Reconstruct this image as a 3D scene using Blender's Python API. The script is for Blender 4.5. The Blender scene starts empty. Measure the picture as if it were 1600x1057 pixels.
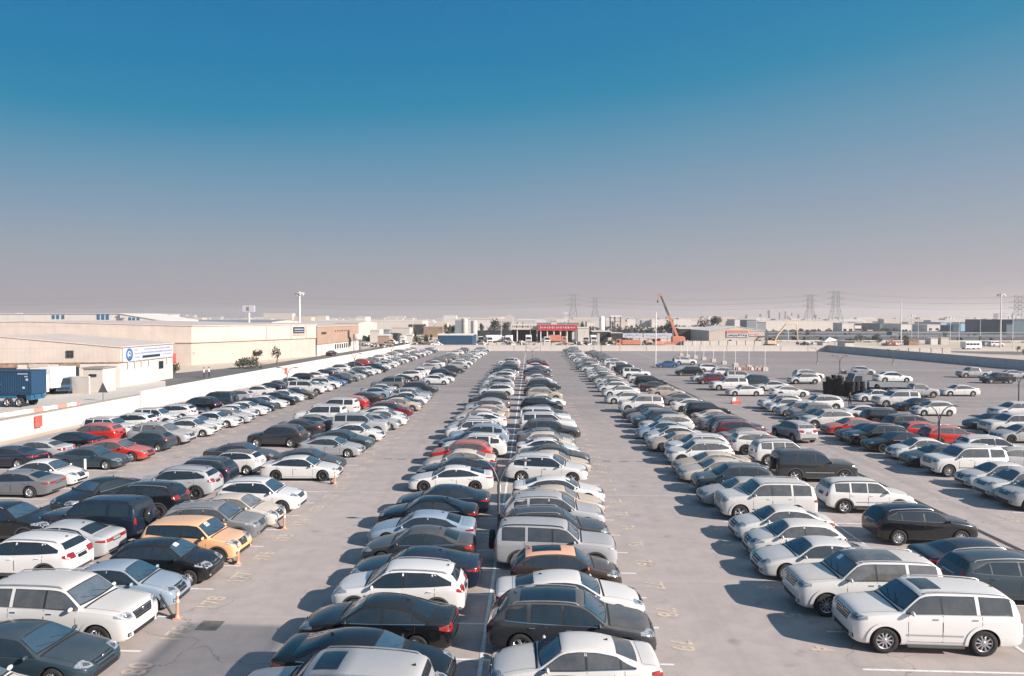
import bpy, bmesh, math, random
from mathutils import Vector, Matrix
from mathutils.bvhtree import BVHTree
random.seed(7)
scene = bpy.context.scene
col = scene.collection
R_ = math.radians

# ------------------------------------------------------------------ camera
CAM_H = 10.0
FPX = 1131.0
YAW = math.atan(60 / FPX)
PITCH = math.atan(31.5 / FPX)
cam_d = bpy.data.cameras.new('camera')
cam = bpy.data.objects.new('camera', cam_d)
col.objects.link(cam)
cam_d.sensor_width = 36.0
cam_d.lens = 36.0 * FPX / 1600
cam_d.shift_x = 31.0 / 1600
cam_d.clip_end = 20000
cam_d.clip_start = 0.1
cam.location = (0, 0, CAM_H)
cam.rotation_euler = (R_(90) - PITCH, 0, YAW)
scene.camera = cam

# ------------------------------------------------------------------ sky and sun
SUN_EL = R_(27)
SUN_DIR = Vector((0.895, -0.445, 0)).normalized()      # horizontal direction from the scene towards the sun
world = bpy.data.worlds.new('World')
scene.world = world
world.use_nodes = True
wn = world.node_tree.nodes
wl = world.node_tree.links
wn.clear()
w_out = wn.new('ShaderNodeOutputWorld')
w_bg = wn.new('ShaderNodeBackground')
w_sky = wn.new('ShaderNodeTexSky')
w_sky.sky_type = 'NISHITA'
w_sky.sun_disc = False
w_sky.sun_elevation = SUN_EL
w_sky.sun_rotation = math.atan2(SUN_DIR.x, SUN_DIR.y)
w_sky.air_density = 1.0
w_sky.dust_density = 2.0
w_sky.ozone_density = 2.0
w_bg.inputs['Strength'].default_value = 0.10
w_co = wn.new('ShaderNodeTexCoord')
w_sep = wn.new('ShaderNodeSeparateXYZ')
w_rmp = wn.new('ShaderNodeValToRGB')
w_mul = wn.new('ShaderNodeMix')
w_mul.data_type = 'RGBA'
w_mul.blend_type = 'MIX'
w_mul.inputs['Factor'].default_value = 0.97
wl.new(w_co.outputs['Generated'], w_sep.inputs[0])
w_n = wn.new('ShaderNodeTexNoise'); w_n.inputs['Scale'].default_value = 1.6; w_n.inputs['Detail'].default_value = 5
w_mp = wn.new('ShaderNodeMapping'); w_mp.inputs['Scale'].default_value = (1, 1, 5)
wl.new(w_co.outputs['Generated'], w_mp.inputs['Vector']); wl.new(w_mp.outputs[0], w_n.inputs['Vector'])
def wmath(op, a, b):
    n = wn.new('ShaderNodeMath'); n.operation = op
    for i, v in enumerate((a, b)):
        if isinstance(v, float): n.inputs[i].default_value = v
        else: wl.new(v, n.inputs[i])
    return n.outputs[0]
w_v = wmath('ADD', w_sep.outputs['Z'], wmath('MULTIPLY', wmath('MULTIPLY', wmath('ADD', w_sep.outputs['X'], 0.1), w_sep.outputs['Z']), -0.24))
w_v = wmath('ADD', w_v, wmath('MULTIPLY', wmath('SUBTRACT', w_n.outputs['Fac'], 0.5), 0.035))
wl.new(w_v, w_rmp.inputs['Fac'])
SKY = [(0.0, (2.258, 1.885, 1.775)), (0.041, (1.98, 1.813, 2.038)), (0.085, (1.646, 1.808, 2.08)), (0.147, (1.094, 1.603, 2.172)), (0.21, (0.537, 1.42, 2.132)), (0.275, (0.046, 1.151, 2.032)), (0.328, (0, 0.995, 2.016)), (0.397, (0, 0.865, 1.953)), (0.52, (0.05, 0.778, 1.658)), (1.0, (0.5, 1.15, 2.0))]
el = w_rmp.color_ramp.elements
for i, (p, c) in enumerate(SKY):
    e = el[i] if i < 2 else el.new(p)
    e.position = p
    e.color = (c[0] , c[1] , c[2] , 1)
wl.new(w_sky.outputs[0], w_mul.inputs['A'])
wl.new(w_rmp.outputs['Color'], w_mul.inputs['B'])
# the dusty sky is brighter and warmer around the sun, which stands behind the camera
w_dot = wn.new('ShaderNodeVectorMath'); w_dot.operation = 'DOT_PRODUCT'
w_dot.inputs[1].default_value = (SUN_DIR.x * math.cos(SUN_EL), SUN_DIR.y * math.cos(SUN_EL), math.sin(SUN_EL))
wl.new(w_co.outputs['Generated'], w_dot.inputs[0])
w_cl = wn.new('ShaderNodeMapRange'); w_cl.inputs['From Min'].default_value = 0.25; w_cl.inputs['From Max'].default_value = 1.0; w_cl.interpolation_type = 'SMOOTHSTEP'
wl.new(w_dot.outputs['Value'], w_cl.inputs['Value'])
w_glow = wn.new('ShaderNodeMix'); w_glow.data_type = 'RGBA'; w_glow.blend_type = 'ADD'
wl.new(w_cl.outputs['Result'], w_glow.inputs['Factor'])
wl.new(w_mul.outputs['Result'], w_glow.inputs['A'])
w_glow.inputs['B'].default_value = (1.5, 1.5, 1.6, 1)
wl.new(w_glow.outputs['Result'], w_bg.inputs['Color'])
wl.new(w_bg.outputs[0], w_out.inputs['Surface'])

sun_d = bpy.data.lights.new('sun', 'SUN')
sun = bpy.data.objects.new('sun', sun_d)
col.objects.link(sun)
sun_d.energy = 5.0
sun_d.angle = R_(0.6)
sun_d.color = (1.0, 0.90, 0.80)
sv = Vector((SUN_DIR.x * math.cos(SUN_EL), SUN_DIR.y * math.cos(SUN_EL), math.sin(SUN_EL)))
sun.rotation_euler = sv.to_track_quat('Z', 'Y').to_euler()
sun.location = (60, -30, 60)

scene.view_settings.view_transform = 'Standard'
scene.view_settings.look = 'None'
scene.view_settings.exposure = 1.0
scene.view_settings.gamma = 1.0
scene.cycles.max_bounces = 6
scene.cycles.diffuse_bounces = 3
scene.cycles.glossy_bounces = 3
scene.cycles.volume_bounces = 0

# ------------------------------------------------------------------ pixel helper (photo pixel of the ground -> place in the lot)
_F = Vector((-math.sin(YAW) * math.cos(PITCH), math.cos(YAW) * math.cos(PITCH), -math.sin(PITCH)))
_Rt = Vector((math.cos(YAW), math.sin(YAW), 0))
_Up = _Rt.cross(_F)
def G(px, py, z=0.0):
    d = _F * FPX + _Rt * (px - 769) - _Up * (py - 528.5)
    t = (z - CAM_H) / d.z
    return Vector((d.x * t, d.y * t, z))
def AT(px, py, Y):
    d = _F * FPX + _Rt * (px - 769) - _Up * (py - 528.5)
    t = Y / d.y
    return Vector((d.x * t, Y, CAM_H + d.z * t))

# ------------------------------------------------------------------ materials
MATS = {}
def nodes(name):
    m = bpy.data.materials.new(name)
    m.use_nodes = True
    nt = m.node_tree
    b = nt.nodes['Principled BSDF']
    MATS[name] = m
    return m, nt, b
def mixrgb(nt, fac, a, b, mode='MIX'):
    n = nt.nodes.new('ShaderNodeMix')
    n.data_type = 'RGBA'
    n.blend_type = mode
    for s, v in (('Factor', fac), ('A', a), ('B', b)):
        inp = n.inputs[s]
        if hasattr(v, 'is_linked') or hasattr(v, 'links'):
            nt.links.new(v, inp)
        else:
            inp.default_value = v if s == 'Factor' else (v[0], v[1], v[2], 1)
    return n.outputs['Result']
def noise(nt, scale, detail=4, rough=0.6, vec=None, dist=0.0):
    n = nt.nodes.new('ShaderNodeTexNoise')
    n.inputs['Scale'].default_value = scale
    n.inputs['Detail'].default_value = detail
    n.inputs['Roughness'].default_value = rough
    n.inputs['Distortion'].default_value = dist
    if vec is not None:
        nt.links.new(vec, n.inputs['Vector'])
    return n.outputs['Fac']
def ramp(nt, v, a, b, va=0.0, vb=1.0):
    n = nt.nodes.new('ShaderNodeMapRange')
    n.inputs['From Min'].default_value = a
    n.inputs['From Max'].default_value = b
    n.inputs['To Min'].default_value = va
    n.inputs['To Max'].default_value = vb
    nt.links.new(v, n.inputs['Value'])
    return n.outputs['Result']
def mth(nt, op, a, b=None):
    n = nt.nodes.new('ShaderNodeMath')
    n.operation = op
    for i, v in enumerate((a, b)):
        if v is None:
            continue
        if hasattr(v, 'links'):
            nt.links.new(v, n.inputs[i])
        else:
            n.inputs[i].default_value = v
    return n.outputs[0]
def objco(nt, sx=1, sy=1, sz=1, kind='Object'):
    t = nt.nodes.new('ShaderNodeTexCoord')
    mp = nt.nodes.new('ShaderNodeMapping')
    mp.inputs['Scale'].default_value = (sx, sy, sz)
    nt.links.new(t.outputs[kind], mp.inputs['Vector'])
    return mp.outputs['Vector']
def worldco(nt, sx=1, sy=1, sz=1):
    t = nt.nodes.new('ShaderNodeNewGeometry')
    mp = nt.nodes.new('ShaderNodeMapping')
    mp.inputs['Scale'].default_value = (sx, sy, sz)
    nt.links.new(t.outputs['Position'], mp.inputs['Vector'])
    return mp.outputs['Vector']
def plain(name, c, rough=0.6, metal=0.0, var=0.12, scale=3.0, coat=0.0, spec=0.5):
    m, nt, b = nodes(name)
    n = noise(nt, scale, 5, 0.6, worldco(nt))
    dark = tuple(x * (1 - var) for x in c)
    lite = tuple(min(1, x * (1 + var)) for x in c)
    nt.links.new(mixrgb(nt, ramp(nt, n, 0.35, 0.65), dark, lite), b.inputs['Base Color'])
    b.inputs['Roughness'].default_value = rough
    b.inputs['Metallic'].default_value = metal
    b.inputs['Specular IOR Level'].default_value = spec
    b.inputs['Coat Weight'].default_value = coat
    return m

# car paint: the colour and the amount of dust come from the object itself
def make_paint():
    m, nt, b = nodes('car_paint')
    oi = nt.nodes.new('ShaderNodeObjectInfo')
    geo = nt.nodes.new('ShaderNodeNewGeometry')
    sp = nt.nodes.new('ShaderNodeSeparateXYZ')
    nt.links.new(geo.outputs['Normal'], sp.inputs[0])
    up = ramp(nt, sp.outputs['Z'], 0.25, 0.9)
    n = noise(nt, 2.2, 6, 0.65, worldco(nt))
    d = mth(nt, 'MULTIPLY', up, ramp(nt, n, 0.3, 0.62, 0.55, 1.0))
    # road film low on the flanks
    tc = nt.nodes.new('ShaderNodeTexCoord')
    s2 = nt.nodes.new('ShaderNodeSeparateXYZ')
    nt.links.new(tc.outputs['Object'], s2.inputs[0])
    low = ramp(nt, s2.outputs['Z'], 0.65, 0.2, 0.0, 0.35)
    d = mth(nt, 'MAXIMUM', d, low)
    d = mth(nt, 'MULTIPLY', d, oi.outputs['Alpha'])
    c = mixrgb(nt, d, oi.outputs['Color'], (0.42, 0.36, 0.31))
    nt.links.new(c, b.inputs['Base Color'])
    nt.links.new(ramp(nt, d, 0.0, 0.8, 0.26, 0.65), b.inputs['Roughness'])
    nt.links.new(ramp(nt, d, 0.0, 0.7, 0.8, 0.1), b.inputs['Coat Weight'])
    b.inputs['Coat Roughness'].default_value = 0.04
    b.inputs['Specular IOR Level'].default_value = 0.3
    b.inputs['Metallic'].default_value = 0.12
    return m
make_paint()
def make_glass(name, base, rough, dust):
    m, nt, b = nodes(name)
    n = noise(nt, 3.0, 5, 0.6, worldco(nt))
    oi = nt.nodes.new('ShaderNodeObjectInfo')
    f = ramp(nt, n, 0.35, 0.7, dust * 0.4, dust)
    film_glare = mth(nt, 'MULTIPLY', ramp(nt, oi.outputs['Alpha'], .22, .6, 0, .42), ramp(nt, n, .3, .7, .5, 1.0))  # dust film; also carries the pale reflections painted on right-hand cars
    f = mth(nt, 'MAXIMUM', f, film_glare)
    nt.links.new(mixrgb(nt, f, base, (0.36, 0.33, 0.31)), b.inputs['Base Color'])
    nt.links.new(ramp(nt, n, 0.3, 0.7, rough * 0.6, rough * 1.4), b.inputs['Roughness'])
    b.inputs['Specular IOR Level'].default_value = 0.9
    b.inputs['IOR'].default_value = 1.6
    bw = nt.nodes.new('ShaderNodeBump'); bw.inputs['Strength'].default_value = .12; bw.inputs['Distance'].default_value = .05
    nt.links.new(noise(nt, 1.3, 1, .4, worldco(nt)), bw.inputs['Height']); nt.links.new(bw.outputs[0], b.inputs['Normal'])
    return m
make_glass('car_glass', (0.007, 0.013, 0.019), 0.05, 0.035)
make_glass('windscreen_glass', (0.020, 0.050, 0.082), 0.05, 0.05)  # bluish glass tint, with part of the sky reflection put into the colour
plain('black_trim', (0.016, 0.017, 0.019), 0.45, var=0.2)
plain('dark_cladding', (0.045, 0.046, 0.05), 0.7, var=0.15)
plain('gap_black', (0.01, 0.01, 0.011), 0.9)
plain('tyre_rubber', (0.017, 0.017, 0.018), 0.9, var=0.25, scale=9)
plain('rim_alloy', (0.50, 0.50, 0.52), 0.32, 0.75, var=0.1)
plain('rim_dark', (0.06, 0.06, 0.065), 0.35, 0.6)
plain('brake_dark', (0.03, 0.028, 0.027), 0.7)
plain('chrome', (0.62, 0.63, 0.65), 0.16, 0.95, var=0.05)
plain('lamp_clear', (0.30, 0.32, 0.35), 0.12, 0.3, var=0.35, scale=14, coat=1.0)
plain('lamp_inner', (0.10, 0.105, 0.115), 0.2, 0.3, var=0.4, scale=20, coat=1.0)
plain('lamp_red', (0.22, 0.012, 0.010), 0.15, 0.0, var=0.3, scale=10, coat=1.0)
plain('paper_white', (0.75, 0.75, 0.74), 0.8)
# ------------------------------------------------------------------ mesh helpers
class MB:
    """collects boxes, tubes, grids with a material index each and links them as one object"""
    def __init__(s):
        s.v = []; s.f = []; s.mi = []; s.sm = []
    def add(s, vs, fs, mi=0, smooth=False):
        o = len(s.v)
        s.v += [tuple(v) for v in vs]
        for f in fs:
            s.f.append(tuple(i + o for i in f)); s.mi.append(mi); s.sm.append(smooth)
    def box(s, c, size, mi=0, rz=0.0, taper=1.0, M=None):
        hx, hy, hz = size[0] / 2, size[1] / 2, size[2] / 2
        vs = []
        for sz in (-1, 1):
            k = 1.0 if sz < 0 else taper
            for sx, sy in ((-1, -1), (1, -1), (1, 1), (-1, 1)):
                x, y = sx * hx * k, sy * hy * k
                if rz:
                    x, y = x * math.cos(rz) - y * math.sin(rz), x * math.sin(rz) + y * math.cos(rz)
                p = Vector((c[0] + x, c[1] + y, c[2] + sz * hz))
                vs.append(M @ p if M else p)
        s.add(vs, [(0, 3, 2, 1), (4, 5, 6, 7), (0, 1, 5, 4), (1, 2, 6, 5), (2, 3, 7, 6), (3, 0, 4, 7)], mi)
    def bbox(s, c, size, b=0.03, mi=0, rz=0.0):
        """box with chamfered vertical and top edges"""
        hx, hy, hz = size[0] / 2, size[1] / 2, size[2] / 2
        rings = []
        for z, k in ((-hz, 0), (hz - b, 0), (hz, b)):
            ring = []
            for sx, sy in ((-1, -1), (1, -1), (1, 1), (-1, 1)):
                pts = [(sx * (hx - b - k), sy * (hy - k)), (sx * (hx - k), sy * (hy - b - k))]
                if sx * sy > 0:
                    pts.reverse()
                if (sx, sy) in ((1, 1), (-1, -1)):
                    pts = pts
                ring += pts
            rings.append([(x, y, z) for x, y in ring])
        # order points by angle to stay safe
        vs = []
        for ring in rings:
            ring.sort(key=lambda p: math.atan2(p[1] / hy, p[0] / hx))
            for x, y, z in ring:
                if rz:
                    x, y = x * math.cos(rz) - y * math.sin(rz), x * math.sin(rz) + y * math.cos(rz)
                vs.append((c[0] + x, c[1] + y, c[2] + z))
        n = 8
        fs = [tuple(range(n - 1, -1, -1)), tuple(range(2 * n, 3 * n))]
        for r in range(2):
            for i in range(n):
                j = (i + 1) % n
                fs.append((r * n + i, r * n + j, (r + 1) * n + j, (r + 1) * n + i))
        s.add(vs, fs, mi)
    def prism(s, poly, z0, z1, mi=0, mtop=None):
        n = len(poly)
        z1s = z1 if isinstance(z1, (list, tuple)) else [z1] * n
        vs = [(p[0], p[1], z0) for p in poly] + [(p[0], p[1], z1s[i]) for i, p in enumerate(poly)]
        s.add(vs, [(i, (i + 1) % n, n + (i + 1) % n, n + i) for i in range(n)], mi)
        s.add(vs, [tuple(range(n, 2 * n))], mi if mtop is None else mtop)
    def tube(s, pts, r, mi=0, n=8, smooth=True, caps=True):
        pts = [Vector(p) for p in pts]
        rs = r if isinstance(r, (list, tuple)) else [r] * len(pts)
        vs = []
        prev = None
        for i, p in enumerate(pts):
            if i == 0: d = pts[1] - pts[0]
            elif i == len(pts) - 1: d = pts[-1] - pts[-2]
            else: d = (pts[i + 1] - pts[i]).normalized() + (pts[i] - pts[i - 1]).normalized()
            d = d.normalized()
            if prev is None:
                a = d.cross(Vector((0, 0, 1)) if abs(d.z) < 0.9 else Vector((1, 0, 0))).normalized()
            else:
                a = (prev - d * prev.dot(d)).normalized()
            prev = a
            b = d.cross(a)
            for k in range(n):
                t = 2 * math.pi * k / n
                vs.append(p + (a * math.cos(t) + b * math.sin(t)) * rs[i])
        fs = []
        for i in range(len(pts) - 1):
            for k in range(n):
                k2 = (k + 1) % n
                fs.append((i * n + k, i * n + k2, (i + 1) * n + k2, (i + 1) * n + k))
        s.add(vs, fs, mi, smooth)
        if caps:
            s.add(vs[:n], [tuple(range(n - 1, -1, -1))], mi)
            s.add(vs[-n:], [tuple(range(n))], mi)
    def lathe(s, prof, M, mi=0, n=20, smooth=True):
        """profile of (radius, height) about local Z, placed by the matrix M"""
        vs = []
        for r, z in prof:
            for k in range(n):
                t = 2 * math.pi * k / n
                vs.append(M @ Vector((r * math.cos(t), r * math.sin(t), z)))
        fs = []
        for i in range(len(prof) - 1):
            for k in range(n):
                k2 = (k + 1) % n
                fs.append((i * n + k, i * n + k2, (i + 1) * n + k2, (i + 1) * n + k))
        s.add(vs, fs, mi, smooth)
    def grid(s, P, mi=0, smooth=True, flip=False):
        nu, nv = len(P), len(P[0])
        vs = [p for row in P for p in row]
        fs = []
        for i in range(nu - 1):
            for j in range(nv - 1):
                f = (i * nv + j, i * nv + j + 1, (i + 1) * nv + j + 1, (i + 1) * nv + j)
                fs.append(f[::-1] if flip else f)
        s.add(vs, fs, mi, smooth)
    def mesh(s, name, mats):
        me = bpy.data.meshes.new(name)
        me.from_pydata(s.v, [], s.f)
        for m in mats:
            me.materials.append(MATS[m])
        me.polygons.foreach_set('material_index', s.mi)
        me.polygons.foreach_set('use_smooth', s.sm)
        me.update()
        return me
    def obj(s, name, mats, parent=None, loc=None):
        if isinstance(mats, str):
            mats = [mats]
        o = bpy.data.objects.new(name, s.mesh(name, mats))
        col.objects.link(o)
        if parent is not None:
            o.parent = parent
        if loc is not None:
            o.location = loc
        return o
def tag(o, label=None, cat=None, group=None, kind=None):
    if label: o['label'] = label
    if cat: o['category'] = cat
    if group: o['group'] = group
    if kind: o['kind'] = kind
    return o
def empty(name, loc=(0, 0, 0), rz=0.0):
    o = bpy.data.objects.new(name, None)
    o.empty_display_size = 0.3
    o.location = loc
    o.rotation_euler = (0, 0, rz)
    col.objects.link(o)
    return o
KIDS = {}
def kids(o):
    if o.name not in KIDS:
        KIDS[o.name] = list(o.children)
    return KIDS[o.name]
def copy_tree(o, parent=None, color=None):
    c = o.copy()
    col.objects.link(c)
    c.parent = parent
    if color is not None:
        c.color = color
    for ch in kids(o):
        copy_tree(ch, c, color)
    return c
def interp(tab, x):
    if x <= tab[0][0]: return tab[0][1]
    for (a, va), (b, vb) in zip(tab, tab[1:]):
        if x <= b:
            return va + (vb - va) * (x - a) / (b - a)
    return tab[-1][1]

# ------------------------------------------------------------------ cars
WHEEL_MESH = {}
def wheel_meshes(R, w, style):
    key = (R, w, style)
    if key in WHEEL_MESH: return WHEEL_MESH[key]
    M = Matrix.Rotation(R_(-90), 4, 'X')     # local Z becomes +Y (outer side)
    rr = R * (0.66 if style != 'steel' else 0.62)
    t = MB()
    t.lathe([(rr - 0.01, -w / 2 + .01), (rr + .02, -w / 2), (R - .03, -w / 2), (R - .006, -w / 2 + .025), (R, -w / 4), (R, w / 4),
             (R - .006, w / 2 - .025), (R - .03, w / 2), (rr + .02, w / 2), (rr - .01, w / 2 - .012), (rr - 0.02, 0)], M, 0, 28)
    tyre = t.mesh('tyre', ['tyre_rubber'])
    m = MB()
    y0 = w / 2 - 0.02
    m.lathe([(rr - .012, -0.02), (rr - .03, y0 - .05), (rr - .028, y0 - .01), (rr + .004, y0), (rr + .008, y0 + .006), (rr + .002, -0.0)], M, 0, 28)
    m.lathe([(rr - .02, y0 - .075), (0.001, y0 - .075)], M, 1, 24)          # dark brake behind
    m.lathe([(.065, y0 - .03), (.06, y0 - .004), (.04, y0 + .004), (0.001, y0 + .004)], M, 0, 14)
    ns = {'five': 5, 'ten': 10, 'dark': 7, 'steel': 9}[style]
    for k in range(ns):
        a = 2 * math.pi * k / ns
        wi, wo = (.055, .075) if ns == 5 else (.03, .036)
        P = []
        for r, hw, zz in ((.05, wi, y0 - .004), (rr * .55, wi * .9, y0 - .012), (rr - .012, wo, y0 - .016)):
            row = []
            for q in (-1, -.7, .7, 1):
                px = r * math.cos(a) - q * hw / 1 * math.sin(a)
                py = r * math.sin(a) + q * hw * math.cos(a)
                row.append(M @ Vector((px, py, zz - (0.03 if abs(q) == 1 else 0))))
            P.append(row)
        m.grid(P, 0, False)
    rim = m.mesh('rim', ['rim_dark' if style == 'dark' else 'rim_alloy', 'brake_dark'])
    WHEEL_MESH[key] = (tyre, rim)
    return tyre, rim

def tmpl(**k):
    return k
# fractions run from the nose (0) to the tail (1)
TYPES = {
 'sedan': tmpl(L=4.68, W=1.82, R=.325, ax=(.195, .785),
    top=[(0,.52),(.012,.66),(.05,.755),(.12,.86),(.2,.925),(.27,.975),(.29,1.0),(.40,1.335),(.44,1.415),(.52,1.455),(.62,1.44),(.70,1.375),(.74,1.325),(.86,1.10),(.88,1.085),(.96,1.06),(.985,1.0),(1,.80)],
    belt=[(0,.50),(.012,.60),(.06,.70),(.15,.81),(.28,.905),(.5,.925),(.75,.97),(.9,.985),(.97,.95),(1,.78)],
    dlo=(.305,.835), pill=(.555,.75), cowl=.285, head=.425, rhead=.725, rdeck=.868, lamp=(.56,.72,.42,.50), tail=(.74,.94,.45,.34)),
 'compact': tmpl(L=4.38, W=1.70, R=.305, ax=(.185, .775),
    top=[(0,.54),(.012,.68),(.05,.79),(.12,.90),(.19,.965),(.25,1.01),(.27,1.04),(.39,1.40),(.43,1.47),(.52,1.505),(.62,1.49),(.70,1.43),(.74,1.38),(.86,1.13),(.88,1.11),(.96,1.08),(.985,1.02),(1,.80)],
    belt=[(0,.50),(.012,.62),(.06,.73),(.15,.85),(.26,.94),(.5,.955),(.75,1.0),(.9,1.01),(.97,.97),(1,.78)],
    dlo=(.285,.84), pill=(.545,.755), cowl=.265, head=.415, rhead=.725, rdeck=.868, lamp=(.62,.80,.40,.52), tail=(.78,.98,.5,.26)),
 'fastback': tmpl(L=4.85, W=1.87, R=.34, ax=(.19, .785),
    top=[(0,.50),(.012,.64),(.05,.74),(.12,.84),(.2,.90),(.28,.955),(.30,.975),(.41,1.29),(.45,1.365),(.53,1.41),(.62,1.395),(.70,1.32),(.78,1.22),(.90,1.05),(.93,1.035),(.97,1.03),(.988,.97),(1,.78)],
    belt=[(0,.48),(.012,.58),(.06,.69),(.15,.79),(.28,.88),(.5,.90),(.75,.94),(.9,.97),(.97,.95),(1,.76)],
    dlo=(.315,.825), pill=(.565,.745), cowl=.295, head=.435, rhead=.72, rdeck=.905, lamp=(.58,.70,.35,.62), tail=(.78,.90,.3,.42)),
 'hatch': tmpl(L=4.02, W=1.72, R=.305, ax=(.195, .815),
    top=[(0,.55),(.012,.68),(.05,.80),(.12,.91),(.2,.98),(.25,1.02),(.27,1.05),(.38,1.385),(.43,1.47),(.55,1.515),(.7,1.50),(.82,1.45),(.86,1.41),(.955,1.08),(.975,1.0),(.99,.9),(1,.78)],
    belt=[(0,.50),(.012,.62),(.06,.74),(.15,.85),(.26,.945),(.5,.965),(.75,1.02),(.9,1.06),(.965,1.0),(1,.76)],
    dlo=(.285,.885), pill=(.555,.80), cowl=.262, head=.415, rhead=.862, rdeck=.952, lamp=(.62,.80,.42,.56), tail=(.80,1.08,.66,.20), hatch=1),
 'boxhatch': tmpl(L=4.15, W=1.80, R=.335, ax=(.185, .82),
    top=[(0,.62),(.012,.80),(.04,.93),(.10,1.00),(.2,1.05),(.255,1.09),(.275,1.12),(.37,1.50),(.41,1.60),(.5,1.64),(.7,1.63),(.88,1.60),(.925,1.55),(.965,1.15),(.98,1.05),(.992,.95),(1,.80)],
    belt=[(0,.58),(.012,.72),(.05,.86),(.15,.95),(.26,1.02),(.5,1.05),(.75,1.10),(.9,1.14),(.965,1.05),(1,.78)],
    dlo=(.295,.915), pill=(.56,.79), cowl=.268, head=.395, rhead=.925, rdeck=.962, lamp=(.74,.92,.40,.45), tail=(1.0,1.45,.74,.10), hatch=1, clad=1),
 'crossover': tmpl(L=4.62, W=1.88, R=.36, ax=(.195, .80),
    top=[(0,.62),(.012,.82),(.04,.95),(.10,1.02),(.2,1.085),(.26,1.12),(.28,1.15),(.385,1.53),(.43,1.625),(.52,1.665),(.7,1.655),(.84,1.60),(.90,1.54),(.955,1.20),(.975,1.08),(.99,.98),(1,.84)],
    belt=[(0,.60),(.012,.74),(.05,.88),(.15,.97),(.27,1.05),(.5,1.07),(.75,1.12),(.9,1.17),(.965,1.10),(1,.82)],
    dlo=(.30,.90), pill=(.545,.76), cowl=.272, head=.415, rhead=.895, rdeck=.95, lamp=(.78,.93,.42,.60), tail=(.90,1.10,.40,.26), hatch=1, clad=1, rails=1),
 'duster': tmpl(L=4.34, W=1.82, R=.35, ax=(.19, .80),
    top=[(0,.64),(.012,.86),(.04,.98),(.10,1.05),(.2,1.10),(.26,1.13),(.28,1.16),(.37,1.52),(.41,1.63),(.5,1.66),(.7,1.655),(.88,1.62),(.925,1.56),(.972,1.16),(.985,1.05),(.993,.95),(1,.82)],
    belt=[(0,.60),(.012,.76),(.05,.90),(.15,.99),(.27,1.055),(.5,1.065),(.75,1.08),(.9,1.10),(.97,1.06),(1,.80)],
    dlo=(.30,.90), pill=(.535,.725), cowl=.272, head=.395, rhead=.925, rdeck=.968, lamp=(.78,.96,.42,.42), tail=(.84,1.12,.74,.08), hatch=1, clad=1, rails=1),
 'bigsuv': tmpl(L=4.93, W=1.97, R=.40, ax=(.185, .762),
    top=[(0,.74),(.008,1.02),(.025,1.15),(.08,1.205),(.18,1.25),(.272,1.28),(.287,1.30),(.385,1.72),(.415,1.82),(.48,1.865),(.7,1.87),(.90,1.84),(.945,1.78),(.975,1.34),(.985,1.20),(.993,1.10),(1,.94)],
    belt=[(0,.70),(.008,.90),(.03,1.06),(.12,1.15),(.27,1.21),(.5,1.235),(.75,1.245),(.9,1.25),(.968,1.20),(1,.92)],
    dlo=(.305,.93), pill=(.515,.725), cowl=.284, head=.402, rhead=.942, rdeck=.970, lamp=(.90,1.09,.55,.40), tail=(.98,1.24,.78,.10), hatch=1, rails=1, chrome=1),
 'boxysuv': tmpl(L=4.80, W=1.90, R=.385, ax=(.18, .775),
    top=[(0,.72),(.010,1.0),(.03,1.12),(.08,1.17),(.18,1.205),(.285,1.235),(.30,1.255),(.385,1.66),(.415,1.76),(.48,1.82),(.7,1.845),(.90,1.83),(.95,1.78),(.978,1.36),(.987,1.22),(.994,1.10),(1,.92)],
    belt=[(0,.66),(.010,.86),(.04,1.02),(.12,1.10),(.28,1.165),(.5,1.19),(.75,1.20),(.9,1.20),(.972,1.18),(1,.90)],
    dlo=(.315,.93), pill=(.52,.725), cowl=.297, head=.402, rhead=.948, rdeck=.976, lamp=(.84,1.04,.50,.36), tail=(.84,1.14,.80,.07), hatch=1, rails=1, spare=1, clad=1),
 'wagon': tmpl(L=4.98, W=1.96, R=.375, ax=(.185, .79),
    top=[(0,.60),(.012,.80),(.04,.93),(.10,1.01),(.2,1.07),(.27,1.11),(.29,1.14),(.39,1.54),(.44,1.65),(.52,1.70),(.68,1.695),(.82,1.64),(.875,1.58),(.95,1.20),(.97,1.08),(.988,1.0),(1,.84)],
    belt=[(0,.58),(.012,.72),(.05,.87),(.15,.96),(.28,1.045),(.5,1.06),(.75,1.08),(.9,1.12),(.96,1.06),(1,.80)],
    dlo=(.31,.885), pill=(.545,.74), cowl=.283, head=.425, rhead=.872, rdeck=.945, lamp=(.74,.90,.45,.48), tail=(.88,1.08,.40,.24), hatch=1, rails=1, chrome=1),
 'pickup': tmpl(L=5.2, W=1.86, R=.38, ax=(.17, .775),
    top=[(0,.70),(.010,.96),(.03,1.06),(.08,1.12),(.18,1.17),(.24,1.20),(.255,1.22),(.335,1.66),(.37,1.75),(.44,1.79),(.56,1.78),(.60,1.74),(.64,1.28),(.65,1.12),(.80,1.11),(.985,1.11),(.994,1.06),(1,.9)],
    belt=[(0,.64),(.010,.84),(.04,.98),(.12,1.06),(.26,1.11),(.5,1.12),(.62,1.12),(.66,1.06),(.9,1.06),(.985,1.05),(1,.86)],
    dlo=(.27,.60), pill=(.44,.595), cowl=.248, head=.355, rhead=.60, rdeck=.638, lamp=(.80,.98,.50,.36), tail=(.78,1.06,.80,.06), clad=1, bed=1),
}

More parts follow.
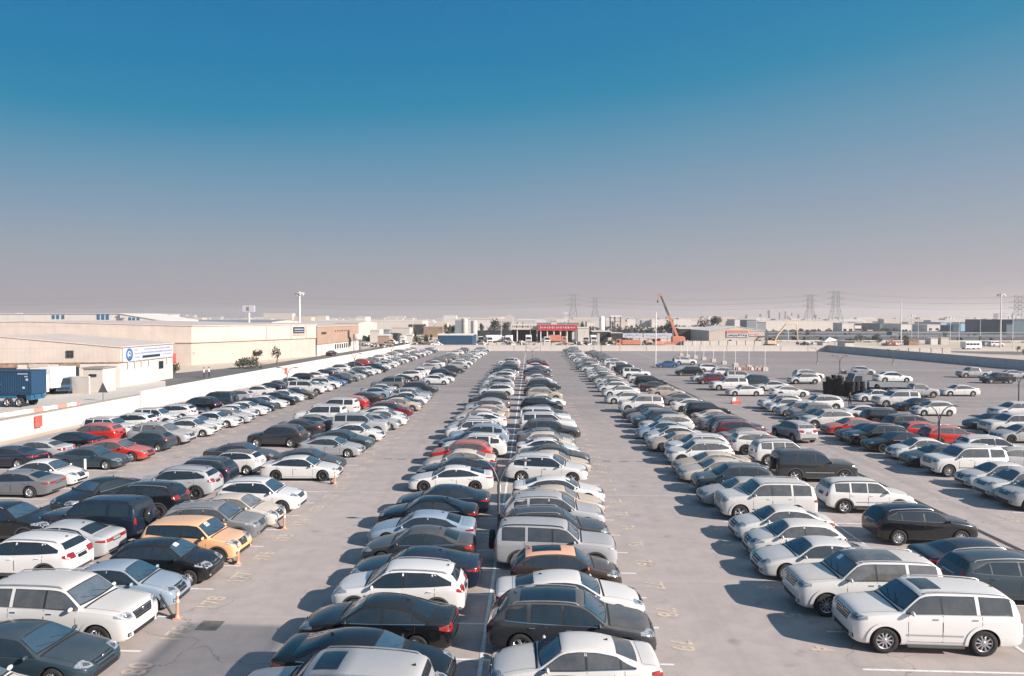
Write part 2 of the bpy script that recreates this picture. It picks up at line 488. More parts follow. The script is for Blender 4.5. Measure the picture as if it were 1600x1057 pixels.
def variant(base, **k):
    d = dict(TYPES[base]); d.update(k); TYPES[base + '_b'] = d
variant('sedan', L=4.88, W=1.86, R=.34, lamp=(.60,.73,.50,.36), tail=(.76,.88,.25,.40), pill=(.565,.755))
variant('compact', L=4.48, lamp=(.64,.80,.52,.44), tail=(.76,1.0,.62,.30))
variant('hatch', L=3.88, W=1.69, lamp=(.60,.84,.55,.40), tail=(.84,1.02,.55,.34))
variant('crossover', L=4.45, W=1.85, lamp=(.84,.96,.50,.44), tail=(.88,1.18,.68,.16), clad=0)
variant('bigsuv', L=4.80, lamp=(.86,1.10,.60,.30), tail=(.92,1.10,.55,.22), chrome=0)
variant('wagon', L=4.82, W=1.93, lamp=(.78,.92,.55,.36), tail=(.86,1.18,.66,.14), chrome=0)
def build_car_proto(kind, name, style='ten'):
    T = TYPES[kind]
    kind = kind.split('_')[0]
    L, W, Rw = T['L'], T['W'], T['R']
    hw = W / 2
    tall = T['top'][10][1] > 1.55
    gc = .26 if tall else .17
    X = lambda f: L / 2 - f * L
    top, belt = T['top'], T['belt']
    zt = lambda f: interp(top, f)
    zs = lambda f: min(interp(belt, f), zt(f) - .015)
    cowl, head, rhead, rdeck = T['cowl'], T['head'], T['rhead'], T['rdeck']
    boxy = kind in ('bigsuv', 'boxysuv', 'duster', 'boxhatch', 'pickup')
    wend = [(0, .66), (.012, .80), (.04, .905), (.09, .955), (.17, .985), (.35, .99), (.5, 1), (.75, .995), (.88, .965), (.95, .925), (.985, .86), (1, .74)]
    if boxy:
        wend = [(0, .78), (.012, .87), (.04, .945), (.09, .975), (.17, .99), (.35, 1), (.5, 1), (.75, 1), (.9, .985), (.965, .95), (.99, .90), (1, .82)]
    wm = lambda f: hw * interp(wend, f)
    ws = lambda f: wm(f) * (.955 if not boxy else .965)
    rw = (.66 if not tall else .70) if not boxy else .76
    if kind == 'pickup':
        wrt = [(0, .80), (cowl, .90), (head, .76), (rhead, .74), (rdeck, .90), (rdeck + .02, .95), (1, .95)]
    elif T.get('hatch'):
        wrt = [(0, .78), (cowl - .03, .84), (cowl, .90), (head, rw + .015), ((head + rhead) / 2, rw + .02), (rhead, rw - .02), (rdeck, rw + .08), (1, .82)]
    else:
        wrt = [(0, .78), (cowl - .03, .82), (cowl, .90), (head, rw + .01), ((head + rhead) / 2, rw + .01), (rhead, rw - .03), (rdeck, .80), (1, .80)]
    wr = lambda f: min(hw * interp(wrt, f), ws(f) * .985)
    def zr(f):
        base = zt(f)
        drop = interp([(0, .05), (cowl - .02, .045), (cowl, .05), (head, .085), (rhead, .085), (rdeck, .05), (1, .04)], f)
        if boxy: drop *= .8
        return max(base - drop, zs(f) + .006)
    zb = lambda f: interp([(0, gc + .12), (.012, gc + .06), (.05, gc), (.92, gc), (.985, gc + .09), (1, gc + .17)], f)
    st = [0, .006, .018, .045, .09, .14, .20, cowl - .02, cowl, cowl + .02, (cowl + head) / 2, head - .02, head + .012, (head + .5) / 2 + .02, .56, .64,
          (.64 + rhead) / 2, rhead - .015, rhead + .01, (rhead + rdeck) / 2, rdeck - .008, rdeck + .012, (rdeck + 1) / 2, .978, .99, .996, 1]
    st = sorted(set(round(x, 4) for x in st if 0 <= x <= 1))
    st = [x for i, x in enumerate(st) if i == 0 or x - st[i - 1] > .0035]
    rings = []
    for f in st:
        x = X(f)
        a, b, c = wm(f), ws(f), wr(f)
        z0, z1, z2, z3 = zb(f), zs(f), zr(f), zt(f)
        z1 = max(z1, z0 + .12); z2 = max(z2, z1 + .004); z3 = max(z3, z2 + .004)
        zm = z0 + (z1 - z0) * .55
        bul = .5
        pts = [(0, z0), (a * .62, z0), (a * .93, z0 + .01), (a * .975, z0 + (z1 - z0) * .16), (a, zm), (a * .992, zm + (z1 - zm) * .62),
               (b, z1), (b + (c - b) * .42, z1 + (z2 - z1) * .5), (c, z2), (c * .6, z2 + (z3 - z2) * .72), (0, z3)]
        rings.append([(x, p[0], p[1]) for p in pts])
    n = len(rings[0])
    vs, fs = [], []
    full = 2 * n - 2
    for r in rings:
        vs += r
        vs += [(p[0], -p[1], p[2]) for p in r[n - 2:0:-1]]
    for i in range(len(rings) - 1):
        for j in range(full):
            k = (j + 1) % full
            fs.append((i * full + j, (i + 1) * full + j, (i + 1) * full + k, i * full + k))
    def cap(o, rev):
        # quads across the end ring
        for j in range(n - 1):
            a_, b_ = o + j, o + j + 1
            c_, d_ = o + (full - j) % full, o + (full - j - 1)
            if j == 0: f_ = (a_, b_, d_)
            elif j == n - 2: f_ = (a_, b_, c_)
            else: f_ = (a_, b_, d_, c_)
            fs.append(f_[::-1] if rev else f_)
    cap(0, False)
    cap((len(rings) - 1) * full, True)
    me = bpy.data.meshes.new(name + '_cage')
    me.from_pydata(vs, [], fs)
    me.update()
    bm = bmesh.new(); bm.from_mesh(me)
    bmesh.ops.recalc_face_normals(bm, faces=bm.faces)
    cl = bm.edges.layers.float.get('crease_edge') or bm.edges.layers.float.new('crease_edge')
    cs, cr = (.45, .35) if not boxy else (.6, .6)
    bm.verts.ensure_lookup_table()
    for e in bm.edges:
        i0, i1 = e.verts[0].index, e.verts[1].index
        j0, j1 = i0 % full, i1 % full
        if j0 == j1:
            if j0 in (6, full - 6): e[cl] = cs
            if j0 in (8, full - 8): e[cl] = cr
            if j0 in (2, full - 2): e[cl] = .4
            if j0 in (5, full - 5): e[cl] = .55
        elif abs(i0 // full - i1 // full) == 0:
            f = st[i0 // full]
            if abs(f - cowl) < .001 and (7 < j0 < full - 7): e[cl] = .5
            if kind == 'pickup' and abs(f - round(rdeck + .012, 4)) < .002: e[cl] = .8
    bm.to_mesh(me); bm.free()
    for m in ('car_paint', 'gap_black'):
        me.materials.append(MATS[m])
    for p in me.polygons: p.use_smooth = True
    tmp = bpy.data.objects.new('tmp', me)
    col.objects.link(tmp)
    md = tmp.modifiers.new('s', 'SUBSURF'); md.levels = 3; md.render_levels = 3
    dg = bpy.context.evaluated_depsgraph_get(); dg.update()
    fine = bpy.data.meshes.new_from_object(tmp.evaluated_get(dg))
    bvh = BVHTree.FromPolygons([v.co.copy() for v in fine.vertices], [tuple(p.vertices) for p in fine.polygons])
    # wheel wells
    cm = MB()
    axles = [X(T['ax'][0]), X(T['ax'][1])]
    tw = .225 if tall else .2
    for ax in axles:
        for s in (-1, 1):
            y0 = s * (hw - .36); y1 = s * (hw + .1)
            M = Matrix.Translation((ax, (y0 + y1) / 2, Rw + .01)) @ Matrix.Rotation(R_(90), 4, 'X')
            h = abs(y1 - y0) / 2
            rr = Rw + .055
            k = 32
            v_, f_ = [], []
            for q in range(k):
                t = 2 * math.pi * q / k
                v_.append(M @ Vector((rr * math.cos(t), rr * math.sin(t), -h)))
                v_.append(M @ Vector((rr * math.cos(t), rr * math.sin(t), h)))
            for q in range(k):
                w = (q + 1) % k
                f_.append((2 * q, 2 * w, 2 * w + 1, 2 * q + 1))
            f_.append(tuple(2 * q for q in range(k - 1, -1, -1)))
            f_.append(tuple(2 * q + 1 for q in range(k)))
            cm.add(v_, f_, 1)
    if T.get('bed'):
        cm.box((X(.825), 0, 1.12), (L * .30, hw * 2 * .80, .9), 1)
    cut = cm.obj('cut', ['car_paint', 'gap_black'])
    md.levels = 2
    bo = tmp.modifiers.new('b', 'BOOLEAN'); bo.operation = 'DIFFERENCE'; bo.object = cut; bo.solver = 'EXACT'
    dg = bpy.context.evaluated_depsgraph_get(); dg.update()
    body_me = bpy.data.meshes.new_from_object(tmp.evaluated_get(dg))
    body_me.name = name + '_body'
    body_me.set_sharp_from_angle(angle=R_(38))
    bpy.data.objects.remove(tmp); bpy.data.objects.remove(cut)

    root = empty(name)
    def part(nm, me_, parent=None, mats=None):
        o = bpy.data.objects.new(nm, me_)
        col.objects.link(o)
        o.parent = parent or root
        return o
    part('body', body_me)

    def proj(P, d, off):
        d = Vector(d).normalized()
        o = Vector(P) + d * 3.2
        hit, nor, idx, dist = bvh.ray_cast(o, -d)
        if hit is None or dist > 6:
            hit, nor, idx, dist = bvh.find_nearest(Vector(P))
        if nor.dot(d) < 0: nor = -nor
        return hit + nor * off
    def strip(mb, lo, hi, dirs, off, mi=0, rows=3, cols=None):
        """ruled patch between two polylines laid on the body; dirs = one direction or one per column"""
        cols = cols or max(len(lo), 2)
        def res(pl):
            out = []
            for i in range(cols):
                t = i / (cols - 1) * (len(pl) - 1)
                a_ = min(int(t), len(pl) - 2)
                out.append(Vector(pl[a_]).lerp(Vector(pl[a_ + 1]), t - a_))
            return out
        lo2, hi2 = res(lo), res(hi)
        if isinstance(dirs[0], (int, float)):
            D = [Vector(dirs)] * cols
        else:
            D = res(dirs)
        P = [[proj(lo2[i].lerp(hi2[i], r / (rows - 1)), D[i], off) for r in range(rows)] for i in range(cols)]
        # orient outward
        nrm = (P[1][0] - P[0][0]).cross(P[0][-1] - P[0][0])
        mb.grid(P, mi, True, flip=nrm.dot(D[0]) < 0 if nrm.length > 1e-9 else False)
    frange = lambda a_, b_, k: [a_ + (b_ - a_) * i / (k - 1) for i in range(k)]

    seams = MB()
    # side glass
    f0, f1 = T['dlo']
    pB, pC = T['pill']
    wtop = lambda f: zr(f) - (.055 if not boxy else .06)
    wbot = lambda f: zs(f) + .022
    def pane_cols(a_, b_, grow=0.0, k=9, tip=True):
        lo, hi = [], []
        for f in frange(a_, b_, k):
            lo_z = wbot(f) - grow; hi_z = wtop(f) + grow
            if hi_z < lo_z + .012: hi_z = lo_z + .012
            lo.append((X(f), 0, lo_z)); hi.append((X(f), 0, hi_z))
        return lo, hi
    for s in (-1, 1):
        fix = lambda pl: [(p[0], s * hw * .8, p[2]) for p in pl]
        segs = [(f0 + .004, pB - .006), (pB + .008, pC - .004), (pC + .006, f1 - .006)]
        if kind == 'pickup': segs = segs[:2]
        split = {'bigsuv': [2], 'boxysuv': [2], 'duster': [1, 2], 'wagon': [2]}.get(kind, [])
        if split: segs = [segs[0], (segs[1][0] + (.006 if 1 in split else 0), segs[1][1] - .008), (segs[2][0] + .012, segs[2][1])]
        if split:
            groups = [[segs[0], segs[1]], [segs[2]]] if split == [2] else [[segs[0]], [segs[1]], [segs[2]]]
            for g_i in groups:
                s_m = MB()
                lo, hi = pane_cols(g_i[0][0] - .004, g_i[-1][1] + .004, .012, 14)
                strip(s_m, fix(lo), fix(hi), (0, s, 0), .0025, 0, 4)
                s_m.obj('window_surround', 'black_trim', root)
        sur = MB()
        lo, hi = pane_cols(f0 - .004, f1 + .004, .014, 22)
        # slanted rear end
        k = len(hi)
        if not boxy:
            for i in range(k - 5, k):
                t = (i - (k - 5)) / 4
                hi[i] = (hi[i][0], 0, hi[i][2] * (1 - t * .55) + lo[i][2] * t * .55)
        if not split:
            strip(sur, fix(lo), fix(hi), (0, s, 0), .0025, 0, 4)
            sur.obj('window_surround', 'black_trim', root)
        for q, (a_, b_) in enumerate(segs):
            if b_ - a_ < .015: continue
            g_ = MB()
            lo, hi = pane_cols(a_, b_, -.004, 9)
            if q == 2 and not boxy:
                m_ = len(hi)
                for i in range(m_):
                    t = i / (m_ - 1)
                    hi[i] = (hi[i][0], 0, max(lo[i][2] + .01, hi[i][2] * (1 - t * .62) + lo[i][2] * t * .62))
            strip(g_, fix(lo), fix(hi), (0, s, 0), .006, 0, 4)
            g_.obj('side_window', 'car_glass', root)
        if T.get('chrome') or kind in ('sedan', 'fastback'):
            ch = MB()
            lo = [(X(f), s * hw, wbot(f) - .03) for f in frange(f0, f1, 14)]
            hi = [(p[0], p[1], p[2] + .018) for p in lo]
            strip(ch, lo, hi, (0, s, 0), .007, 0, 2)
            ch.obj('chrome_strip', 'chrome', root)
        # doors
        wheel_z = lambda x, ax: Rw + math.sqrt(max(0, (Rw + .10) ** 2 - (x - ax) ** 2)) if abs(x - ax) < Rw + .10 else 0
        for q, (a_, b_) in enumerate(((cowl + .035, pB), (pB + .006, min(pC + .02, T['ax'][1] + .02)))):
            k = 12
            lo, hi = [], []
            for f in frange(a_, b_, k):
                x = X(f)
                zlo = max(gc + .15, wheel_z(x, axles[0]), wheel_z(x, axles[1]))
                lo.append((x, s * hw, zlo)); hi.append((x, s * hw, max(zlo + .02, zs(f) - .03)))
            e = .011 / L * 1
            lo2 = [(p[0] + (.016 if i == 0 else -.016 if i == k - 1 else 0), p[1], p[2] - .014) for i, p in enumerate(lo)]
            hi2 = [(p[0] + (.016 if i == 0 else -.016 if i == k - 1 else 0), p[1], p[2] + .0) for i, p in enumerate(hi)]
            strip(seams, lo2, hi2, (0, s, 0), .0012, 0, 5)
            dm = MB()
            strip(dm, lo, hi, (0, s, 0), .0035, 0, 6)
            d_o = dm.obj('door', 'car_paint', root)
            fh = b_ - .035
            hz = zs(fh) - .13
            P = proj((X(fh), s * hw, hz), (0, s, 0), .018)
            hm = MB()
            hm.bbox(P, (.17, .03, .028), .008)
            hm.obj('handle', 'chrome' if T.get('chrome') else 'car_paint', d_o)
        # sill
        if T.get('clad'):
            sk = MB()
            a_, b_ = X(T['ax'][0]) - Rw - .06, X(T['ax'][1]) + Rw + .06
            lo = [(x, s * hw, gc + .03) for x in frange(a_, b_, 8)]
            hi = [(x, s * hw, gc + .17) for x in frange(a_, b_, 8)]
            strip(sk, lo, hi, (0, s, 0), .009, 0, 3)
            for ax in axles:
                k = 17
                lo = [(ax + (Rw + .045) * math.cos(t), s * hw, Rw + (Rw + .045) * math.sin(t)) for t in frange(R_(-8), R_(188), k)]
                hi = [(ax + (Rw + .12) * math.cos(t), s * hw, Rw + (Rw + .12) * math.sin(t)) for t in frange(R_(-8), R_(188), k)]
                strip(sk, lo, hi, (0, s, 0), .010, 0, 2)
            sk.obj('arch_cladding', 'dark_cladding', root)
        if kind in ('bigsuv', 'boxysuv', 'duster', 'pickup'):
            if not T.get('clad'):
                for ax in axles:
                    fl = MB()
                    k = 17
                    lo = [(ax + (Rw + .06) * math.cos(t), s * hw, Rw + (Rw + .06) * math.sin(t)) for t in frange(R_(-5), R_(185), k)]
                    hi = [(ax + (Rw + .16) * math.cos(t), s * hw, Rw + (Rw + .16) * math.sin(t)) for t in frange(R_(-5), R_(185), k)]
                    strip(fl, lo, hi, (0, s, 0), .022, 0, 3)
                    fl.obj('wheel_flare', 'car_paint', root)
            sb_ = MB()
            a_, b_ = X(T['ax'][0]) - Rw - .2, X(T['ax'][1]) + Rw + .2
            strip(sb_, [(x, s * hw, gc + .33) for x in frange(a_, b_, 8)], [(x, s * hw, gc + .375) for x in frange(a_, b_, 8)], (0, s, 0), .012, 0, 2)
            sb_.bbox(((a_ + b_) / 2, s * (hw - .03), gc + .02), (a_ - b_, .16, .05), .015, 1)
            sb_.obj('side_step', ['chrome', 'dark_cladding'], root)
        # mirror
        fm = cowl + .05
        P = proj((X(fm), s * hw, zs(fm) + .02), (0, s, 0), 0)
        mm = MB()
        cx_, cy_, cz_ = P.x, P.y + s * .12, P.z + .05
        prof = []
        Ms = Matrix.Translation((cx_, cy_, cz_)) @ Matrix.Diagonal((.055, .10, .07, 1)) @ Matrix.Rotation(R_(90), 4, 'X')
        mm.lathe([(0.01, -1), (.6, -.82), (.95, -.35), (1, .1), (.85, .6), (.5, .92), (0.01, 1)], Ms, 0, 10)
        mm.tube([(P.x, P.y - s * .03, P.z), (cx_, cy_ - s * .03, cz_ - .05)], .022, 1, 6)
        mm.obj('wing_mirror', ['car_paint', 'black_trim'], root)
        # lamps
        zl, zh, yi, wrap = T['lamp']
        lo, hi, D = [], [], []
        for i, t in enumerate(frange(0, 1, 9)):
            if t < .5:
                u = t / .5
                p = (L / 2, s * hw * (yi + (.86 - yi) * u)); d = (1, s * u * .9, 0)
            else:
                u = (t - .5) / .5
                p = (L / 2 - wrap * u, s * hw * (.86 + .14 * u)); d = (1 - u * .9, s * .9, 0)
            rise = t * .07
            th = (zh - zl) * (1 - .55 * max(0, t - .45) / .55) * (.75 + .25 * min(1, t / .3))
            mid = (zl + zh) / 2 + rise
            lo.append((p[0], p[1], mid - th / 2)); hi.append((p[0], p[1], mid + th / 2)); D.append(d)
        hl = MB()
        strip(hl, lo, hi, D, .006, 0, 4)
        inner = MB()
        # thin daytime strip under the lens
        lo_i = [Vector(a_).lerp(Vector(b_), .3) for a_, b_ in zip(lo, hi)][1:6]
        hi_i = [Vector(a_).lerp(Vector(b_), .72) for a_, b_ in zip(lo, hi)][1:6]
        h_o = hl.obj('headlight', 'lamp_clear', root)
        strip(inner, lo_i, hi_i, D[1:6], .009, 0, 2)
        inner.obj('lamp_insert', 'lamp_inner', h_o)
        zl, zh, yi, wrap = T['tail']
        lo, hi, D = [], [], []
        for i, t in enumerate(frange(0, 1, 9)):
            if t < .5:
                u = t / .5
                p = (-L / 2, s * hw * (yi + (.86 - yi) * u)); d = (-1, s * u * .9, 0)
            else:
                u = (t - .5) / .5
                p = (-L / 2 + wrap * u, s * hw * (.86 + .14 * u)); d = (-1 + u * .9, s * .9, 0)
            th = (zh - zl) * (1 - .6 * max(0, t - .5) / .5)
            mid = (zl + zh) / 2 + (.03 * t if not boxy else 0)
            lo.append((p[0], p[1], mid - th / 2)); hi.append((p[0], p[1], mid + th / 2)); D.append(d)
        tl = MB()
        strip(tl, lo, hi, D, .008, 0, 3)
        tl.obj('tail_light', 'lamp_red', root)
        # bonnet and boot lines
        lo = [(X(f), s * wr(f) * .93, 0) for f in frange(.035, cowl - .01, 8)]
        hi = [(p[0], p[1] + s * .012, 0) for p in lo]
        strip(seams, lo, hi, (0, 0, 1), .002, 0, 2)
        if not T.get('hatch') and kind != 'pickup':
            lo = [(X(f), s * wr(f) * .9, 0) for f in frange(rdeck + .01, .975, 5)]
            hi = [(p[0], p[1] + s * .012, 0) for p in lo]
            strip(seams, lo, hi, (0, 0, 1), .002, 0, 2)
        if T.get('rails'):
            rl = MB()
            pts = []
            for f in frange(head + .05, rhead - .05, 7):
                q_ = proj((X(f), s * wr(f) * .93, zt(f)), (0, 0, 1), .045)
                pts.append(q_)
            a0 = proj(tuple(pts[0] + Vector((.1, 0, 0))), (0, 0, 1), .0)
            a1 = proj(tuple(pts[-1] - Vector((.1, 0, 0))), (0, 0, 1), .0)
            rl.tube([a0] + pts + [a1], .019, 0, 6)
            rl.obj('roof_rail', 'rim_alloy' if kind in ('crossover', 'wagon', 'bigsuv') else 'black_trim', root)
    # windscreen and rear window
    w_ = MB()
    cols = 9
    lo = [(X(cowl + .012 + .012 * abs(y) ** 2), y * wr(cowl + .015) * .93, 0) for y in frange(-1, 1, cols)]
    hi = [(X(head - .012 + .006 * abs(y) ** 2), y * wr(head - .01) * .92, 0) for y in frange(-1, 1, cols)]
    strip(w_, [(p[0] + .035, p[1] * 1.03, 0) for p in lo], [(p[0] - .03, p[1] * 1.035, 0) for p in hi], (0, 0, 1), .0025, 0, 7)
    w_.obj('windscreen_frame', 'black_trim', root)
    w_ = MB()
    strip(w_, lo, hi, (0, 0, 1), .006, 0, 7)
    ws_o = w_.obj('windscreen', 'windscreen_glass', root)
    st_m = MB()
    y_s = -wr(cowl) * .45
    strip(st_m, [(X(head + .03 - .075), y_s, 0), (X(head + .03 - .075), y_s + .26, 0)][::1], [(X(head - .01), y_s, 0), (X(head - .01), y_s + .24, 0)], (0, 0, 1), .009, 0, 2)
    st_m.obj('paper_sheet', 'paper_white', ws_o)
    wp = MB()
    for y0 in (-.1, .55):
        a_ = proj((X(cowl + .015), y0 * .8, 0), (0, 0, 1), .02)
        b_ = proj((X(cowl + .05), y0 * .8 - .5, 0), (0, 0, 1), .02)
        wp.tube([a_, (a_ + b_) / 2, b_], .006, 0, 4)
    wp.obj('wipers', 'black_trim', ws_o)
    w_ = MB()
    if T.get('hatch') or kind == 'pickup':
        fa, fb = rhead + .008, rdeck - .002
        za, zb_ = zt(fa), zt(fb)
        lo = [(-L / 2, y * wr(fb) * .90, zb_ - .0) for y in frange(-1, 1, cols)]
        hi = [(-L / 2, y * wr(fa) * .90, za - .03 - .03 * y * y) for y in frange(-1, 1, cols)]
        if kind == 'pickup':
            lo = [(X(.8), p[1], p[2]) for p in lo]; hi = [(X(.8), p[1], p[2]) for p in hi]
        strip(w_, lo, hi, (-1, 0, 0.0), .006, 0, 6)
    else:
        lo = [(X(rdeck - .012 - .006 * y * y), y * wr(rdeck) * .84, 0) for y in frange(-1, 1, cols)]
        hi = [(X(rhead + .012 - .004 * y * y), y * wr(rhead) * .93, 0) for y in frange(-1, 1, cols)]
        strip(w_, lo, hi, (0, 0, 1), .005, 0, 6)
    w_.obj('rear_window', 'car_glass', root)
    # grille, bumper intakes
    zl, zh = T['lamp'][0], T['lamp'][1]
    gr = MB()
    gw = T['lamp'][2] * .92
    lo = [(L / 2, y * hw * gw * .8, zl - .09) for y in frange(-1, 1, 7)]
    hi = [(L / 2, y * hw * gw, zh - .03) for y in frange(-1, 1, 7)]
    strip(gr, lo, hi, (1, 0, 0), .005, 0, 4)
    nb = 3 if tall else 2
    for b_ in range(nb):
        z = zl - .05 + (zh - zl + .02) * (b_ + .5) / nb
        strip(gr, [(L / 2, y * hw * gw * .88, z - .008) for y in frange(-1, 1, 7)], [(L / 2, y * hw * gw * .88, z + .010) for y in frange(-1, 1, 7)], (1, 0, 0), .014, 1, 2)
    P = proj((L / 2, 0, (zl + zh) / 2), (1, 0, 0), .014)
    gr.lathe([(.055, .0), (.045, .012), (.001, .014)], Matrix.Translation(P) @ Matrix.Rotation(R_(90), 4, 'Y'), 1, 12)
    gr.obj('grille', ['black_trim', 'chrome'], root)
    bi = MB()
    zi = gc + .13
    strip(bi, [(L / 2, y * hw * .55, zi) for y in frange(-1, 1, 7)], [(L / 2, y * hw * .60, zi + .13) for y in frange(-1, 1, 7)], (1, 0, 0), .005, 0, 3)
    for s in (-1, 1):
        strip(bi, [(L / 2, s * hw * y, zi + .03) for y in (.68, .78, .86)], [(L / 2, s * hw * y, zi + .15) for y in (.70, .80, .86)],
              [(1, s * .3, 0), (1, s * .6, 0), (1, s * .9, 0)], .005, 0, 3)
        P = proj((L / 2, s * hw * .77, zi + .09), (1, s * .6, 0), .010)
        bi.lathe([(.035, 0), (.001, .004)], Matrix.Translation(P) @ Matrix.Rotation(s * R_(30), 4, 'Z') @ Matrix.Rotation(R_(90), 4, 'Y'), 1, 10)
    if T.get('clad') or tall:
        strip(bi, [(L / 2, y * hw * .80, gc + .05) for y in frange(-1, 1, 9)], [(L / 2, y * hw * .84, gc + .11) for y in frange(-1, 1, 9)], (1, 0, 0), .006, 2, 3)
    bi.obj('bumper_intake', ['black_trim', 'lamp_clear', 'dark_cladding'], root)
    rb = MB()
    strip(rb, [(-L / 2, y * hw * .74, gc + .10) for y in frange(-1, 1, 9)], [(-L / 2, y * hw * .78, gc + .25) for y in frange(-1, 1, 9)], (-1, 0, 0), .006, 0, 3)
    zp = .78 if not tall else .9
    strip(rb, [(-L / 2, y * .27, zp - .06) for y in frange(-1, 1, 4)], [(-L / 2, y * .27, zp + .07) for y in frange(-1, 1, 4)], (-1, 0, 0), .006, 1, 2)
    strip(rb, [(-L / 2, y * .36, zp + .09) for y in frange(-1, 1, 5)], [(-L / 2, y * .36, zp + .115) for y in frange(-1, 1, 5)], (-1, 0, 0), .012, 2, 2)
    rb.obj('rear_bumper', ['dark_cladding' if tall else 'black_trim', 'black_trim', 'chrome'], root)
    # seams across
    strip(seams, [(X(cowl - .014), y, 0) for y in frange(-hw * .84, hw * .84, 8)], [(X(cowl - .0), y, 0) for y in frange(-hw * .84, hw * .84, 8)], (0, 0, 1), .003, 0, 2)
    if not T.get('hatch') and kind != 'pickup':
        strip(seams, [(X(rdeck + .008), y, 0) for y in frange(-hw * .7, hw * .7, 8)], [(X(rdeck + .0105), y, 0) for y in frange(-hw * .7, hw * .7, 8)], (0, 0, 1), .003, 0, 2)
    seams.obj('panel_gaps', 'gap_black', root)
    # aerial fin
    P = proj((X(rhead - .04), 0, zt(rhead - .04)), (0, 0, 1), 0)
    fn = MB()
    fn.add([P + Vector(q) for q in ((.07, .015, 0), (-.07, .015, 0), (-.07, -.015, 0), (.07, -.015, 0), (-.06, 0, .06))],
           [(0, 1, 4), (1, 2, 4), (2, 3, 4), (3, 0, 4)], 0)
    fn.obj('aerial_fin', 'black_trim', root)
    # wheels
    tyre, rim = wheel_meshes(Rw, tw, style)
    for ax in axles:
        for s in (-1, 1):
            o = part('wheel', tyre)
            o.location = (ax, s * (hw - tw / 2 - .025), Rw)
            if s < 0: o.rotation_euler = (0, 0, math.pi)
            r_ = part('rim', rim, o)
    if T.get('spare'):
        o = part('spare_wheel', tyre)
        o.location = (-L / 2 - .10, -.12, 1.02)
        o.rotation_euler = (0, 0, R_(90))
        sc_ = MB()
        sc_.lathe([(Rw * .99, .0), (Rw * .97, .11), (Rw * .8, .125), (.001, .135)], Matrix.Rotation(R_(-90), 4, 'X'), 0, 24)
        sc_.obj('spare_wheel_cover', 'car_paint', o)
    return root

def add_sunroof(root, kind, f0=.46, f1=.62, wide=.62):
    T = TYPES[kind]
    L = T['L']; hw = T['W'] / 2
    body = [c for c in root.children if c.name.startswith('body')][0]
    me = body.data
    bvh = BVHTree.FromPolygons([v.co.copy() for v in me.vertices], [tuple(p.vertices) for p in me.polygons])
    P = []
    for i in range(19):
        f = f0 + (f1 - f0) * i / 18
        row = []
        for j in range(19):
            y = (j / 9 - 1) * hw * wide
            h, n_, a_, b_ = bvh.ray_cast(Vector((L / 2 - f * L, y, 4)), Vector((0, 0, -1)))
            row.append(h + Vector((0, 0, .010)))
        P.append(row)
    m = MB(); m.grid(P, 0, True)
    m.obj('sunroof', 'car_glass', root)

def merge_proto(root, name):
    """one light mesh of the whole car for the far rows"""
    bm = bmesh.new()
    mats = []
    def rec(o, M):
        M = M @ o.matrix_local if o is not root else M
        if o.type == 'MESH' and not any(k in o.name for k in ('wipers', 'insert', 'handle', 'aerial', 'paper')):
            me = o.data.copy()
            me.transform(M)
            idx = []
            for mt in me.materials:
                if mt not in mats: mats.append(mt)
                idx.append(mats.index(mt))
            for p in me.polygons: p.material_index = idx[p.material_index]
            bm.from_mesh(me)
            bpy.data.meshes.remove(me)
        for c in o.children: rec(c, M)
    bpy.context.view_layer.update()
    rec(root, Matrix.Identity(4))
    me = bpy.data.meshes.new(name)
    bm.to_mesh(me); bm.free()
    for mt in mats: me.materials.append(mt)
    return me
# ------------------------------------------------------------------ ground
def struct(o):
    o['kind'] = 'structure'
    return o
m, nt, b = nodes('sand')
v = worldco(nt)
n1 = noise(nt, .02, 6, .6, v); n2 = noise(nt, .6, 6, .65, v)
c = mixrgb(nt, ramp(nt, n1, .35, .65), (.40, .325, .26), (.52, .44, .365))
c = mixrgb(nt, ramp(nt, n2, .45, .75, 0, .5), c, (.33, .27, .22))
nt.links.new(c, b.inputs['Base Color']); b.inputs['Roughness'].default_value = .95

m, nt, b = nodes('lot_asphalt')
v = worldco(nt)
fine = noise(nt, 28, 3, .7, v)
mid = noise(nt, 1.1, 7, .65, v)
big = noise(nt, .07, 5, .55, v)
streak = noise(nt, 1.0, 5, .6, worldco(nt, .55, .03, 1), .6)
streak2 = noise(nt, 1.0, 6, .7, worldco(nt, .03, .9, 1), .4)
c = mixrgb(nt, ramp(nt, big, .35, .65), (0.392, 0.337, 0.318), (0.462, 0.402, 0.380))
c = mixrgb(nt, ramp(nt, mid, .42, .70, 0, .7), c, (0.295, 0.262, 0.247))
c = mixrgb(nt, ramp(nt, streak, .52, .74, 0, .6), c, (0.260, 0.235, 0.225))
c = mixrgb(nt, ramp(nt, streak2, .56, .76, 0, .5), c, (0.505, 0.446, 0.420))
c = mixrgb(nt, ramp(nt, fine, .3, .7, 0, .55), c, (0.240, 0.207, 0.199))
vo = nt.nodes.new('ShaderNodeTexVoronoi'); vo.feature = 'DISTANCE_TO_EDGE'; vo.inputs['Scale'].default_value = .16
wv = nt.nodes.new('ShaderNodeVectorMath'); wv.operation = 'ADD'
nz = nt.nodes.new('ShaderNodeTexNoise'); nz.inputs['Scale'].default_value = .35; nz.inputs['Detail'].default_value = 6
nt.links.new(v, nz.inputs['Vector'])
sc_ = nt.nodes.new('ShaderNodeVectorMath'); sc_.operation = 'SCALE'; sc_.inputs['Scale'].default_value = 5.0
nt.links.new(nz.outputs['Color'], sc_.inputs[0]); nt.links.new(v, wv.inputs[0]); nt.links.new(sc_.outputs[0], wv.inputs[1])
nt.links.new(wv.outputs[0], vo.inputs['Vector'])
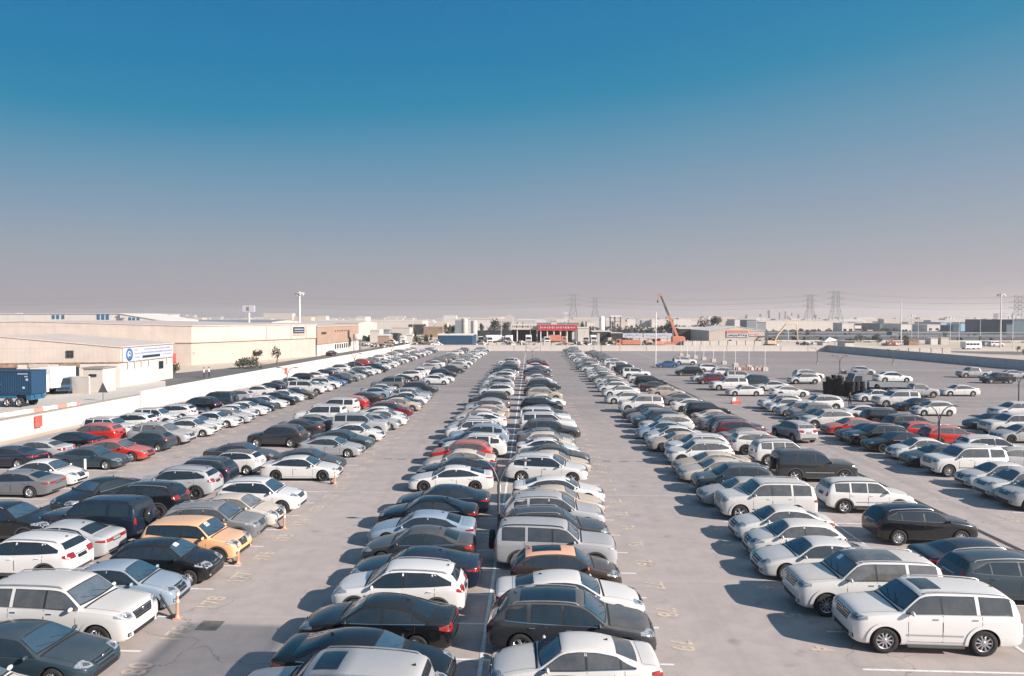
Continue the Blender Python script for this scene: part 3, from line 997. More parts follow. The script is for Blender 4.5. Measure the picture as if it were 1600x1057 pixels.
crack = ramp(nt, vo.outputs['Distance'], .0, .006, .55, 0)
cm_ = ramp(nt, noise(nt, .12, 2, .5, v), .48, .58, 0, 1)
c = mixrgb(nt, mth(nt, 'MULTIPLY', crack, cm_), c, (.09, .082, .076))
# oil drips: small dark spots
vo2 = nt.nodes.new('ShaderNodeTexVoronoi'); vo2.inputs['Scale'].default_value = .55
nt.links.new(v, vo2.inputs['Vector'])
spot = ramp(nt, vo2.outputs['Distance'], .04, .22, .6, 0)
c = mixrgb(nt, mth(nt, 'MULTIPLY', spot, ramp(nt, noise(nt, .9, 3, .5, v), .5, .6)), c, (.12, .108, .10))
# older, less dusty paving towards the far end and in the right hand lot, with long drag marks
sp_ = nt.nodes.new('ShaderNodeSeparateXYZ'); nt.links.new(v, sp_.inputs[0])
wob = ramp(nt, noise(nt, .035, 4, .55, v), .3, .7, -14, 14)
yy = mth(nt, 'ADD', sp_.outputs['Y'], wob); xx = mth(nt, 'ADD', sp_.outputs['X'], wob)
old = ramp(nt, yy, 30, 100, .06, .85)
old = mth(nt, 'MAXIMUM', old, ramp(nt, xx, 24, 62, 0, .95))
drag = ramp(nt, noise(nt, 1.0, 5, .65, worldco(nt, .02, .30, 1), .5), .38, .62, .72, 1.12)
old = mth(nt, 'MULTIPLY', old, drag)
c = mixrgb(nt, old, c, mixrgb(nt, ramp(nt, mid, .35, .7), (.215, .187, .188), (.150, .137, .142)))
nt.links.new(c, b.inputs['Base Color'])
b.inputs['Roughness'].default_value = .88
b.inputs['Specular IOR Level'].default_value = .35
bp = nt.nodes.new('ShaderNodeBump'); bp.inputs['Strength'].default_value = .35; bp.inputs['Distance'].default_value = .02
nt.links.new(fine, bp.inputs['Height']); nt.links.new(bp.outputs[0], b.inputs['Normal'])
plain('road_asphalt', (.10, .098, .096), .9, var=.2, scale=.5)
plain('highway_asphalt', (.075, .08, .09), .9, var=.2, scale=.1)
m, nt, b = nodes('worn_white_paint')
v = worldco(nt)
n = noise(nt, 5, 6, .7, v)
nt.links.new(mixrgb(nt, ramp(nt, n, .52, .72, 0, .8), (.62, .62, .61), (.26, .24, .22)), b.inputs['Base Color']); b.inputs['Roughness'].default_value = .8
m, nt, b = nodes('worn_yellow_paint')
n = noise(nt, 6, 6, .7, worldco(nt))
nt.links.new(mixrgb(nt, ramp(nt, n, .42, .6, 0, .8), (.55, .43, .33), (.33, .29, .27)), b.inputs['Base Color']); b.inputs['Roughness'].default_value = .8
plain('joint_pale', (.34, .31, .28), .9, var=.15, scale=2)
plain('patch_tar', (.115, .108, .10), .9, var=.2, scale=3)
plain('drain_dark', (.035, .033, .032), .8, var=.4, scale=5)

g_ = MB(); g_.grid([[(-3000, -300, -.03), (3000, -300, -.03)], [(-3000, 3000, -.03), (3000, 3000, -.03)]][::1], 0, False, flip=True)
struct(g_.obj('ground', 'sand'))
g_ = MB(); g_.add([(-44.5, -60, 0), (100, -60, 0), (95.1, 144.7, 0), (88.7, 221, 0), (-36.9, 219, 0)], [(0, 1, 2, 3, 4)])
struct(g_.obj('car_park', 'lot_asphalt'))

BAY0, BAYW = 20.85, 2.49
mk = MB(); Z1 = .006
def hline(x0, x1, y, w=.10, mi=0, z=Z1):
    mk.add([(x0, y - w / 2, z), (x1, y - w / 2, z), (x1, y + w / 2, z), (x0, y + w / 2, z)], [(0, 1, 2, 3)], mi)
ROWX = {'A': (-36.6, -26.8), 'B': (-22.0, -11.9), 'C': (-6.6, 3.9), 'D': (9.6, 20.0), 'E': (24.9, 35.2)}
for k in range(-3, 79):
    y = BAY0 + BAYW * k
    for r, (xa, xb) in ROWX.items():
        if r == 'A' and y < 38: continue
        if r == 'E' and y < 30: continue
        hline(xa - .15, xb + .25, y)
for x0, w in ((-1.42, .12), (-17.1, .12), (14.75, .12), (30.1, .12), (-31.8, .12)):
    y0 = 14 if abs(x0) < 20 else 34
    mk.add([(x0 - w / 2, y0, Z1 + .004), (x0 + w / 2, y0, Z1 + .004), (x0 + w / 2, 212, Z1 + .004), (x0 - w / 2, 212, Z1 + .004)], [(0, 1, 2, 3)], 0)
struct(mk.obj('bay_lines', 'worn_white_paint'))
jt = MB(); mk = jt
for y, w in ((40.85, .30), (89.6, .22), (150, .2)):
    hline(-42, 92, y, w, 0, .003)
for x in (-9.3, 6.8, 22.9):
    pass
struct(jt.obj('joint_strips', 'joint_pale'))
pt = MB(); mk = pt
for x0, y in ((-10.4, 50.6), (-9.4, 50.55), (-8.4, 50.6), (-7.7, 50.5), (5.0, 50.6), (6.2, 50.5), (7.4, 50.6), (8.5, 50.5),
              (-25.6, 50.4), (-24.5, 50.5), (-23.5, 50.4), (20.2, 50.4), (21.5, 50.5)):
    hline(x0, x0 + .6, y, .22, 0, .004)
P_ = [G(*q) for q in ((303, 985), (318, 970), (352, 971), (337, 986))]
pt.add([(p.x, p.y, .004) for p in P_], [(0, 1, 2, 3)])
struct(pt.obj('repair_patches', 'patch_tar'))
dr = MB()
dr.add([(20.98, 10, .012), (21.26, 10, .012), (20.68, 215, .012), (20.40, 215, .012)], [(0, 1, 2, 3)])
struct(dr.obj('drain_channel', 'drain_dark'))
# painted bay numbers
def text_mesh(s, size, extrude=0.0):
    cu = bpy.data.curves.new('t', 'FONT'); cu.body = s; cu.size = size; cu.align_x = 'CENTER'; cu.align_y = 'CENTER'; cu.extrude = extrude
    cu.resolution_u = 3; cu.offset = size * .022
    o = bpy.data.objects.new('t', cu); col.objects.link(o)
    dg = bpy.context.evaluated_depsgraph_get(); dg.update()
    me = bpy.data.meshes.new_from_object(o.evaluated_get(dg))
    bpy.data.objects.remove(o)
    return me
nb_ = MB()
def number(s, x, y, rz, size=.95, sx=.8):
    me = text_mesh(s, size)
    M = Matrix.Translation((x, y, .008)) @ Matrix.Rotation(rz, 4, 'Z') @ Matrix.Diagonal((sx, 1, 1, 1))
    nb_.add([M @ v_.co for v_ in me.vertices], [tuple(p.vertices) for p in me.polygons])
for k in range(-2, 26):
    y = BAY0 + BAYW * (k + .5)
    number(str(179 - k), -11.15, y, R_(90))
    number(str(79 - k), 4.6, y, R_(-90))
    number(str(4 + k) if k > -3 else '1', 8.75, y, R_(-90))
    if k > 3:
        number(str(210 + k), 23.9, y, R_(-90))
        number(str(300 - k), -26.0, y, R_(90))
struct(nb_.obj('bay_numbers', 'worn_yellow_paint'))

# ------------------------------------------------------------------ the cars
COL = {'W': ('white', (.61, .60, .595)), 'P': ('off-white', (.50, .47, .435)), 'S': ('silver', (.34, .35, .37)), 'G': ('grey', (.125, .135, .148)),
       'D': ('dark grey', (.026, .029, .034)), 'K': ('black', (.006, .007, .009)), 'N': ('navy', (.009, .016, .032)), 'B': ('blue', (.02, .09, .24)),
       'R': ('red', (.42, .022, .02)), 'M': ('maroon', (.13, .012, .016)), 'E': ('beige', (.34, .29, .24)), 'F': ('brown', (.040, .027, .023)),
       'O': ('orange', (.78, .43, .23)), 'T': ('teal grey', (.022, .042, .058)), 'L': ('silver blue', (.22, .29, .37))}
KIND = {'s': ('sedan', 'parked_sedan', 'sedan'), 'c': ('compact', 'parked_sedan', 'small sedan'), 'f': ('fastback', 'parked_coupe', 'low coupe'),
        'h': ('hatch', 'parked_hatchback', 'hatchback'), 'q': ('boxhatch', 'parked_hatchback', 'boxy hatchback'),
        'x': ('crossover', 'parked_suv', 'crossover'), 'd': ('duster', 'parked_suv', 'square crossover'),
        'b': ('bigsuv', 'parked_suv', 'large suv'), 'y': ('boxysuv', 'parked_suv', 'boxy off-roader'), 'w': ('wagon', 'parked_suv', 'long suv'),
        'p': ('pickup', 'parked_pickup', 'pickup')}
PROTO = {}
FAR_MESH = {}
def proto(kc, style, var=0):
    kn = KIND[kc][0] + ('_b' if var and KIND[kc][0] + '_b' in TYPES else '')
    if kn.endswith('_b'): style = style + '_b'
    if (kc, style) not in PROTO:
        r = build_car_proto(kn, KIND[kc][1] + '_source_' + kc + style, style.split('_')[0])
        bpy.context.view_layer.update()
        PROTO[(kc, style)] = r
    return PROTO[(kc, style)]
def far_mesh(kc):
    if kc not in FAR_MESH:
        FAR_MESH[kc] = merge_proto(proto(kc, 'steel' if kc in 'ch' else 'ten'), KIND[kc][1])
    return FAR_MESH[kc]
STY = {'s': ['ten', 'five', 'dark'], 'c': ['steel', 'ten'], 'f': ['five', 'dark'], 'h': ['steel', 'five'], 'q': ['five'], 'x': ['five', 'ten', 'dark'],
       'd': ['five'], 'b': ['five', 'ten'], 'y': ['five'], 'w': ['five', 'ten'], 'p': ['steel']}
rng = random.Random(11)
NEAR = 88.0
CARS = []
def car(kc, cc, x, y, head, group, dust=None, label=None, extra=None, style=None):
    """head: direction of the nose in degrees (0 = towards +X)"""
    CARS.append(dict(kc=kc, cc=cc, x=x, y=y, head=head, group=group, dust=dust, label=label, extra=extra, style=style))
def kY(k): return BAY0 + BAYW * k + .95
def pyY(py, X): return CAM_H * FPX / (py - 497) + X * .053 + .9
# row: name, nose side, anchor X of the nose (or tail) and what that anchor is
ROWS = {
 'A1': dict(x=-32.6, a='R', d=180, g='cars in the row along the left wall', n='row along the left wall'),
 'A2': dict(x=-26.75, a='R', d=0, g='cars in the second row from the left wall', n='second row from the left'),
 'B1': dict(x=-17.3, a='R', d=180, g='cars in the third row from the left wall', n='third row from the left'),
 'B2': dict(x=-11.85, a='R', d=0, g='cars in the fourth row from the left wall', n='fourth row from the left'),
 'C1': dict(x=-6.95, a='L', d=180, g='cars in the left half of the central double row', n='left central row'),
 'C2': dict(x=3.75, a='R', d=0, g='cars in the right half of the central double row', n='right central row'),
 'D1': dict(x=9.22, a='L', d=180, g='cars in the row right of the central aisle', n='first row right of centre'),
 'D2': dict(x=14.95, a='L', d=0, g='cars in the row beside the drain channel', n='row before the drain channel'),
 'E1': dict(x=25.1, a='L', d=180, g='cars in the first row beyond the drain channel', n='row past the drain channel'),
 'E2': dict(x=30.5, a='L', d=0, g='cars in the second row beyond the drain channel', n='second row past the drain'),
}
LIST = {
 'C1': """-2bS -1sK! 0sK 1xW 2fN 3sD 4sL 5sK 6sN 8fW 9fN 10sP 11xR 12.1wW 13.1sN 14.1wL 15.1dW 16.4cS 17.5sW 18.7sP 19.9sE 21.2xS 22.6sG 24.3xD 28xW 30sG 31.6xS 33.4cW 35sG
          36.8xW 38.4sS 40sS 41.8sK 44wD 45.8sN 47.4sD 49.5cS 52wW""",
 'C2': """-2sD -1sW! 0wD 1sW 2hF 3yS 4wD 5wS 6sE 7sW 9wW 10sE 11sD 12sW 13hP 14sG 15.2wD 16.4bW 17.7bW 20sD 22xK 24.1sW 26.4xE 28.6sK 31xD 33.5sS 35.4cW 37sM 39sD 41.5sN 44sG 47sW 50.6sM 53.5sK""",
 'B2': """-2hW -1sT 0bW 1cL 2hK 3qO 4xG 5cP 6xW 9sW 10sD 12sS 13.1sT 14.6cW 15.9bS 17cS 18cW 19cW 20xM 22.3sE 23.4sK 24.6cW 25.7wS 26.9sG 29xD 34.7hW 36.3sW 39xN 43.5sD 48cS 52sW 54sG 56xE 58.5sD 61sW 63.5sS 66xW 69sW 72sG 75xS 77.5wW""",
 'B1': """2xW 3sS 4yN 5.6xK 7.1xS 8.2xN 9.6hW 10.7sD! 13.5xD 15.4sD 16.6sG 18bW 20.4bW 22.6hR 24.4sF 27sL 28.5sS 31.3yG 33sD 34.6sK 37.3xW 38.8sW 41cW 46sS 49.5sW 53xF 55sD 58sD 62sG 66.5wW 70.5sK 74.5hD 77.5wG""",
 'A2': """7sG! 8cW 10sT 11.1sR 12.6hT! 13.7wS 15.3cW 16.3fW 17.3sW 18.3sS 19.3cW 20.5sW 21.7sN 22.8sW 24sK 25.3sW 26.5sF 28.8bW 30.2sW 31.6xW 33.4sB 35sD 36.4sG 38sS 39.6sD 41xW 42.5sW 44xN 46.7sW 49sW 51cW 52.9sG 55sW 57.5sD 60sW 62.5sD 65xW 68sS 71sW 74sK 77sW""",
 'A1': """10sN 11sS 12.3sK 13.6xR 14.8dW! 16xW 17.5dW! 18.8xW 19.9sK! 21.1wK 22.8yT 25hS 27.3cW 29sK 30.6sG 32.5cW 34.5xK 37sW 39sK 41sS 43.2xW 45.3sK 47.5sN 50xR 52sK 54.2sN 57xW 59.5cW 62sG 64.5sW 67wK 70sW 73sW 76sS""",
}
PYLIST = {
 'D1': """1027bW 969bW 913sW 884hW 853cW 818bW 796sS 777xT 758sP 747sE 730xW 718xW 708sE 698cW 689cL 680xW 671xT 663sG 656sF 646bW 632sW 621sW 614hW 608sS 602sP 598sG 594sW 590sS 586sS 582sW 579cG 576sS 573wG 570sS 567sW 564cG 561sW 558xS 556sD 553sG 551wG""",
 'D2': """958xT 915sN 857xK 806dW 755yD 729dW 713xW 701sG 692xM 684wD 675sG 667sP 656xK 645sW 635sG 621sE 613sF 606xK 599hW 592yW 586yD 579wW 573wW 566sT 561sN 556sN 550sR""",
 'E1': """804xS 787xW 768cW 747bW 733sT 722cW 709sK 700xK 692sK 682sR 671xW 664sD 658xG 652cS 646hW 641xW 620sW 611bW 601xM 597sW 588xK 575sB""",
 'E2': """740cS 722xW 701xR 690hR 681xD 669xK 658sW 621sW 612sW! 604xT! 598yW 590xW 583xW 571yW""",
}
LOOSE = [
 ('x', 'W', 1286, 642, 180, 'white crossover facing left between the drain rows and the man in black'),  # kind, colour, pixel centre, pixel ground line, heading, label
 ('h', 'W', 1464, 651, 180, 'white hatchback nearest the camera in the open lot, in front of a black sedan'),
 ('s', 'K', 1440, 644, 180, 'black sedan half hidden behind the white hatchback in the open lot'),
 ('b', 'W', 1406, 637, 180, 'white large suv facing left just past the standing man in black'),
 ('s', 'W', 1372, 629, 180, 'white sedan half hidden between the tyre stacks and the white suv'),
 ('p', 'S', 1436, 622, 0, 'silver pickup facing right in front of the dark recovery truck'),
 ('s', 'W', 1504, 620, 180, 'white sedan parked alone in the open lot on the right'),
 ('x', 'W', 1259, 601, 180, 'nearer white crossover of the pair parked alone in the open lot'),
 ('x', 'W', 1266, 594, 0, 'farther white crossover of the pair parked alone in the open lot'),
 ('h', 'W', 1352, 586, -20, 'small white hatchback far off alone beside a dark box'),
 ('p', 'S', 1526, 591, 180, 'silver pickup facing left near the shaded right wall'),
 ('x', 'K', 1564, 600, 180, 'black and silver suv parked near the right lamp post'),
 ('s', 'S', 1588, 592, 0, 'grey sedan half hidden behind the black suv near the right wall'),
 ('b', 'W', 1592, 682, 180, 'white large suv cut by the right edge, facing left in the far right row'),
 ('s', 'K', 1560, 673, 180, 'black sedan behind the white suv in the far right row'),
 ('x', 'W', 1594, 655, 180, 'white crossover at the back of the far right row'),
 ('s', 'S', 1610, 694, 180, 'silver sedan cut by the right edge in the far right row'),
 ('x', 'S', 1246, 690, 100, 'silver crossover seen from behind, standing in the lane on the drain channel'),
 ('s', 'K', 140, 796, 250, 'black sedan parked askew in the lane with its nose towards the camera'),
 ('x', 'K', -12, 853, 0, 'black suv cut by the left edge in the lane, only its nose showing'),
]
import re
ORD = lambda n: f"{n}{'th' if 10 <= n % 100 <= 20 else {1: 'st', 2: 'nd', 3: 'rd'}.get(n % 10, 'th')}"
SPECIAL = {
 ('C1', 0): ('silver large suv with a dark sunroof at the bottom edge of the photo', 'sunroof'),
 ('C1', 1): ('glossy black sedan facing right behind the silver suv with the sunroof', None),
 ('C1', 2): ('black sedan facing left, just before the nearest white crossover of the centre', None),
 ('C1', 3): ('white crossover between a black and a navy sedan, left of the centre line', None),
 ('C1', 6): ('silver blue sedan with a bright flank next to the lamp post foot', None),
 ('C1', 9): ('bright white low coupe with dark wheels under the nearest lamp post', None),
 ('C1', 12): ('dusty red crossover left of the centre line', None),
 ('C2', 1): ('white sedan nearest the camera right of the centre line, nose pointing left', None),
 ('C2', 2): ('dark grey long suv with a glass roof right of the centre line', 'sunroof'),
 ('C2', 4): ('small dark brown hatchback with an orange roof and a glass panel', 'orangeroof'),
 ('C2', 5): ('silver boxy off-roader with a spare wheel behind the orange-roofed hatchback', None),
 ('C2', 10): ('long white suv with dark wheels opposite the lamp post', None),
 ('B2', 2): ('white large suv with a pale dusty bonnet behind the orange and white post', None),
 ('B2', 3): ('silver blue small sedan between the white suv and a black hatchback', None),
 ('B2', 4): ('black hatchback between the silver blue sedan and the orange boxy hatchback', None),
 ('B2', 5): ('orange boxy hatchback in the near left, the only orange car', None),
 ('B2', 1): ('teal grey sedan in the bottom left corner, nose towards the lane', None),
 ('B2', 18): ('maroon crossover among pale cars in the fourth row from the left', None),
 ('D1', 0): ('white large suv with roof rack and sunroof, alone at the near right', 'sunroof'),
 ('D1', 1): ('white large suv with a black glass roof beside the nearest right suv', 'glassroof'),
 ('D2', 2): ('glossy black crossover with a pale grey sill line at the near right', None),
 ('B1', 2): ('dark navy boxy off-roader behind the orange hatchback', None),
 ('A2', 3): ('dusty red sedan with a grey dust covered bonnet near the left wall', None),
 ('A1', 3): ('red crossover close to the left wall', None),
 ('B1', 6): ('white hatchback with a black roof', 'blackroof'),
}
jr = random.Random(5)
FARSTUFF = []
def place_rows():
    for row in list(LIST) + list(PYLIST):
        R0 = ROWS[row]
        ents = []
        if row in LIST:
            for tkn in LIST[row].split():
                mm = re.match(r'(-?[\d.]+)([a-z])([A-Z])(!?)', tkn)
                ents.append((kY(float(mm[1])), mm[2], mm[3], mm[4] == '!'))
        else:
            for tkn in PYLIST[row].split():
                mm = re.match(r'(\d+)([a-z])([A-Z])(!?)', tkn)
                ents.append((pyY(float(mm[1]), R0['x'] + (2.5 if R0['a'] == 'L' else -2.5)), mm[2], mm[3], mm[4] == '!'))
        ents.sort(key=lambda e: e[0])
        last = -99
        for i, (y, kc, cc, rev) in enumerate(ents):
            L = TYPES[KIND[kc][0]]['L']
            jx = jr.gauss(0, .20)
            x = R0['x'] + (L / 2 if R0['a'] == 'L' else -L / 2) + jx
            if row == 'C2': x += {1: -.5, 2: -.15, 3: -.6, 4: -.6}.get(i, 0)
            if row == 'D1' and i == 0: x += .25
            if row == 'D1' and i == 1: x -= .25
            if y - last < 2.15: y = last + 2.15
            last = y
            if y > 214: continue
            d = (R0['d'] + (180 if rev else 0)) % 360
            nb = ents[i + 1] if i + 1 < len(ents) else None
            sp = SPECIAL.get((row, i))
            side = 'left' if d == 180 else 'right'
            lab = f"{COL[cc][0]} {KIND[kc][2]}, {ORD(i + 1)} from the near end of the {R0['n']}"
            if sp: lab = sp[0]
            car(kc, cc, x, y, d + jr.gauss(0, 1.6), R0['g'], label=lab, extra=sp[1] if sp else None)
    for kc, cc, px, py, hd, lab in LOOSE:
        p = G(px, py)
        car(kc, cc, p.x + (.9 * 0), p.y + .9, hd, 'cars standing loose in the lot', label=lab)
place_rows()
DUSTY = {'E': .9, 'P': .8, 'W': .3, 'S': .35, 'G': .35, 'D': .16, 'K': .04, 'N': .07, 'B': .12, 'R': .4, 'M': .2, 'F': .25, 'O': .4, 'T': .15, 'L': .2}
CARS.sort(key=lambda q: math.hypot(q['x'], q['y']))
for ci, c_ in enumerate(CARS):
    kc, cc = c_['kc'], c_['cc']
    base = COL[cc][1]
    j = rng.uniform(.9, 1.08)
    dust = min(1, DUSTY[cc] * rng.choice([.5, .8, 1, 1, 1.4]))
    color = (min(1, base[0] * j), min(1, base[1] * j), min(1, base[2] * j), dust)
    if c_['x'] > 9 and dust < .5 and cc in 'WSPG': color = (*color[:3], min(1, dust + .14))  # raised alpha stands in for pale window reflections on the right-hand cars
    far = c_['y'] > NEAR
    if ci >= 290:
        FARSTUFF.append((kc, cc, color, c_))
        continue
    if far:
        o = bpy.data.objects.new(KIND[kc][1], far_mesh(kc))
        col.objects.link(o)
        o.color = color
    else:
        st_ = rng.choice(STY[kc])
        if c_['extra']:
            src = build_car_proto(KIND[kc][0], KIND[kc][1], st_)
            if c_['extra'] == 'sunroof': add_sunroof(src, KIND[kc][0], .44 if kc != 'w' else .47, .56 if kc != 'w' else .80, .46 if kc != 'w' else .60)
            if c_['extra'] == 'glassroof': add_sunroof(src, KIND[kc][0], .40, .72, .60)
            if c_['extra'] == 'orangeroof': add_sunroof(src, KIND[kc][0], .54, .80, .40)
            o = src
            def paint(q):
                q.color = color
                for ch in q.children: paint(ch)
            paint(o)
            if c_['extra'] in ('orangeroof', 'blackroof'):
                T = TYPES[KIND[kc][0]]
                add_sunroof(o, KIND[kc][0], T['head'] + .0, T['rhead'] - .0, .66)
                rr = [q for q in o.children if q.name.startswith('sunroof')][-1]
                rr.name = 'roof_panel'
                rr.data.materials[0] = MATS['car_paint']
                rr.color = (.80, .34, .18, .5) if c_['extra'] == 'orangeroof' else (.015, .015, .018, .3)
                if c_['extra'] == 'orangeroof':
                    rr.location.z = .0
                    for q in o.children:
                        if q.name.startswith('sunroof'): q.location.z = .006
                        if q.name.startswith('wing_mirror'): q.color = (.55, .06, .03, .1)
        else:
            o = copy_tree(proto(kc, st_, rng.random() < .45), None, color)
            o.name = KIND[kc][1]
    for q in list(o.children_recursive):
        if q.name.startswith('paper_sheet') and rng.random() < .8: bpy.data.objects.remove(q)
    o.location = (c_['x'], c_['y'] + rng.uniform(-.1, .1), 0.0)
    o.rotation_euler = (0, 0, R_(c_['head']))
    o.scale = (rng.uniform(.965, 1.025), 1, rng.uniform(.975, 1.025))
    tag(o, c_['label'], 'car', c_['group'])
# past the three hundred largest: the tiny cars at the far end as one object
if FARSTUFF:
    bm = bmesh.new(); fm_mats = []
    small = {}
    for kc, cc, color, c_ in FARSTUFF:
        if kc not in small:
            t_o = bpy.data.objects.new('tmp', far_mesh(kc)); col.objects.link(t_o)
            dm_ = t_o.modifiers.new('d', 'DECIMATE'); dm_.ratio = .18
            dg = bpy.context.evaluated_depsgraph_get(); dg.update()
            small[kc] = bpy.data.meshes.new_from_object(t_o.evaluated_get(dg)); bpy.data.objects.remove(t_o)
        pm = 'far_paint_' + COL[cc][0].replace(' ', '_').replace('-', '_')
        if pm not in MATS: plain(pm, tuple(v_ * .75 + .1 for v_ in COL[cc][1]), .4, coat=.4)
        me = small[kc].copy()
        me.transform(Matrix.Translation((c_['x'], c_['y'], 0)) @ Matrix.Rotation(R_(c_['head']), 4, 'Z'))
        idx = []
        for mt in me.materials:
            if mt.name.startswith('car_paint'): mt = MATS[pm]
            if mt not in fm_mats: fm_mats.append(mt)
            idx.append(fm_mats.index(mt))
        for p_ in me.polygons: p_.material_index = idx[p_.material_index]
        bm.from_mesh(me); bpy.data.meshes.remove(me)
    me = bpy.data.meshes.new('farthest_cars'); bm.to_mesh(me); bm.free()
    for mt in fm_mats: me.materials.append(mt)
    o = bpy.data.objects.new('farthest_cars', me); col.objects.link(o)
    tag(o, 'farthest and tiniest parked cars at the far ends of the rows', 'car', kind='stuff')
for kc in 'sb': far_mesh(kc)
far_mesh_keep = FAR_MESH
# the sources were only moulds for the copies: drop them
for r in PROTO.values():
    for q in list(r.children_recursive) + [r]:
        bpy.data.objects.remove(q)
print('CARS', len(CARS), 'near', sum(1 for c_ in CARS if c_['y'] <= NEAR))
# ------------------------------------------------------------------ materials of the surroundings
def corrugated(name, c, pitch=.35, var=.08, dirt=.25):
    m, nt, b = nodes(name)
    v = worldco(nt)
    n = noise(nt, .35, 6, .65, v)
    n2 = noise(nt, 1.0, 5, .6, worldco(nt, .9, .9, .06))
    c1 = mixrgb(nt, ramp(nt, n, .35, .7), tuple(x * (1 - var) for x in c), tuple(min(1, x * (1 + var)) for x in c))
    c1 = mixrgb(nt, ramp(nt, n2, .5, .75, 0, dirt), c1, tuple(x * .62 for x in c))
    nt.links.new(c1, b.inputs['Base Color'])
    b.inputs['Roughness'].default_value = .7
    # ribs run up the wall: a wave along the horizontal
    w = nt.nodes.new('ShaderNodeTexWave'); w.bands_direction = 'DIAGONAL'
    w.inputs['Scale'].default_value = .31 / pitch
    nt.links.new(worldco(nt, 1, 1, 0.0), w.inputs['Vector'])
    bp = nt.nodes.new('ShaderNodeBump'); bp.inputs['Strength'].default_value = .3; bp.inputs['Distance'].default_value = .015
    nt.links.new(w.outputs['Fac'], bp.inputs['Height']); nt.links.new(bp.outputs[0], b.inputs['Normal'])
    return m
corrugated('beige_sheet', (.45, .385, .345))
corrugated('beige_block', (.41, .34, .30), 2.0)
corrugated('cream_wall', (.50, .455, .42), 3.0, .05, .3)
corrugated('shade_wall', (.46, .485, .50), 3.0, .05, .3)  # wall on the shaded side, its bluish cast put into the colour
corrugated('white_wall', (.52, .49, .47), 3.0, .05, .3)
corrugated('roof_beige', (.46, .395, .36), .5)
corrugated('rust_sheet', (.31, .21, .165), .4)
corrugated('blue_sheet', (.007, .042, .095), .4)
corrugated('deep_blue_sheet', (.004, .045, .10), .3, .1, .35)
corrugated('grey_sheet', (.20, .225, .25), .5)
corrugated('teal_sheet', (.07, .12, .155), .5)
corrugated('pale_blue_sheet', (.22, .36, .50), .5)
corrugated('boundary_plaster', (.50, .455, .43), 4.0, .04, .28)
plain('coping_dark', (.22, .20, .19), .85)
plain('coping_white', (.54, .51, .49), .8)
plain('shed_dark', (.022, .028, .034), .9, var=.3, scale=.5)
plain('window_blue', (.03, .12, .24), .2)
plain('window_dark', (.02, .028, .036), .15)
plain('sign_white', (.40, .42, .50), .6, var=.04)
plain('sign_blue', (.02, .10, .26), .6)
plain('sign_ink', (.16, .17, .26), .6)
plain('sign_navy', (.008, .03, .05), .5)
plain('sign_red', (.40, .035, .04), .5)
plain('signal_red', (.60, .09, .08), .5)
plain('kerb_red', (.42, .20, .16), .8)
plain('signal_orange', (.52, .23, .15), .5, var=.15)
plain('crane_orange', (.46, .17, .11), .5, var=.15)
plain('post_white', (.70, .69, .67), .6)
plain('post_grey', (.085, .09, .10), .5, .3)
plain('mast_pale', (.55, .55, .56), .5)
plain('pylon_steel', (.20, .215, .24), .6)
plain('wire_dark', (.12, .12, .13), .7)
plain('concrete_pale', (.44, .405, .375), .85)
plain('concrete_grey', (.30, .29, .285), .85)
plain('bark', (.11, .085, .065), .9)
plain('machine_yellow', (.58, .40, .28), .6)
plain('truck_white', (.66, .66, .66), .45)
plain('truck_blue', (.015, .07, .14), .5)
plain('trailer_frame', (.015, .09, .17), .6)
plain('skin', (.30, .17, .11), .6)
plain('cloth_black', (.012, .012, .014), .9)
plain('cloth_white', (.62, .64, .68), .9)
plain('cloth_blue', (.02, .03, .055), .9)
plain('hair_dark', (.01, .008, .007), .8)
plain('rubble_brown', (.24, .16, .11), .95, var=.4, scale=2)
plain('scrap_dark', (.07, .065, .06), .9, var=.5, scale=1)
m, nt, b = nodes('leaf_green')
n = noise(nt, .8, 4, .6, worldco(nt))
nt.links.new(mixrgb(nt, ramp(nt, n, .35, .65), (.012, .016, .010), (.042, .046, .030)), b.inputs['Base Color']); b.inputs['Roughness'].default_value = .8

# ------------------------------------------------------------------ boundary walls
def wall_run(name, label, pts, h, thick, mat, cmat, step=None, heights=None):
    root = empty(name, (pts[0][0], pts[0][1], 0))
    o0 = Vector((pts[0][0], pts[0][1], 0))
    wm, cm = MB(), MB()
    for i, (a_, b_) in enumerate(zip(pts, pts[1:])):
        a_, b_ = Vector((*a_, 0)), Vector((*b_, 0))
        d = (b_ - a_).normalized(); n = Vector((-d.y, d.x, 0)) * thick / 2
        hh = heights[i] if heights else h
        q = [a_ - n, b_ - n, b_ + n, a_ + n]
        wm.prism([(p.x - o0.x, p.y - o0.y) for p in q], -.05, hh - .10)
        n2 = n * 1.35
        q = [a_ - n2, b_ - n2, b_ + n2, a_ + n2]
        cm.prism([(p.x - o0.x, p.y - o0.y) for p in q], hh - .10, hh)
        cm.add([(p.x - o0.x, p.y - o0.y, hh - .10) for p in q], [(3, 2, 1, 0)])
        # piers every few metres stand slightly proud
        L_ = (b_ - a_).length; k = 0
        while k * 8.0 < L_:
            c = a_ + d * (k * 8.0)
            wm.box((c.x - o0.x, c.y - o0.y, (hh - .16) / 2), (.34, .34, hh - .12), 0, math.atan2(d.y, d.x))
            k += 1
    wm.obj('wall_face', mat, root); cm.obj('coping', cmat, root)
    tag(root, label, 'wall')
    return root
pA, pB_, pC_ = (-43.9, 30), (-42.3, 76), (-37.0, 219.5)
wall_run('boundary_wall', 'low pale boundary wall with dark coping along the left edge of the car park', [pA, pB_], 1.75, .22, 'boundary_plaster', 'coping_dark')
wall_run('boundary_wall', 'higher stretch of pale boundary wall running on into the distance on the left', [(-42.29, 76.2), pC_], 2.05, .22, 'boundary_plaster', 'coping_white')
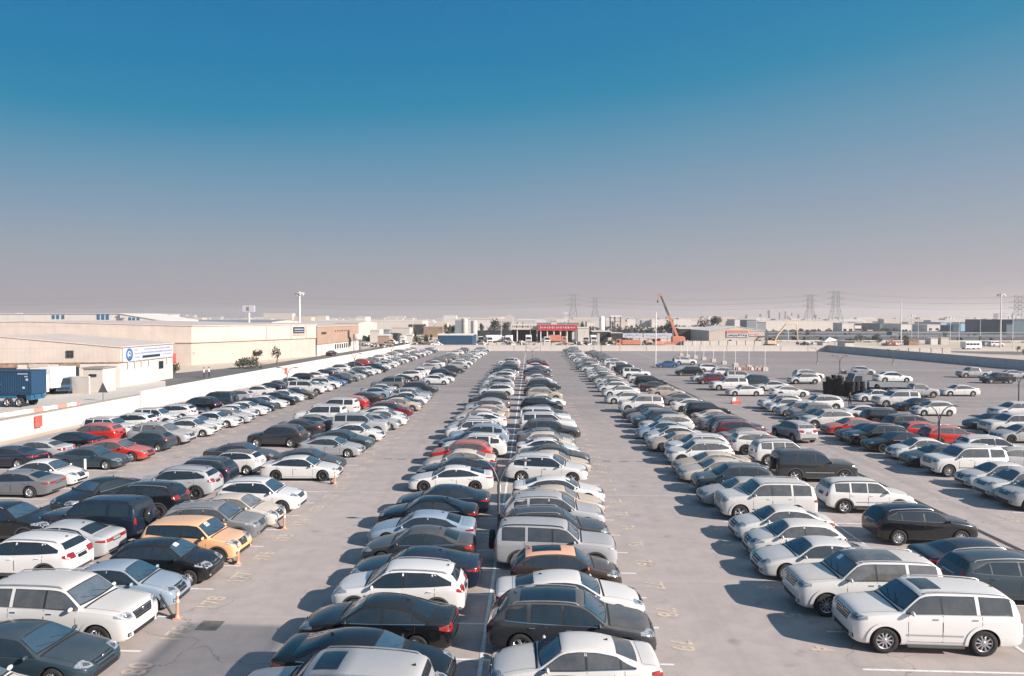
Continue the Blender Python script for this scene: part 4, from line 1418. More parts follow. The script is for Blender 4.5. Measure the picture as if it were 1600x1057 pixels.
wall_run('boundary_wall', 'sunlit white wall across the far end of the car park', [(-36.8, 219.6), (88.6, 221.6)], 1.75, .22, 'boundary_plaster', 'coping_white')
wall_run('boundary_wall', 'shaded blue grey wall along the right edge of the car park', [(88.8, 221.4), (95.1, 144.7), (98.5, 100)], 1.9, .22, 'shade_wall', 'coping_white')

# red cabinets on the wall
def cabinet(x, y, z, rz, label):
    r = empty('hose_cabinet', (x, y, z), rz)
    m_ = MB(); m_.bbox((0, 0, 0), (.22, .75, .95), .03); m_.obj('cabinet_box', 'signal_red', r)
    m_ = MB(); m_.bbox((.125, 0, 0), (.02, .62, .8), .005); d_ = m_.obj('cabinet_door', 'signal_red', r)
    m_ = MB(); m_.box((.14, 0, .03), (.012, .05, .4)); m_.obj('door_mark', 'gap_black', d_)
    tag(r, label, 'cabinet')
p = G(30, 683)
cabinet(-42.55, 60.3, 1.05, 0, 'red hose cabinet fixed on the low left wall near the photo edge')
cabinet(-40.55, 118, 1.25, 0, 'red cabinet on the left wall farther off behind the lamp post')

# ------------------------------------------------------------------ lamp posts
def lamp_post(px=None, py=None, label='', h=3.3, xy=None, single=False):
    p = G(px, py) if xy is None else Vector((*xy, 0))
    r = empty('lamp_post', p)
    m_ = MB(); m_.bbox((0, 0, .15), (.34, .34, .30), .03); m_.obj('base', 'concrete_grey', r)
    m_ = MB(); m_.tube([(0, 0, .3), (0, 0, 1.2), (0, 0, h - 1.0)], [.075, .07, .06], 0, 10); m_.obj('pole', 'post_grey', r)
    for s in ((-1, 1) if not single else (1,)):
        a_ = MB()
        pts = [(0, 0, h - 1.05), (s * .10, 0, h - .75), (s * .28, 0, h - .35), (s * .55, 0, h - .08), (s * .95, 0, h)]
        a_.tube(pts, [.05, .048, .045, .04, .035], 0, 8)
        ao = a_.obj('arm', 'post_grey', r)
        l_ = MB()
        M = Matrix.Translation((s * 1.15, 0, h)) @ Matrix.Diagonal((.34, .14, .06, 1))
        l_.lathe([(.01, -1), (.6, -.8), (.95, -.2), (.9, .4), (.5, .9), (.01, 1)], M, 0, 12)
        l_.obj('lamp_head', 'post_grey', ao)
    m_ = MB(); m_.bbox((0, .08, h - 1.3), (.16, .10, .34), .02); m_.obj('control_box', 'mast_pale', r)
    tag(r, label, 'lamp post', 'double-armed lamp posts in the car park')
lamp_post(label='nearest double-armed lamp post on the line of the central double row', xy=(-1.42, 32.4), h=3.6)
lamp_post(label='double-armed lamp post standing between the two leftmost car rows', xy=(-31.8, 93), h=3.5)
lamp_post(label='small double-armed lamp post by the left wall beyond the white large suv', xy=(-32, 130), h=3.5)
lamp_post(label='distant double-armed lamp post near the far left corner of the car park', xy=(-32.3, 167), h=3.5)
lamp_post(label='double-armed lamp post rising among the parked cars on the right', xy=(30.2, 55), h=3.5)
lamp_post(label='double-armed lamp post by the black suv at the far right', xy=(56, 86), h=3.5)
lamp_post(label='double-armed lamp post near the shaded right wall', xy=(84, 118), h=3.5)
lamp_post(label='distant lamp post at the far end of the central double row', xy=(-1.2, 190), h=3.6)
lamp_post(label='lamp post behind the last cars of the central double row', xy=(.4, 165), h=3.2)
lamp_post(label='dark lamp post in the empty right lot before the far wall', xy=(62, 160), h=3.5)
lamp_post(label='lamp post standing alone beside a dark box in the open lot', xy=(53, 127), h=3.5)
lamp_post(label='lamp post in front of the far wall left of the crane', xy=(18.4, 190), h=3.5)
lamp_post(label='thin lamp post close to the far right corner', xy=(78, 160), h=3.2)

# ------------------------------------------------------------------ marker posts
def marker(px, py, label):
    p = G(px, py)
    r = empty('marker_post', p)
    m_ = MB(); m_.bbox((0, 0, .02), (.24, .24, .04), .01); m_.lathe([(.10, .04), (.07, .09), (.055, .14)], Matrix.Identity(4), 0, 14); m_.obj('base', 'signal_orange', r)
    m_ = MB(); m_.tube([(0, 0, .12), (.01, 0, .5), (.02, 0, .92)], [.05, .046, .042], 0, 12); m_.obj('tube', 'signal_orange', r)
    for z in (.55, .78):
        m_ = MB(); m_.tube([(.012 + .01 * z, 0, z), (.012 + .01 * z, 0, z + .1)], .052, 0, 12); m_.obj('band', 'post_white', r)
    tag(r, label, 'marker post', 'orange marker posts at the ends of bays')
    a_ = r
    b_ = empty('barrier_arm', (p.x - .12, p.y + .05, 0))
    m_ = MB(); m_.tube([(-.05, 0, .05), (-.55, .12, .75)], .035, 0, 8); m_.obj('bar', 'black_trim', b_)
    m_ = MB(); m_.bbox((-.04, 0, .05), (.25, .2, .1), .02); m_.obj('foot', 'black_trim', b_)
    tag(b_, 'leaning dark barrier bar beside ' + label.replace('orange', 'the orange', 1), 'barrier')
marker(277, 967, 'orange white post before the silver blue sedan')
marker(372, 882, 'orange white post before the orange hatchback')
marker(444, 827, 'orange white post before the white small sedan')
marker(523, 757, 'orange white post before the white sedan with clear front')
marker(463, 620, 'orange white post before a large white suv')
p = G(490, 1003)
r = empty('marker_post', p)
m_ = MB(); m_.tube([(0, 0, 0), (0, 0, .75)], .06, 0, 12); m_.obj('tube', 'signal_red', r)
m_ = MB(); m_.tube([(0, 0, .42), (0, 0, .56)], .066, 0, 12); m_.obj('band', 'post_white', r)
tag(r, 'red and white post at the nose of the nearest black sedan', 'marker post')
p = G(133, 742)
r = empty('marker_post', p)
m_ = MB(); m_.tube([(0, 0, 0), (0, 0, 1.0)], .075, 0, 12); m_.obj('tube', 'post_white', r)
m_ = MB(); m_.tube([(0, 0, .0), (0, 0, .06)], .14, 0, 12); m_.obj('base', 'concrete_grey', r)
tag(r, 'plain white post standing before the teal grey sedan on the left', 'marker post')
for px, lab in ((1147, 'red and white plastic barrier left of the pair in the open lane'), (1153, 'red and white plastic barrier right of the pair in the open lane')):
    p = G(px, 631)
    r = empty('traffic_barrier', p)
    m_ = MB(); m_.prism([(-.28, -.22), (.28, -.22), (.28, .22), (-.28, .22)], 0, .28); m_.obj('base', 'signal_red', r)
    m_ = MB(); m_.box((0, 0, .5), (.46, .16, .45), 0, 0, .8); m_.obj('upper_body', 'kerb_red' if px == 1153 else 'post_white', r)
    tag(r, lab, 'barrier')

# ------------------------------------------------------------------ generic hall
def hall(label, poly, h, wall, roof='roof_beige', ridge=0.0, name='warehouse', cat='warehouse', band=None, over=.25, parts=None):
    """poly: ground corners, counter-clockwise; long sides are 0-1 and 2-3; ridge lifts the middle of the roof"""
    o0 = Vector((poly[0][0], poly[0][1], 0))
    loc = [(p[0] - o0.x, p[1] - o0.y) for p in poly]
    r = empty(name, o0)
    w = MB()
    if band:
        w.prism(loc, -.05, band[0], 0)
        w.obj('wall', [band[1]], r)
        c = Vector((sum(p[0] for p in loc) / 4, sum(p[1] for p in loc) / 4, 0))
        loc2 = [(p[0] + (p[0] - c.x) * .004, p[1] + (p[1] - c.y) * .004) for p in loc]
        w = MB(); w.prism(loc2, band[0], h, 0); w.add([(p[0], p[1], band[0]) for p in loc2], [(3, 2, 1, 0)]); w.obj('upper_wall', [wall], r)
        bs = MB()
        for i in range(4):
            a_, b_ = Vector((*loc2[i], 0)), Vector((*loc2[(i + 1) % 4], 0)); d_ = b_ - a_
            m_c = (a_ + b_) / 2 + Vector((d_.y, -d_.x, 0)).normalized() * .07
            bs.box((m_c.x, m_c.y, band[0]), (d_.length, .1, .13), 0, math.atan2(d_.y, d_.x))
        bs.obj('cladding_trim', 'rubble_brown', r)
        loc = loc2
    else:
        w.prism(loc, -.05, h, 0); w.obj('wall', [wall], r)
    c = Vector((sum(p[0] for p in loc) / 4, sum(p[1] for p in loc) / 4, 0))
    k = 1.0
    e = []
    for p in loc:
        d = Vector((p[0], p[1], 0)) - c
        e.append(Vector((p[0], p[1], 0)) + d.normalized() * over)
    m1, m2 = (e[1] + e[2]) / 2, (e[3] + e[0]) / 2
    z0, z1 = h + .01, h + .01 + ridge
    rf = MB()
    t_ = .16
    V = [(e[0].x, e[0].y, z0), (e[1].x, e[1].y, z0), (e[2].x, e[2].y, z0), (e[3].x, e[3].y, z0), (m1.x, m1.y, z1), (m2.x, m2.y, z1)]
    V += [(a_, b_, c_ + t_) for a_, b_, c_ in V]
    rf.add(V, [(6, 7, 10, 11), (11, 10, 8, 9), (0, 1, 7, 6), (2, 3, 9, 8), (1, 4, 10, 7), (4, 2, 8, 10), (3, 5, 11, 9), (5, 0, 6, 11),
               (1, 0, 5, 4), (3, 2, 4, 5), ])
    if ridge > .05:
        gb_ = MB()
        L4 = [Vector((*p, z0)) for p in loc]
        for i0, i1, mm_ in ((1, 2, (L4[1] + L4[2]) / 2), (3, 0, (L4[3] + L4[0]) / 2)):
            gb_.add([L4[i0], L4[i1], (mm_.x, mm_.y, z1 - .02)], [(0, 1, 2)])
        gb_.obj('gable', [wall], r)
    rf.obj('roof', [roof], r)
    tag(r, label, cat)
    return r, loc
def on_wall(r, loc, i, s, z, w, h, mat, name='window', proud=.06, d=.08, parent=None):
    """a panel on wall i (corner i to i+1), centred at fraction s, height z"""
    a_, b_ = Vector((*loc[i], 0)), Vector((*loc[(i + 1) % 4], 0))
    dr_ = (b_ - a_).normalized(); n = Vector((dr_.y, -dr_.x, 0))
    c = a_ + (b_ - a_) * s + n * proud
    m_ = MB(); m_.box((0, 0, 0), (w, d, h)); o = m_.obj(name, mat, parent or r)
    o.location = (c.x, c.y, z); o.rotation_euler = (0, 0, math.atan2(dr_.y, dr_.x))
    return o
def px_hall(label, x0, x1, ytop, Y, depth, wall, roof='roof_beige', ridge=0.0, **kw):
    a_ = AT(x0, 500, Y); b_ = AT(x1, 500, Y); h = AT((x0 + x1) / 2, ytop, Y).z
    return hall(label, [(a_.x, Y), (b_.x, Y), (b_.x, Y + depth), (a_.x, Y + depth)], h, wall, roof, ridge, **kw)

# --- left side ---------------------------------------------------------------
# service road and verges beyond the left wall
rd = MB(); rd.add([(-58, 112, .0), (-47.5, 92, .0), (-45.3, 92, .0), (-38.6, 223, .0), (-49.5, 260, 0), (-54, 215, 0), (-57, 150, 0), (-64, 128, 0), (-120, 148, 0), (-120, 132, 0), (-62, 113, 0)], [tuple(range(11))])
rd.obj('road', 'road_asphalt')['kind'] = 'structure'
fw = MB(); fw.add([(-110, 30, -.012), (-44.4, 30, -.012), (-43.2, 110, -.012), (-60, 118, -.012), (-110, 140, -.012)], [(0, 1, 2, 3, 4)])
fw.obj('yard_paving', 'concrete_pale')['kind'] = 'structure'
# the workshop with the sign
W1 = [(-59.0, 101), (-59.3, 117), (-91, 109), (-89, 94)]
r, lc = hall('low beige workshop with roller doors and a pale signboard on its right end', W1, 5.7, 'beige_sheet', 'roof_beige', 1.6, band=(3.6, 'cream_wall'), name='workshop', cat='workshop')
for x_, dk, w_ in ((-86, 0, 2.6), (-82, 1, 2.6), (-77.6, 0, 2.6), (-73.4, 1, 2.6), (-69.4, 0, 2.2), (-65.4, 1, 2.3)):
    d_ = on_wall(r, lc, 3, (x_ + 89) / 30, 1.5, w_, 3.0, 'shed_dark' if dk else 'cream_wall', 'roller_door')  # dark ones are open doorways, inner shade put into the panel colour
    sh = MB(); sh.box((0, 0, 1.75), (w_ + .3, .16, .5)); sh.obj('shutter_box', 'rubble_brown' if dk else 'beige_block', d_)
q = on_wall(r, lc, 3, (-65.4 + 89) / 30, 4.85, .95, 1.0, 'window_dark', 'window')
m_ = MB()
for x_ in (-.45, 0, .45): m_.box((x_, -.06, 0), (.06, .05, 1.0))
for z_ in (-.48, 0, .48): m_.box((0, -.06, z_), (.95, .05, .06))
m_.obj('frame', 'post_grey', q)
on_wall(r, lc, 3, .945, 2.2, .8, .8, 'window_blue', 'window')
f_ = on_wall(r, lc, 0, .5, 4.6, 15.0, 2.0, 'sign_white', 'signboard', .10, .1)
e = MB(); M = Matrix.Translation((-5.8, -.07, 0)) @ Matrix.Rotation(R_(90), 4, 'X')
e.lathe([(.001, .02), (.55, .02), (.56, 0)], M, 1, 24); e.lathe([(.57, .02), (.92, .02), (.94, 0)], M, 0, 24)
e.add([M @ Vector(q) for q in ((-.45, -.1, .03), (0, .5, .03), (.45, -.1, .03), (0, .15, .03))], [(0, 3, 2, 1)], 0)
e.add([M @ Vector(q) for q in ((-.35, -.5, .03), (.35, -.5, .03), (.2, -.2, .03), (-.2, -.2, .03))], [(0, 1, 2, 3)], 0)
e.obj('emblem', ['sign_blue', 'sign_white'], f_)
sg = MB()
tr = random.Random(3)
def scribble(mb, x0, x1, z, hgt, mi=0):
    x = x0
    while x < x1:
        w = tr.uniform(.12, .42)
        mb.box(((x + w / 2), -.065, z + tr.uniform(-.05, .05) * hgt), (w * .8, .03, hgt * tr.uniform(.25, .6)), mi)
        mb.box(((x + w * tr.uniform(.2, .8)), -.065, z + .1 * hgt), (.05, .032, hgt), mi)
        x += w + tr.uniform(.03, .14)
scribble(sg, -4.4, -3.6, .6, .2); scribble(sg, -4.4, -2.6, .05, .22); scribble(sg, -4.4, -2.8, -.5, .2)
scribble(sg, -1.6, 6.6, .6, .24); scribble(sg, -2.2, 7.0, .08, .3); scribble(sg, 4.2, 7.0, -.4, .2)
sg.obj('lettering', 'sign_ink', f_)
bb = MB(); bb.box((.6, -.07, -.5), (5.4, .04, .38)); bb.obj('blue_bar', 'sign_navy', f_)
for s in (.71, .74, .77):
    on_wall(r, lc, 0, s, 2.5, .34, 1.2, 'window_dark', 'window')
for s in (.12, .24, .36, .5, .86):
    on_wall(r, lc, 0, s, 3.1, .12, 1.2, 'concrete_pale', 'wall_pipe', .1)
# cream annex wall and hut in front of the workshop
r, lc = hall('small cream gatehouse with a dark window beside the slatted gate', [(-60.6, 95), (-57.9, 95), (-57.9, 98), (-60.6, 98)], 3.1, 'cream_wall', 'coping_dark', 0, name='gatehouse', cat='hut')
on_wall(r, lc, 0, .5, 2.2, 1.0, .35, 'window_dark')
wall_run('yard_wall', 'plain cream yard wall in front of the beige workshop', [(-86, 96), (-58.0, 92.2)], 2.3, .2, 'cream_wall', 'coping_white')
# slatted gate
a_, b_ = G(126, 613), G(180, 606)
g0 = empty('sliding_gate', a_, math.atan2(b_.y - a_.y, b_.x - a_.x))
Lg = (b_ - a_).length
m_ = MB()
for z in (.15, 1.1, 2.05): m_.box((Lg / 2, 0, z), (Lg, .06, .08))
for x in (0, Lg * .5, Lg): m_.box((x, 0, 1.1), (.09, .09, 2.1))
m_.obj('gate_frame', 'post_grey', g0)
m_ = MB()
for k in range(int(Lg / .22)):
    m_.box((.12 + k * .22, .03, 1.1), (.14, .03, 1.85))
m_.obj('slats', 'grey_sheet', g0)
m_ = MB()
for x in (.3, Lg - .3): m_.lathe([(.001, -.03), (.09, -.03), (.09, .03), (.001, .03)], Matrix.Translation((x, 0, .09)) @ Matrix.Rotation(R_(90), 4, 'X'), 0, 12)
m_.obj('rollers', 'black_trim', g0)
tag(g0, 'grey slatted sliding gate between the gatehouse and the signed workshop', 'gate')
# kerb blocks red and white
for k in range(17):
    t_ = k / 16
    p = G(4 + 122 * t_, 651 - 20 * t_)
    kb = MB(); kb.bbox((0, 0, .2), (.62, .4, .40), .04, 0)
    red = k in (7, 8, 12, 13, 16)
    o = kb.obj('kerb_block', 'kerb_red' if red else ('post_white' if k % 2 else 'concrete_pale'), None, G(3 + 119 * t_, 652 - 19 * t_))
    o.rotation_euler = (0, 0, R_(35))
    tag(o, ('worn red' if red else 'worn white' if k % 2 else 'bare concrete') + ' kerb block above the low left wall, ' + ORD(k + 1) + ' from the photo edge', 'kerb block', 'kerb blocks behind the low left wall')
# triangular sign seen from behind
r = empty('road_sign', (-51.5, 84.5, 0))
m_ = MB(); m_.tube([(0, 0, 0), (0, 0, 2.2)], .04, 0, 8); m_.obj('post', 'post_grey', r)
m_ = MB(); m_.prism([(-.55, -.03), (.55, -.03), (.55, .03), (-.55, .03)], 0, 0)
m_ = MB(); m_.add([(-.6, -.02, 1.0), (.6, -.02, 1.0), (0, -.02, 2.25), (-.6, .02, 1.0), (.6, .02, 1.0), (0, .02, 2.25)], [(0, 1, 2), (5, 4, 3), (0, 3, 4, 1), (1, 4, 5, 2), (2, 5, 3, 0)])
m_.obj('triangle_plate', 'post_grey', r)
tag(r, 'dark triangular road sign at the corner of the yard beyond the left wall', 'sign')
# blue container on a trailer
r = empty('container_trailer', (-55.6, 79.0, 0), R_(180))
# local x runs towards the front of the trailer (left in the photo)
m_ = MB(); Lc = 12.2
m_.box((Lc / 2, 0, 2.75), (Lc, 2.44, 2.6)); m_.obj('container', 'blue_sheet', r)
con = r.children[0]
m_ = MB()
for k in range(44):
    for s in (-1, 1): m_.box((.25 + k * .27, s * 1.235, 2.75), (.12, .05, 2.3))
m_.obj('ribs', 'blue_sheet', con)
m_ = MB()
for x in (.06, Lc - .06):
    for s in (-1, 1): m_.box((x, s * 1.2, 2.75), (.14, .12, 2.64))
for z in (1.48, 4.03):
    for s in (-1, 1): m_.box((Lc / 2, s * 1.24, z), (Lc, .08, .12))
m_.obj('corner_posts', 'blue_sheet', con)
me = text_mesh('NL', 1.5, .02)
o = bpy.data.objects.new('lettering', me); col.objects.link(o); me.materials.append(MATS['sign_white']); o.parent = con
o.location = (4.6, 1.30, 2.95); o.rotation_euler = (R_(90), 0, R_(180))
me = text_mesh('LINE', .45, .02)
o = bpy.data.objects.new('small_lettering', me); col.objects.link(o); me.materials.append(MATS['sign_white']); o.parent = con
o.location = (4.6, 1.30, 1.95); o.rotation_euler = (R_(90), 0, R_(180))
m_ = MB()
for z, a0, n_ in ((3.75, .5, 6), (3.45, .5, 2), (3.1, .5, 1), (2.2, .9, 1)):
    for k in range(n_): m_.box((a0 + k * .2, 1.28, z), (.14 if n_ > 1 else .26, .02, .12 if n_ > 1 else .24))
m_.obj('code_marks', 'sign_white', con)
m_ = MB()
for s in (-1, 1): m_.box((Lc / 2, s * .6, 1.2), (Lc, .16, .36))
m_.box((.4, 0, 1.1), (.5, 2.4, .6)); m_.box((Lc * .5, 1.15, 1.15), (Lc * .7, .06, .35))
m_.obj('chassis', 'trailer_frame', r)
tyre_, rim_ = wheel_meshes(.52, .3, 'five')
for x in (1.5, 2.85):
    for s in (-1, 1):
        o = bpy.data.objects.new('wheel', tyre_); col.objects.link(o); o.parent = r; o.location = (x, s * 1.08, .52)
        if s < 0: o.rotation_euler = (0, 0, math.pi)
        q = bpy.data.objects.new('rim', rim_); col.objects.link(q); q.parent = o
tag(r, 'blue shipping container on a two-axle trailer at the left edge beyond the wall', 'trailer')
bpy.context.view_layer.update()

def lorry(label, x, y, hd, cabm, bodym, L=7.0, bodyh=2.6, kind='box', group=None, scale=1.0):
    """small truck: cab, body, chassis, wheels; nose towards +X local"""
    r = empty('lorry', (x, y, 0), R_(hd))
    r.scale = (scale,) * 3
    m_ = MB()
    m_.add([(L / 2, -1.1, .55), (L / 2, 1.1, .55), (L / 2 - 1.9, 1.1, .55), (L / 2 - 1.9, -1.1, .55),
            (L / 2 - .02, -1.08, 1.5), (L / 2 - .02, 1.08, 1.5), (L / 2 - 1.9, 1.1, 2.75), (L / 2 - 1.9, -1.1, 2.75), (L / 2 - .45, -1.0, 2.7), (L / 2 - .45, 1.0, 2.7)],
           [(3, 2, 1, 0), (0, 1, 5, 4), (4, 5, 9, 8), (8, 9, 6, 7), (2, 3, 7, 6), (0, 4, 8, 7, 3), (1, 2, 6, 9, 5)])
    cab = m_.obj('cab', cabm, r)
    m_ = MB(); m_.add([(L / 2 + .01, -.95, 1.58), (L / 2 + .01, .95, 1.58), (L / 2 - .36, .9, 2.55), (L / 2 - .36, -.9, 2.55)], [(0, 1, 2, 3)])
    for s in (-1, 1): m_.add([(L / 2 - .25, s * 1.11, 1.6), (L / 2 - 1.3, s * 1.12, 1.6), (L / 2 - 1.3, s * 1.09, 2.4), (L / 2 - .5, s * 1.06, 2.4)], [(0, 1, 2, 3) if s > 0 else (3, 2, 1, 0)])
    m_.obj('cab_window', 'window_dark', cab)
    m_ = MB(); m_.box((L / 2 + .015, 0, .95), (.03, 1.7, .45)); m_.obj('grille', 'black_trim', cab)
    m_ = MB(); m_.box((-.2, 0, .75), (L - .6, .9, .3)); m_.obj('chassis', 'trailer_frame' if cabm == 'truck_blue' else 'black_trim', r)
    Lb = L - 2.2
    m_ = MB()
    if kind == 'box': m_.bbox((-L / 2 + Lb / 2, 0, .95 + bodyh / 2), (Lb, 2.35, bodyh), .04)
    elif kind == 'tank':
        m_.lathe([(.01, -Lb / 2), (.8, -Lb / 2 + .05), (1.1, -Lb / 2 + .35), (1.15, 0), (1.1, Lb / 2 - .35), (.8, Lb / 2 - .05), (.01, Lb / 2)],
                 Matrix.Translation((-L / 2 + Lb / 2, 0, 2.1)) @ Matrix.Rotation(R_(90), 4, 'Y'), 0, 20)
    else:
        m_.prism([(-L / 2, -1.15), (-L / 2 + Lb, -1.15), (-L / 2 + Lb, 1.15), (-L / 2, 1.15)], .95, [2.0, 2.3, 2.3, 2.0])
    m_.obj('body', bodym, r)
    ty, ri = wheel_meshes(.48, .28, 'five')
    for xx in (L / 2 - 1.0, -L / 2 + 1.9, -L / 2 + .8):
        for s in (-1, 1):
            o = bpy.data.objects.new('wheel', ty); col.objects.link(o); o.parent = r; o.location = (xx, s * 1.02, .48)
            if s < 0: o.rotation_euler = (0, 0, math.pi)
            q = bpy.data.objects.new('rim', ri); col.objects.link(q); q.parent = o
    tag(r, label, 'lorry', group)
    return r
p = G(58, 621); lorry('white lorry cab behind the end of the blue container', p.x - .4, p.y + 3, -97, 'truck_white', 'truck_white', 6.5)
p = G(76, 618); lorry('small blue lorry parked beside the white lorry in the yard', p.x + .2, p.y + 3, -60, 'truck_blue', 'blue_sheet', 5.0, 1.2, 'tip', scale=.8)

# big beige warehouse
r, lc = hall('long beige warehouse with a plain two-tone wall behind the service road', [(-71.5, 149), (-56.3, 187), (-135, 176), (-135, 136)], 8.2, 'beige_sheet', 'roof_beige', 1.0, band=(4.7, 'beige_block'))
for s in (.55, .76, .90):
    on_wall(r, lc, 0, s, 6.4, .12, 3.2, 'coping_dark', 'downpipe')
q = on_wall(r, lc, 0, .83, 6.9, 4.2, 1.6, 'sign_navy', 'signboard', .12)
sg = MB(); scribble(sg, -1.8, 1.7, .2, .5); scribble(sg, -1.8, 1.7, -.4, .35); sg.obj('lettering', 'sign_white', q)
on_wall(r, lc, 0, .83, 5.7, 4.4, .2, 'signal_orange', 'canopy_strip', .14)
q = on_wall(r, lc, 3, .945, 1.6, .9, 1.9, 'signal_red', 'fire_door', .1)
q = on_wall(r, lc, 0, .015, 2.6, .2, .2, 'coping_dark', 'vent')
# rust coloured hall
r, lc = hall('rust coloured hall with a white lower wall and small windows at the far left', [(-56.1, 187.5), (-53.8, 224), (-84, 232), (-88, 200)], 7.6, 'rust_sheet', 'roof_beige', .8, band=(3.0, 'white_wall'))
for k in range(7):
    on_wall(r, lc, 0, .40 + k * .055, 1.9, .8, 1.3, 'window_dark')
    on_wall(r, lc, 0, .40 + k * .055, 6.3, .7, .35, 'window_dark', 'vent')
on_wall(r, lc, 0, .72, 5.0, 1.6, 2.2, 'sign_navy', 'signboard')
on_wall(r, lc, 0, .14, 5.9, 3.6, .6, 'window_dark'); on_wall(r, lc, 0, .15, 1.5, 5.0, 2.6, 'cream_wall', 'loading_door')
# water tank on legs beside it
r = empty('water_tank', (-51.8, 214, 0))
m_ = MB(); m_.lathe([(.001, 0), (1.2, 0), (1.25, .3), (1.25, 1.3), (1.0, 1.6), (.001, 1.7)], Matrix.Translation((0, 0, 3.6)), 0, 20); m_.obj('tank', 'cream_wall', r)
for sx in (-1, 1):
    for sy in (-1, 1):
        m_ = MB(); m_.box((sx * .85, sy * .85, 1.8), (.14, .14, 3.6)); m_.obj('leg', 'post_grey', r)
tag(r, 'cream water tank on four legs in front of the rust coloured hall', 'water tank')
# white hall with blue windows behind, its roof above the beige one
a_ = AT(-60, 490, 262); b_ = AT(186, 490, 262)
r, lc = hall('white hall with groups of blue windows behind the beige warehouse', [(a_.x, 262), (b_.x, 262), (b_.x + 4, 300), (a_.x, 300)], 11.4, 'white_wall', 'coping_white', 0, over=.5)
for g0_ in (90, ):
    pass
for px_ in (84, 91, 99):
    on_wall(r, lc, 0, (px_ + 60) / 246, 10.3, 1.1, 1.5, 'window_blue')
for px_ in (154, 161, 168):
    on_wall(r, lc, 0, (px_ + 60) / 246, 10.4, 1.2, 2.2, 'window_blue')
a_ = AT(187, 490, 261); b_ = AT(252, 503, 261)
r = empty('hall_wing', (a_.x, 261, 0)); wl_ = b_.x - a_.x
m_ = MB(); m_.prism([(0, 0), (wl_, 0), (wl_, 30), (0, 30)], -.05, [a_.z - .2, b_.z + .3, b_.z + .3, a_.z - .2]); m_.obj('wall', 'white_wall', r)
m_ = MB(); m_.add([(0, -.3, a_.z - .15), (wl_, -.3, b_.z + .35), (wl_, 30, b_.z + .35), (0, 30, a_.z - .15), (0, -.3, a_.z + .05), (wl_, -.3, b_.z + .55), (wl_, 30, b_.z + .55), (0, 30, a_.z + .05)], [(4, 5, 6, 7), (0, 1, 5, 4), (3, 2, 1, 0), (1, 2, 6, 5)]); m_.obj('roof', 'coping_white', r)
for px_, zt_ in ((203, 10.4), (209, 10.3), (216, 10.2), (242, 9.3), (247, 9.0), (251, 8.9)):
    m_ = MB(); m_.box((AT(px_, 500, 261).x - a_.x, -.06, zt_ - 1.2), (1.0, .1, 2.0)); m_.obj('window', 'window_blue', r)
me = text_mesh('AMBC', 2.1, .03); me.materials.append(MATS['sign_ink'])
o = bpy.data.objects.new('lettering', me); col.objects.link(o); o.parent = r
o.location = (.6, -.12, 9.2); o.rotation_euler = (R_(90), 0, 0); o.scale = (.45, 1, 1)
tag(r, 'white wing of the blue windowed hall carrying dark letters, its roof falling to the right', 'hall wing')
# pale grey roofs behind
px_hall('low grey blue roofed shed beyond the long beige warehouse', 250, 425, 503.5, 300, 40, 'concrete_pale', 'grey_sheet', .8, name='shed', cat='shed')
px_hall('pale shed roof between the warehouse and the rust coloured hall', 425, 560, 505.5, 330, 40, 'concrete_pale', 'roof_beige', 1.0, name='shed', cat='shed')
# mast with lights
def mast(label, px, ytop, Y, r0=.28, head=True, mat='mast_pale', cat='light mast'):
    p = AT(px, ytop, Y); h = p.z
    r = empty('light_mast', (p.x, Y, 0))
    m_ = MB(); m_.tube([(0, 0, 0), (0, 0, h * .5), (0, 0, h)], [r0, r0 * .75, r0 * .5], 0, 10); m_.obj('pole', mat, r)
    if head:
        m_ = MB(); m_.tube([(0, 0, h - .6), (0, 0, h - .4)], 1.1 * r0 / .28, 0, 12)
        for k in range(6):
            a0 = k * math.pi / 3
            m_.bbox((math.cos(a0) * 1.1, math.sin(a0) * 1.1, h - .9), (.5, .5, .5), .05)
        m_.obj('lamp_ring', mat, r)
    tag(r, label, cat)
mast('tall pale mast with a ring of lamps above the beige warehouse', 468, 456, 225, .42)
# billboard
p = AT(389, 478, 260)
r = empty('billboard', (p.x, 260, 0))
m_ = MB(); m_.tube([(0, 0, 0), (0, 0, p.z - 2)], .35, 0, 10); m_.obj('pole', 'mast_pale', r)
m_ = MB(); m_.bbox((0, -.2, p.z - 1.1), (4.6, .5, 2.3), .05); q = m_.obj('board', 'sign_white', r)
m_ = MB(); m_.box((-.3, -.48, p.z - 1.1), (1.1, .05, 1.5)); m_.box((-.3, -.49, p.z - .7), (.5, .05, .4)); m_.obj('figure_panel', 'rubble_brown', q)
tag(r, 'white billboard on a single pole above the warehouse roofs', 'billboard')

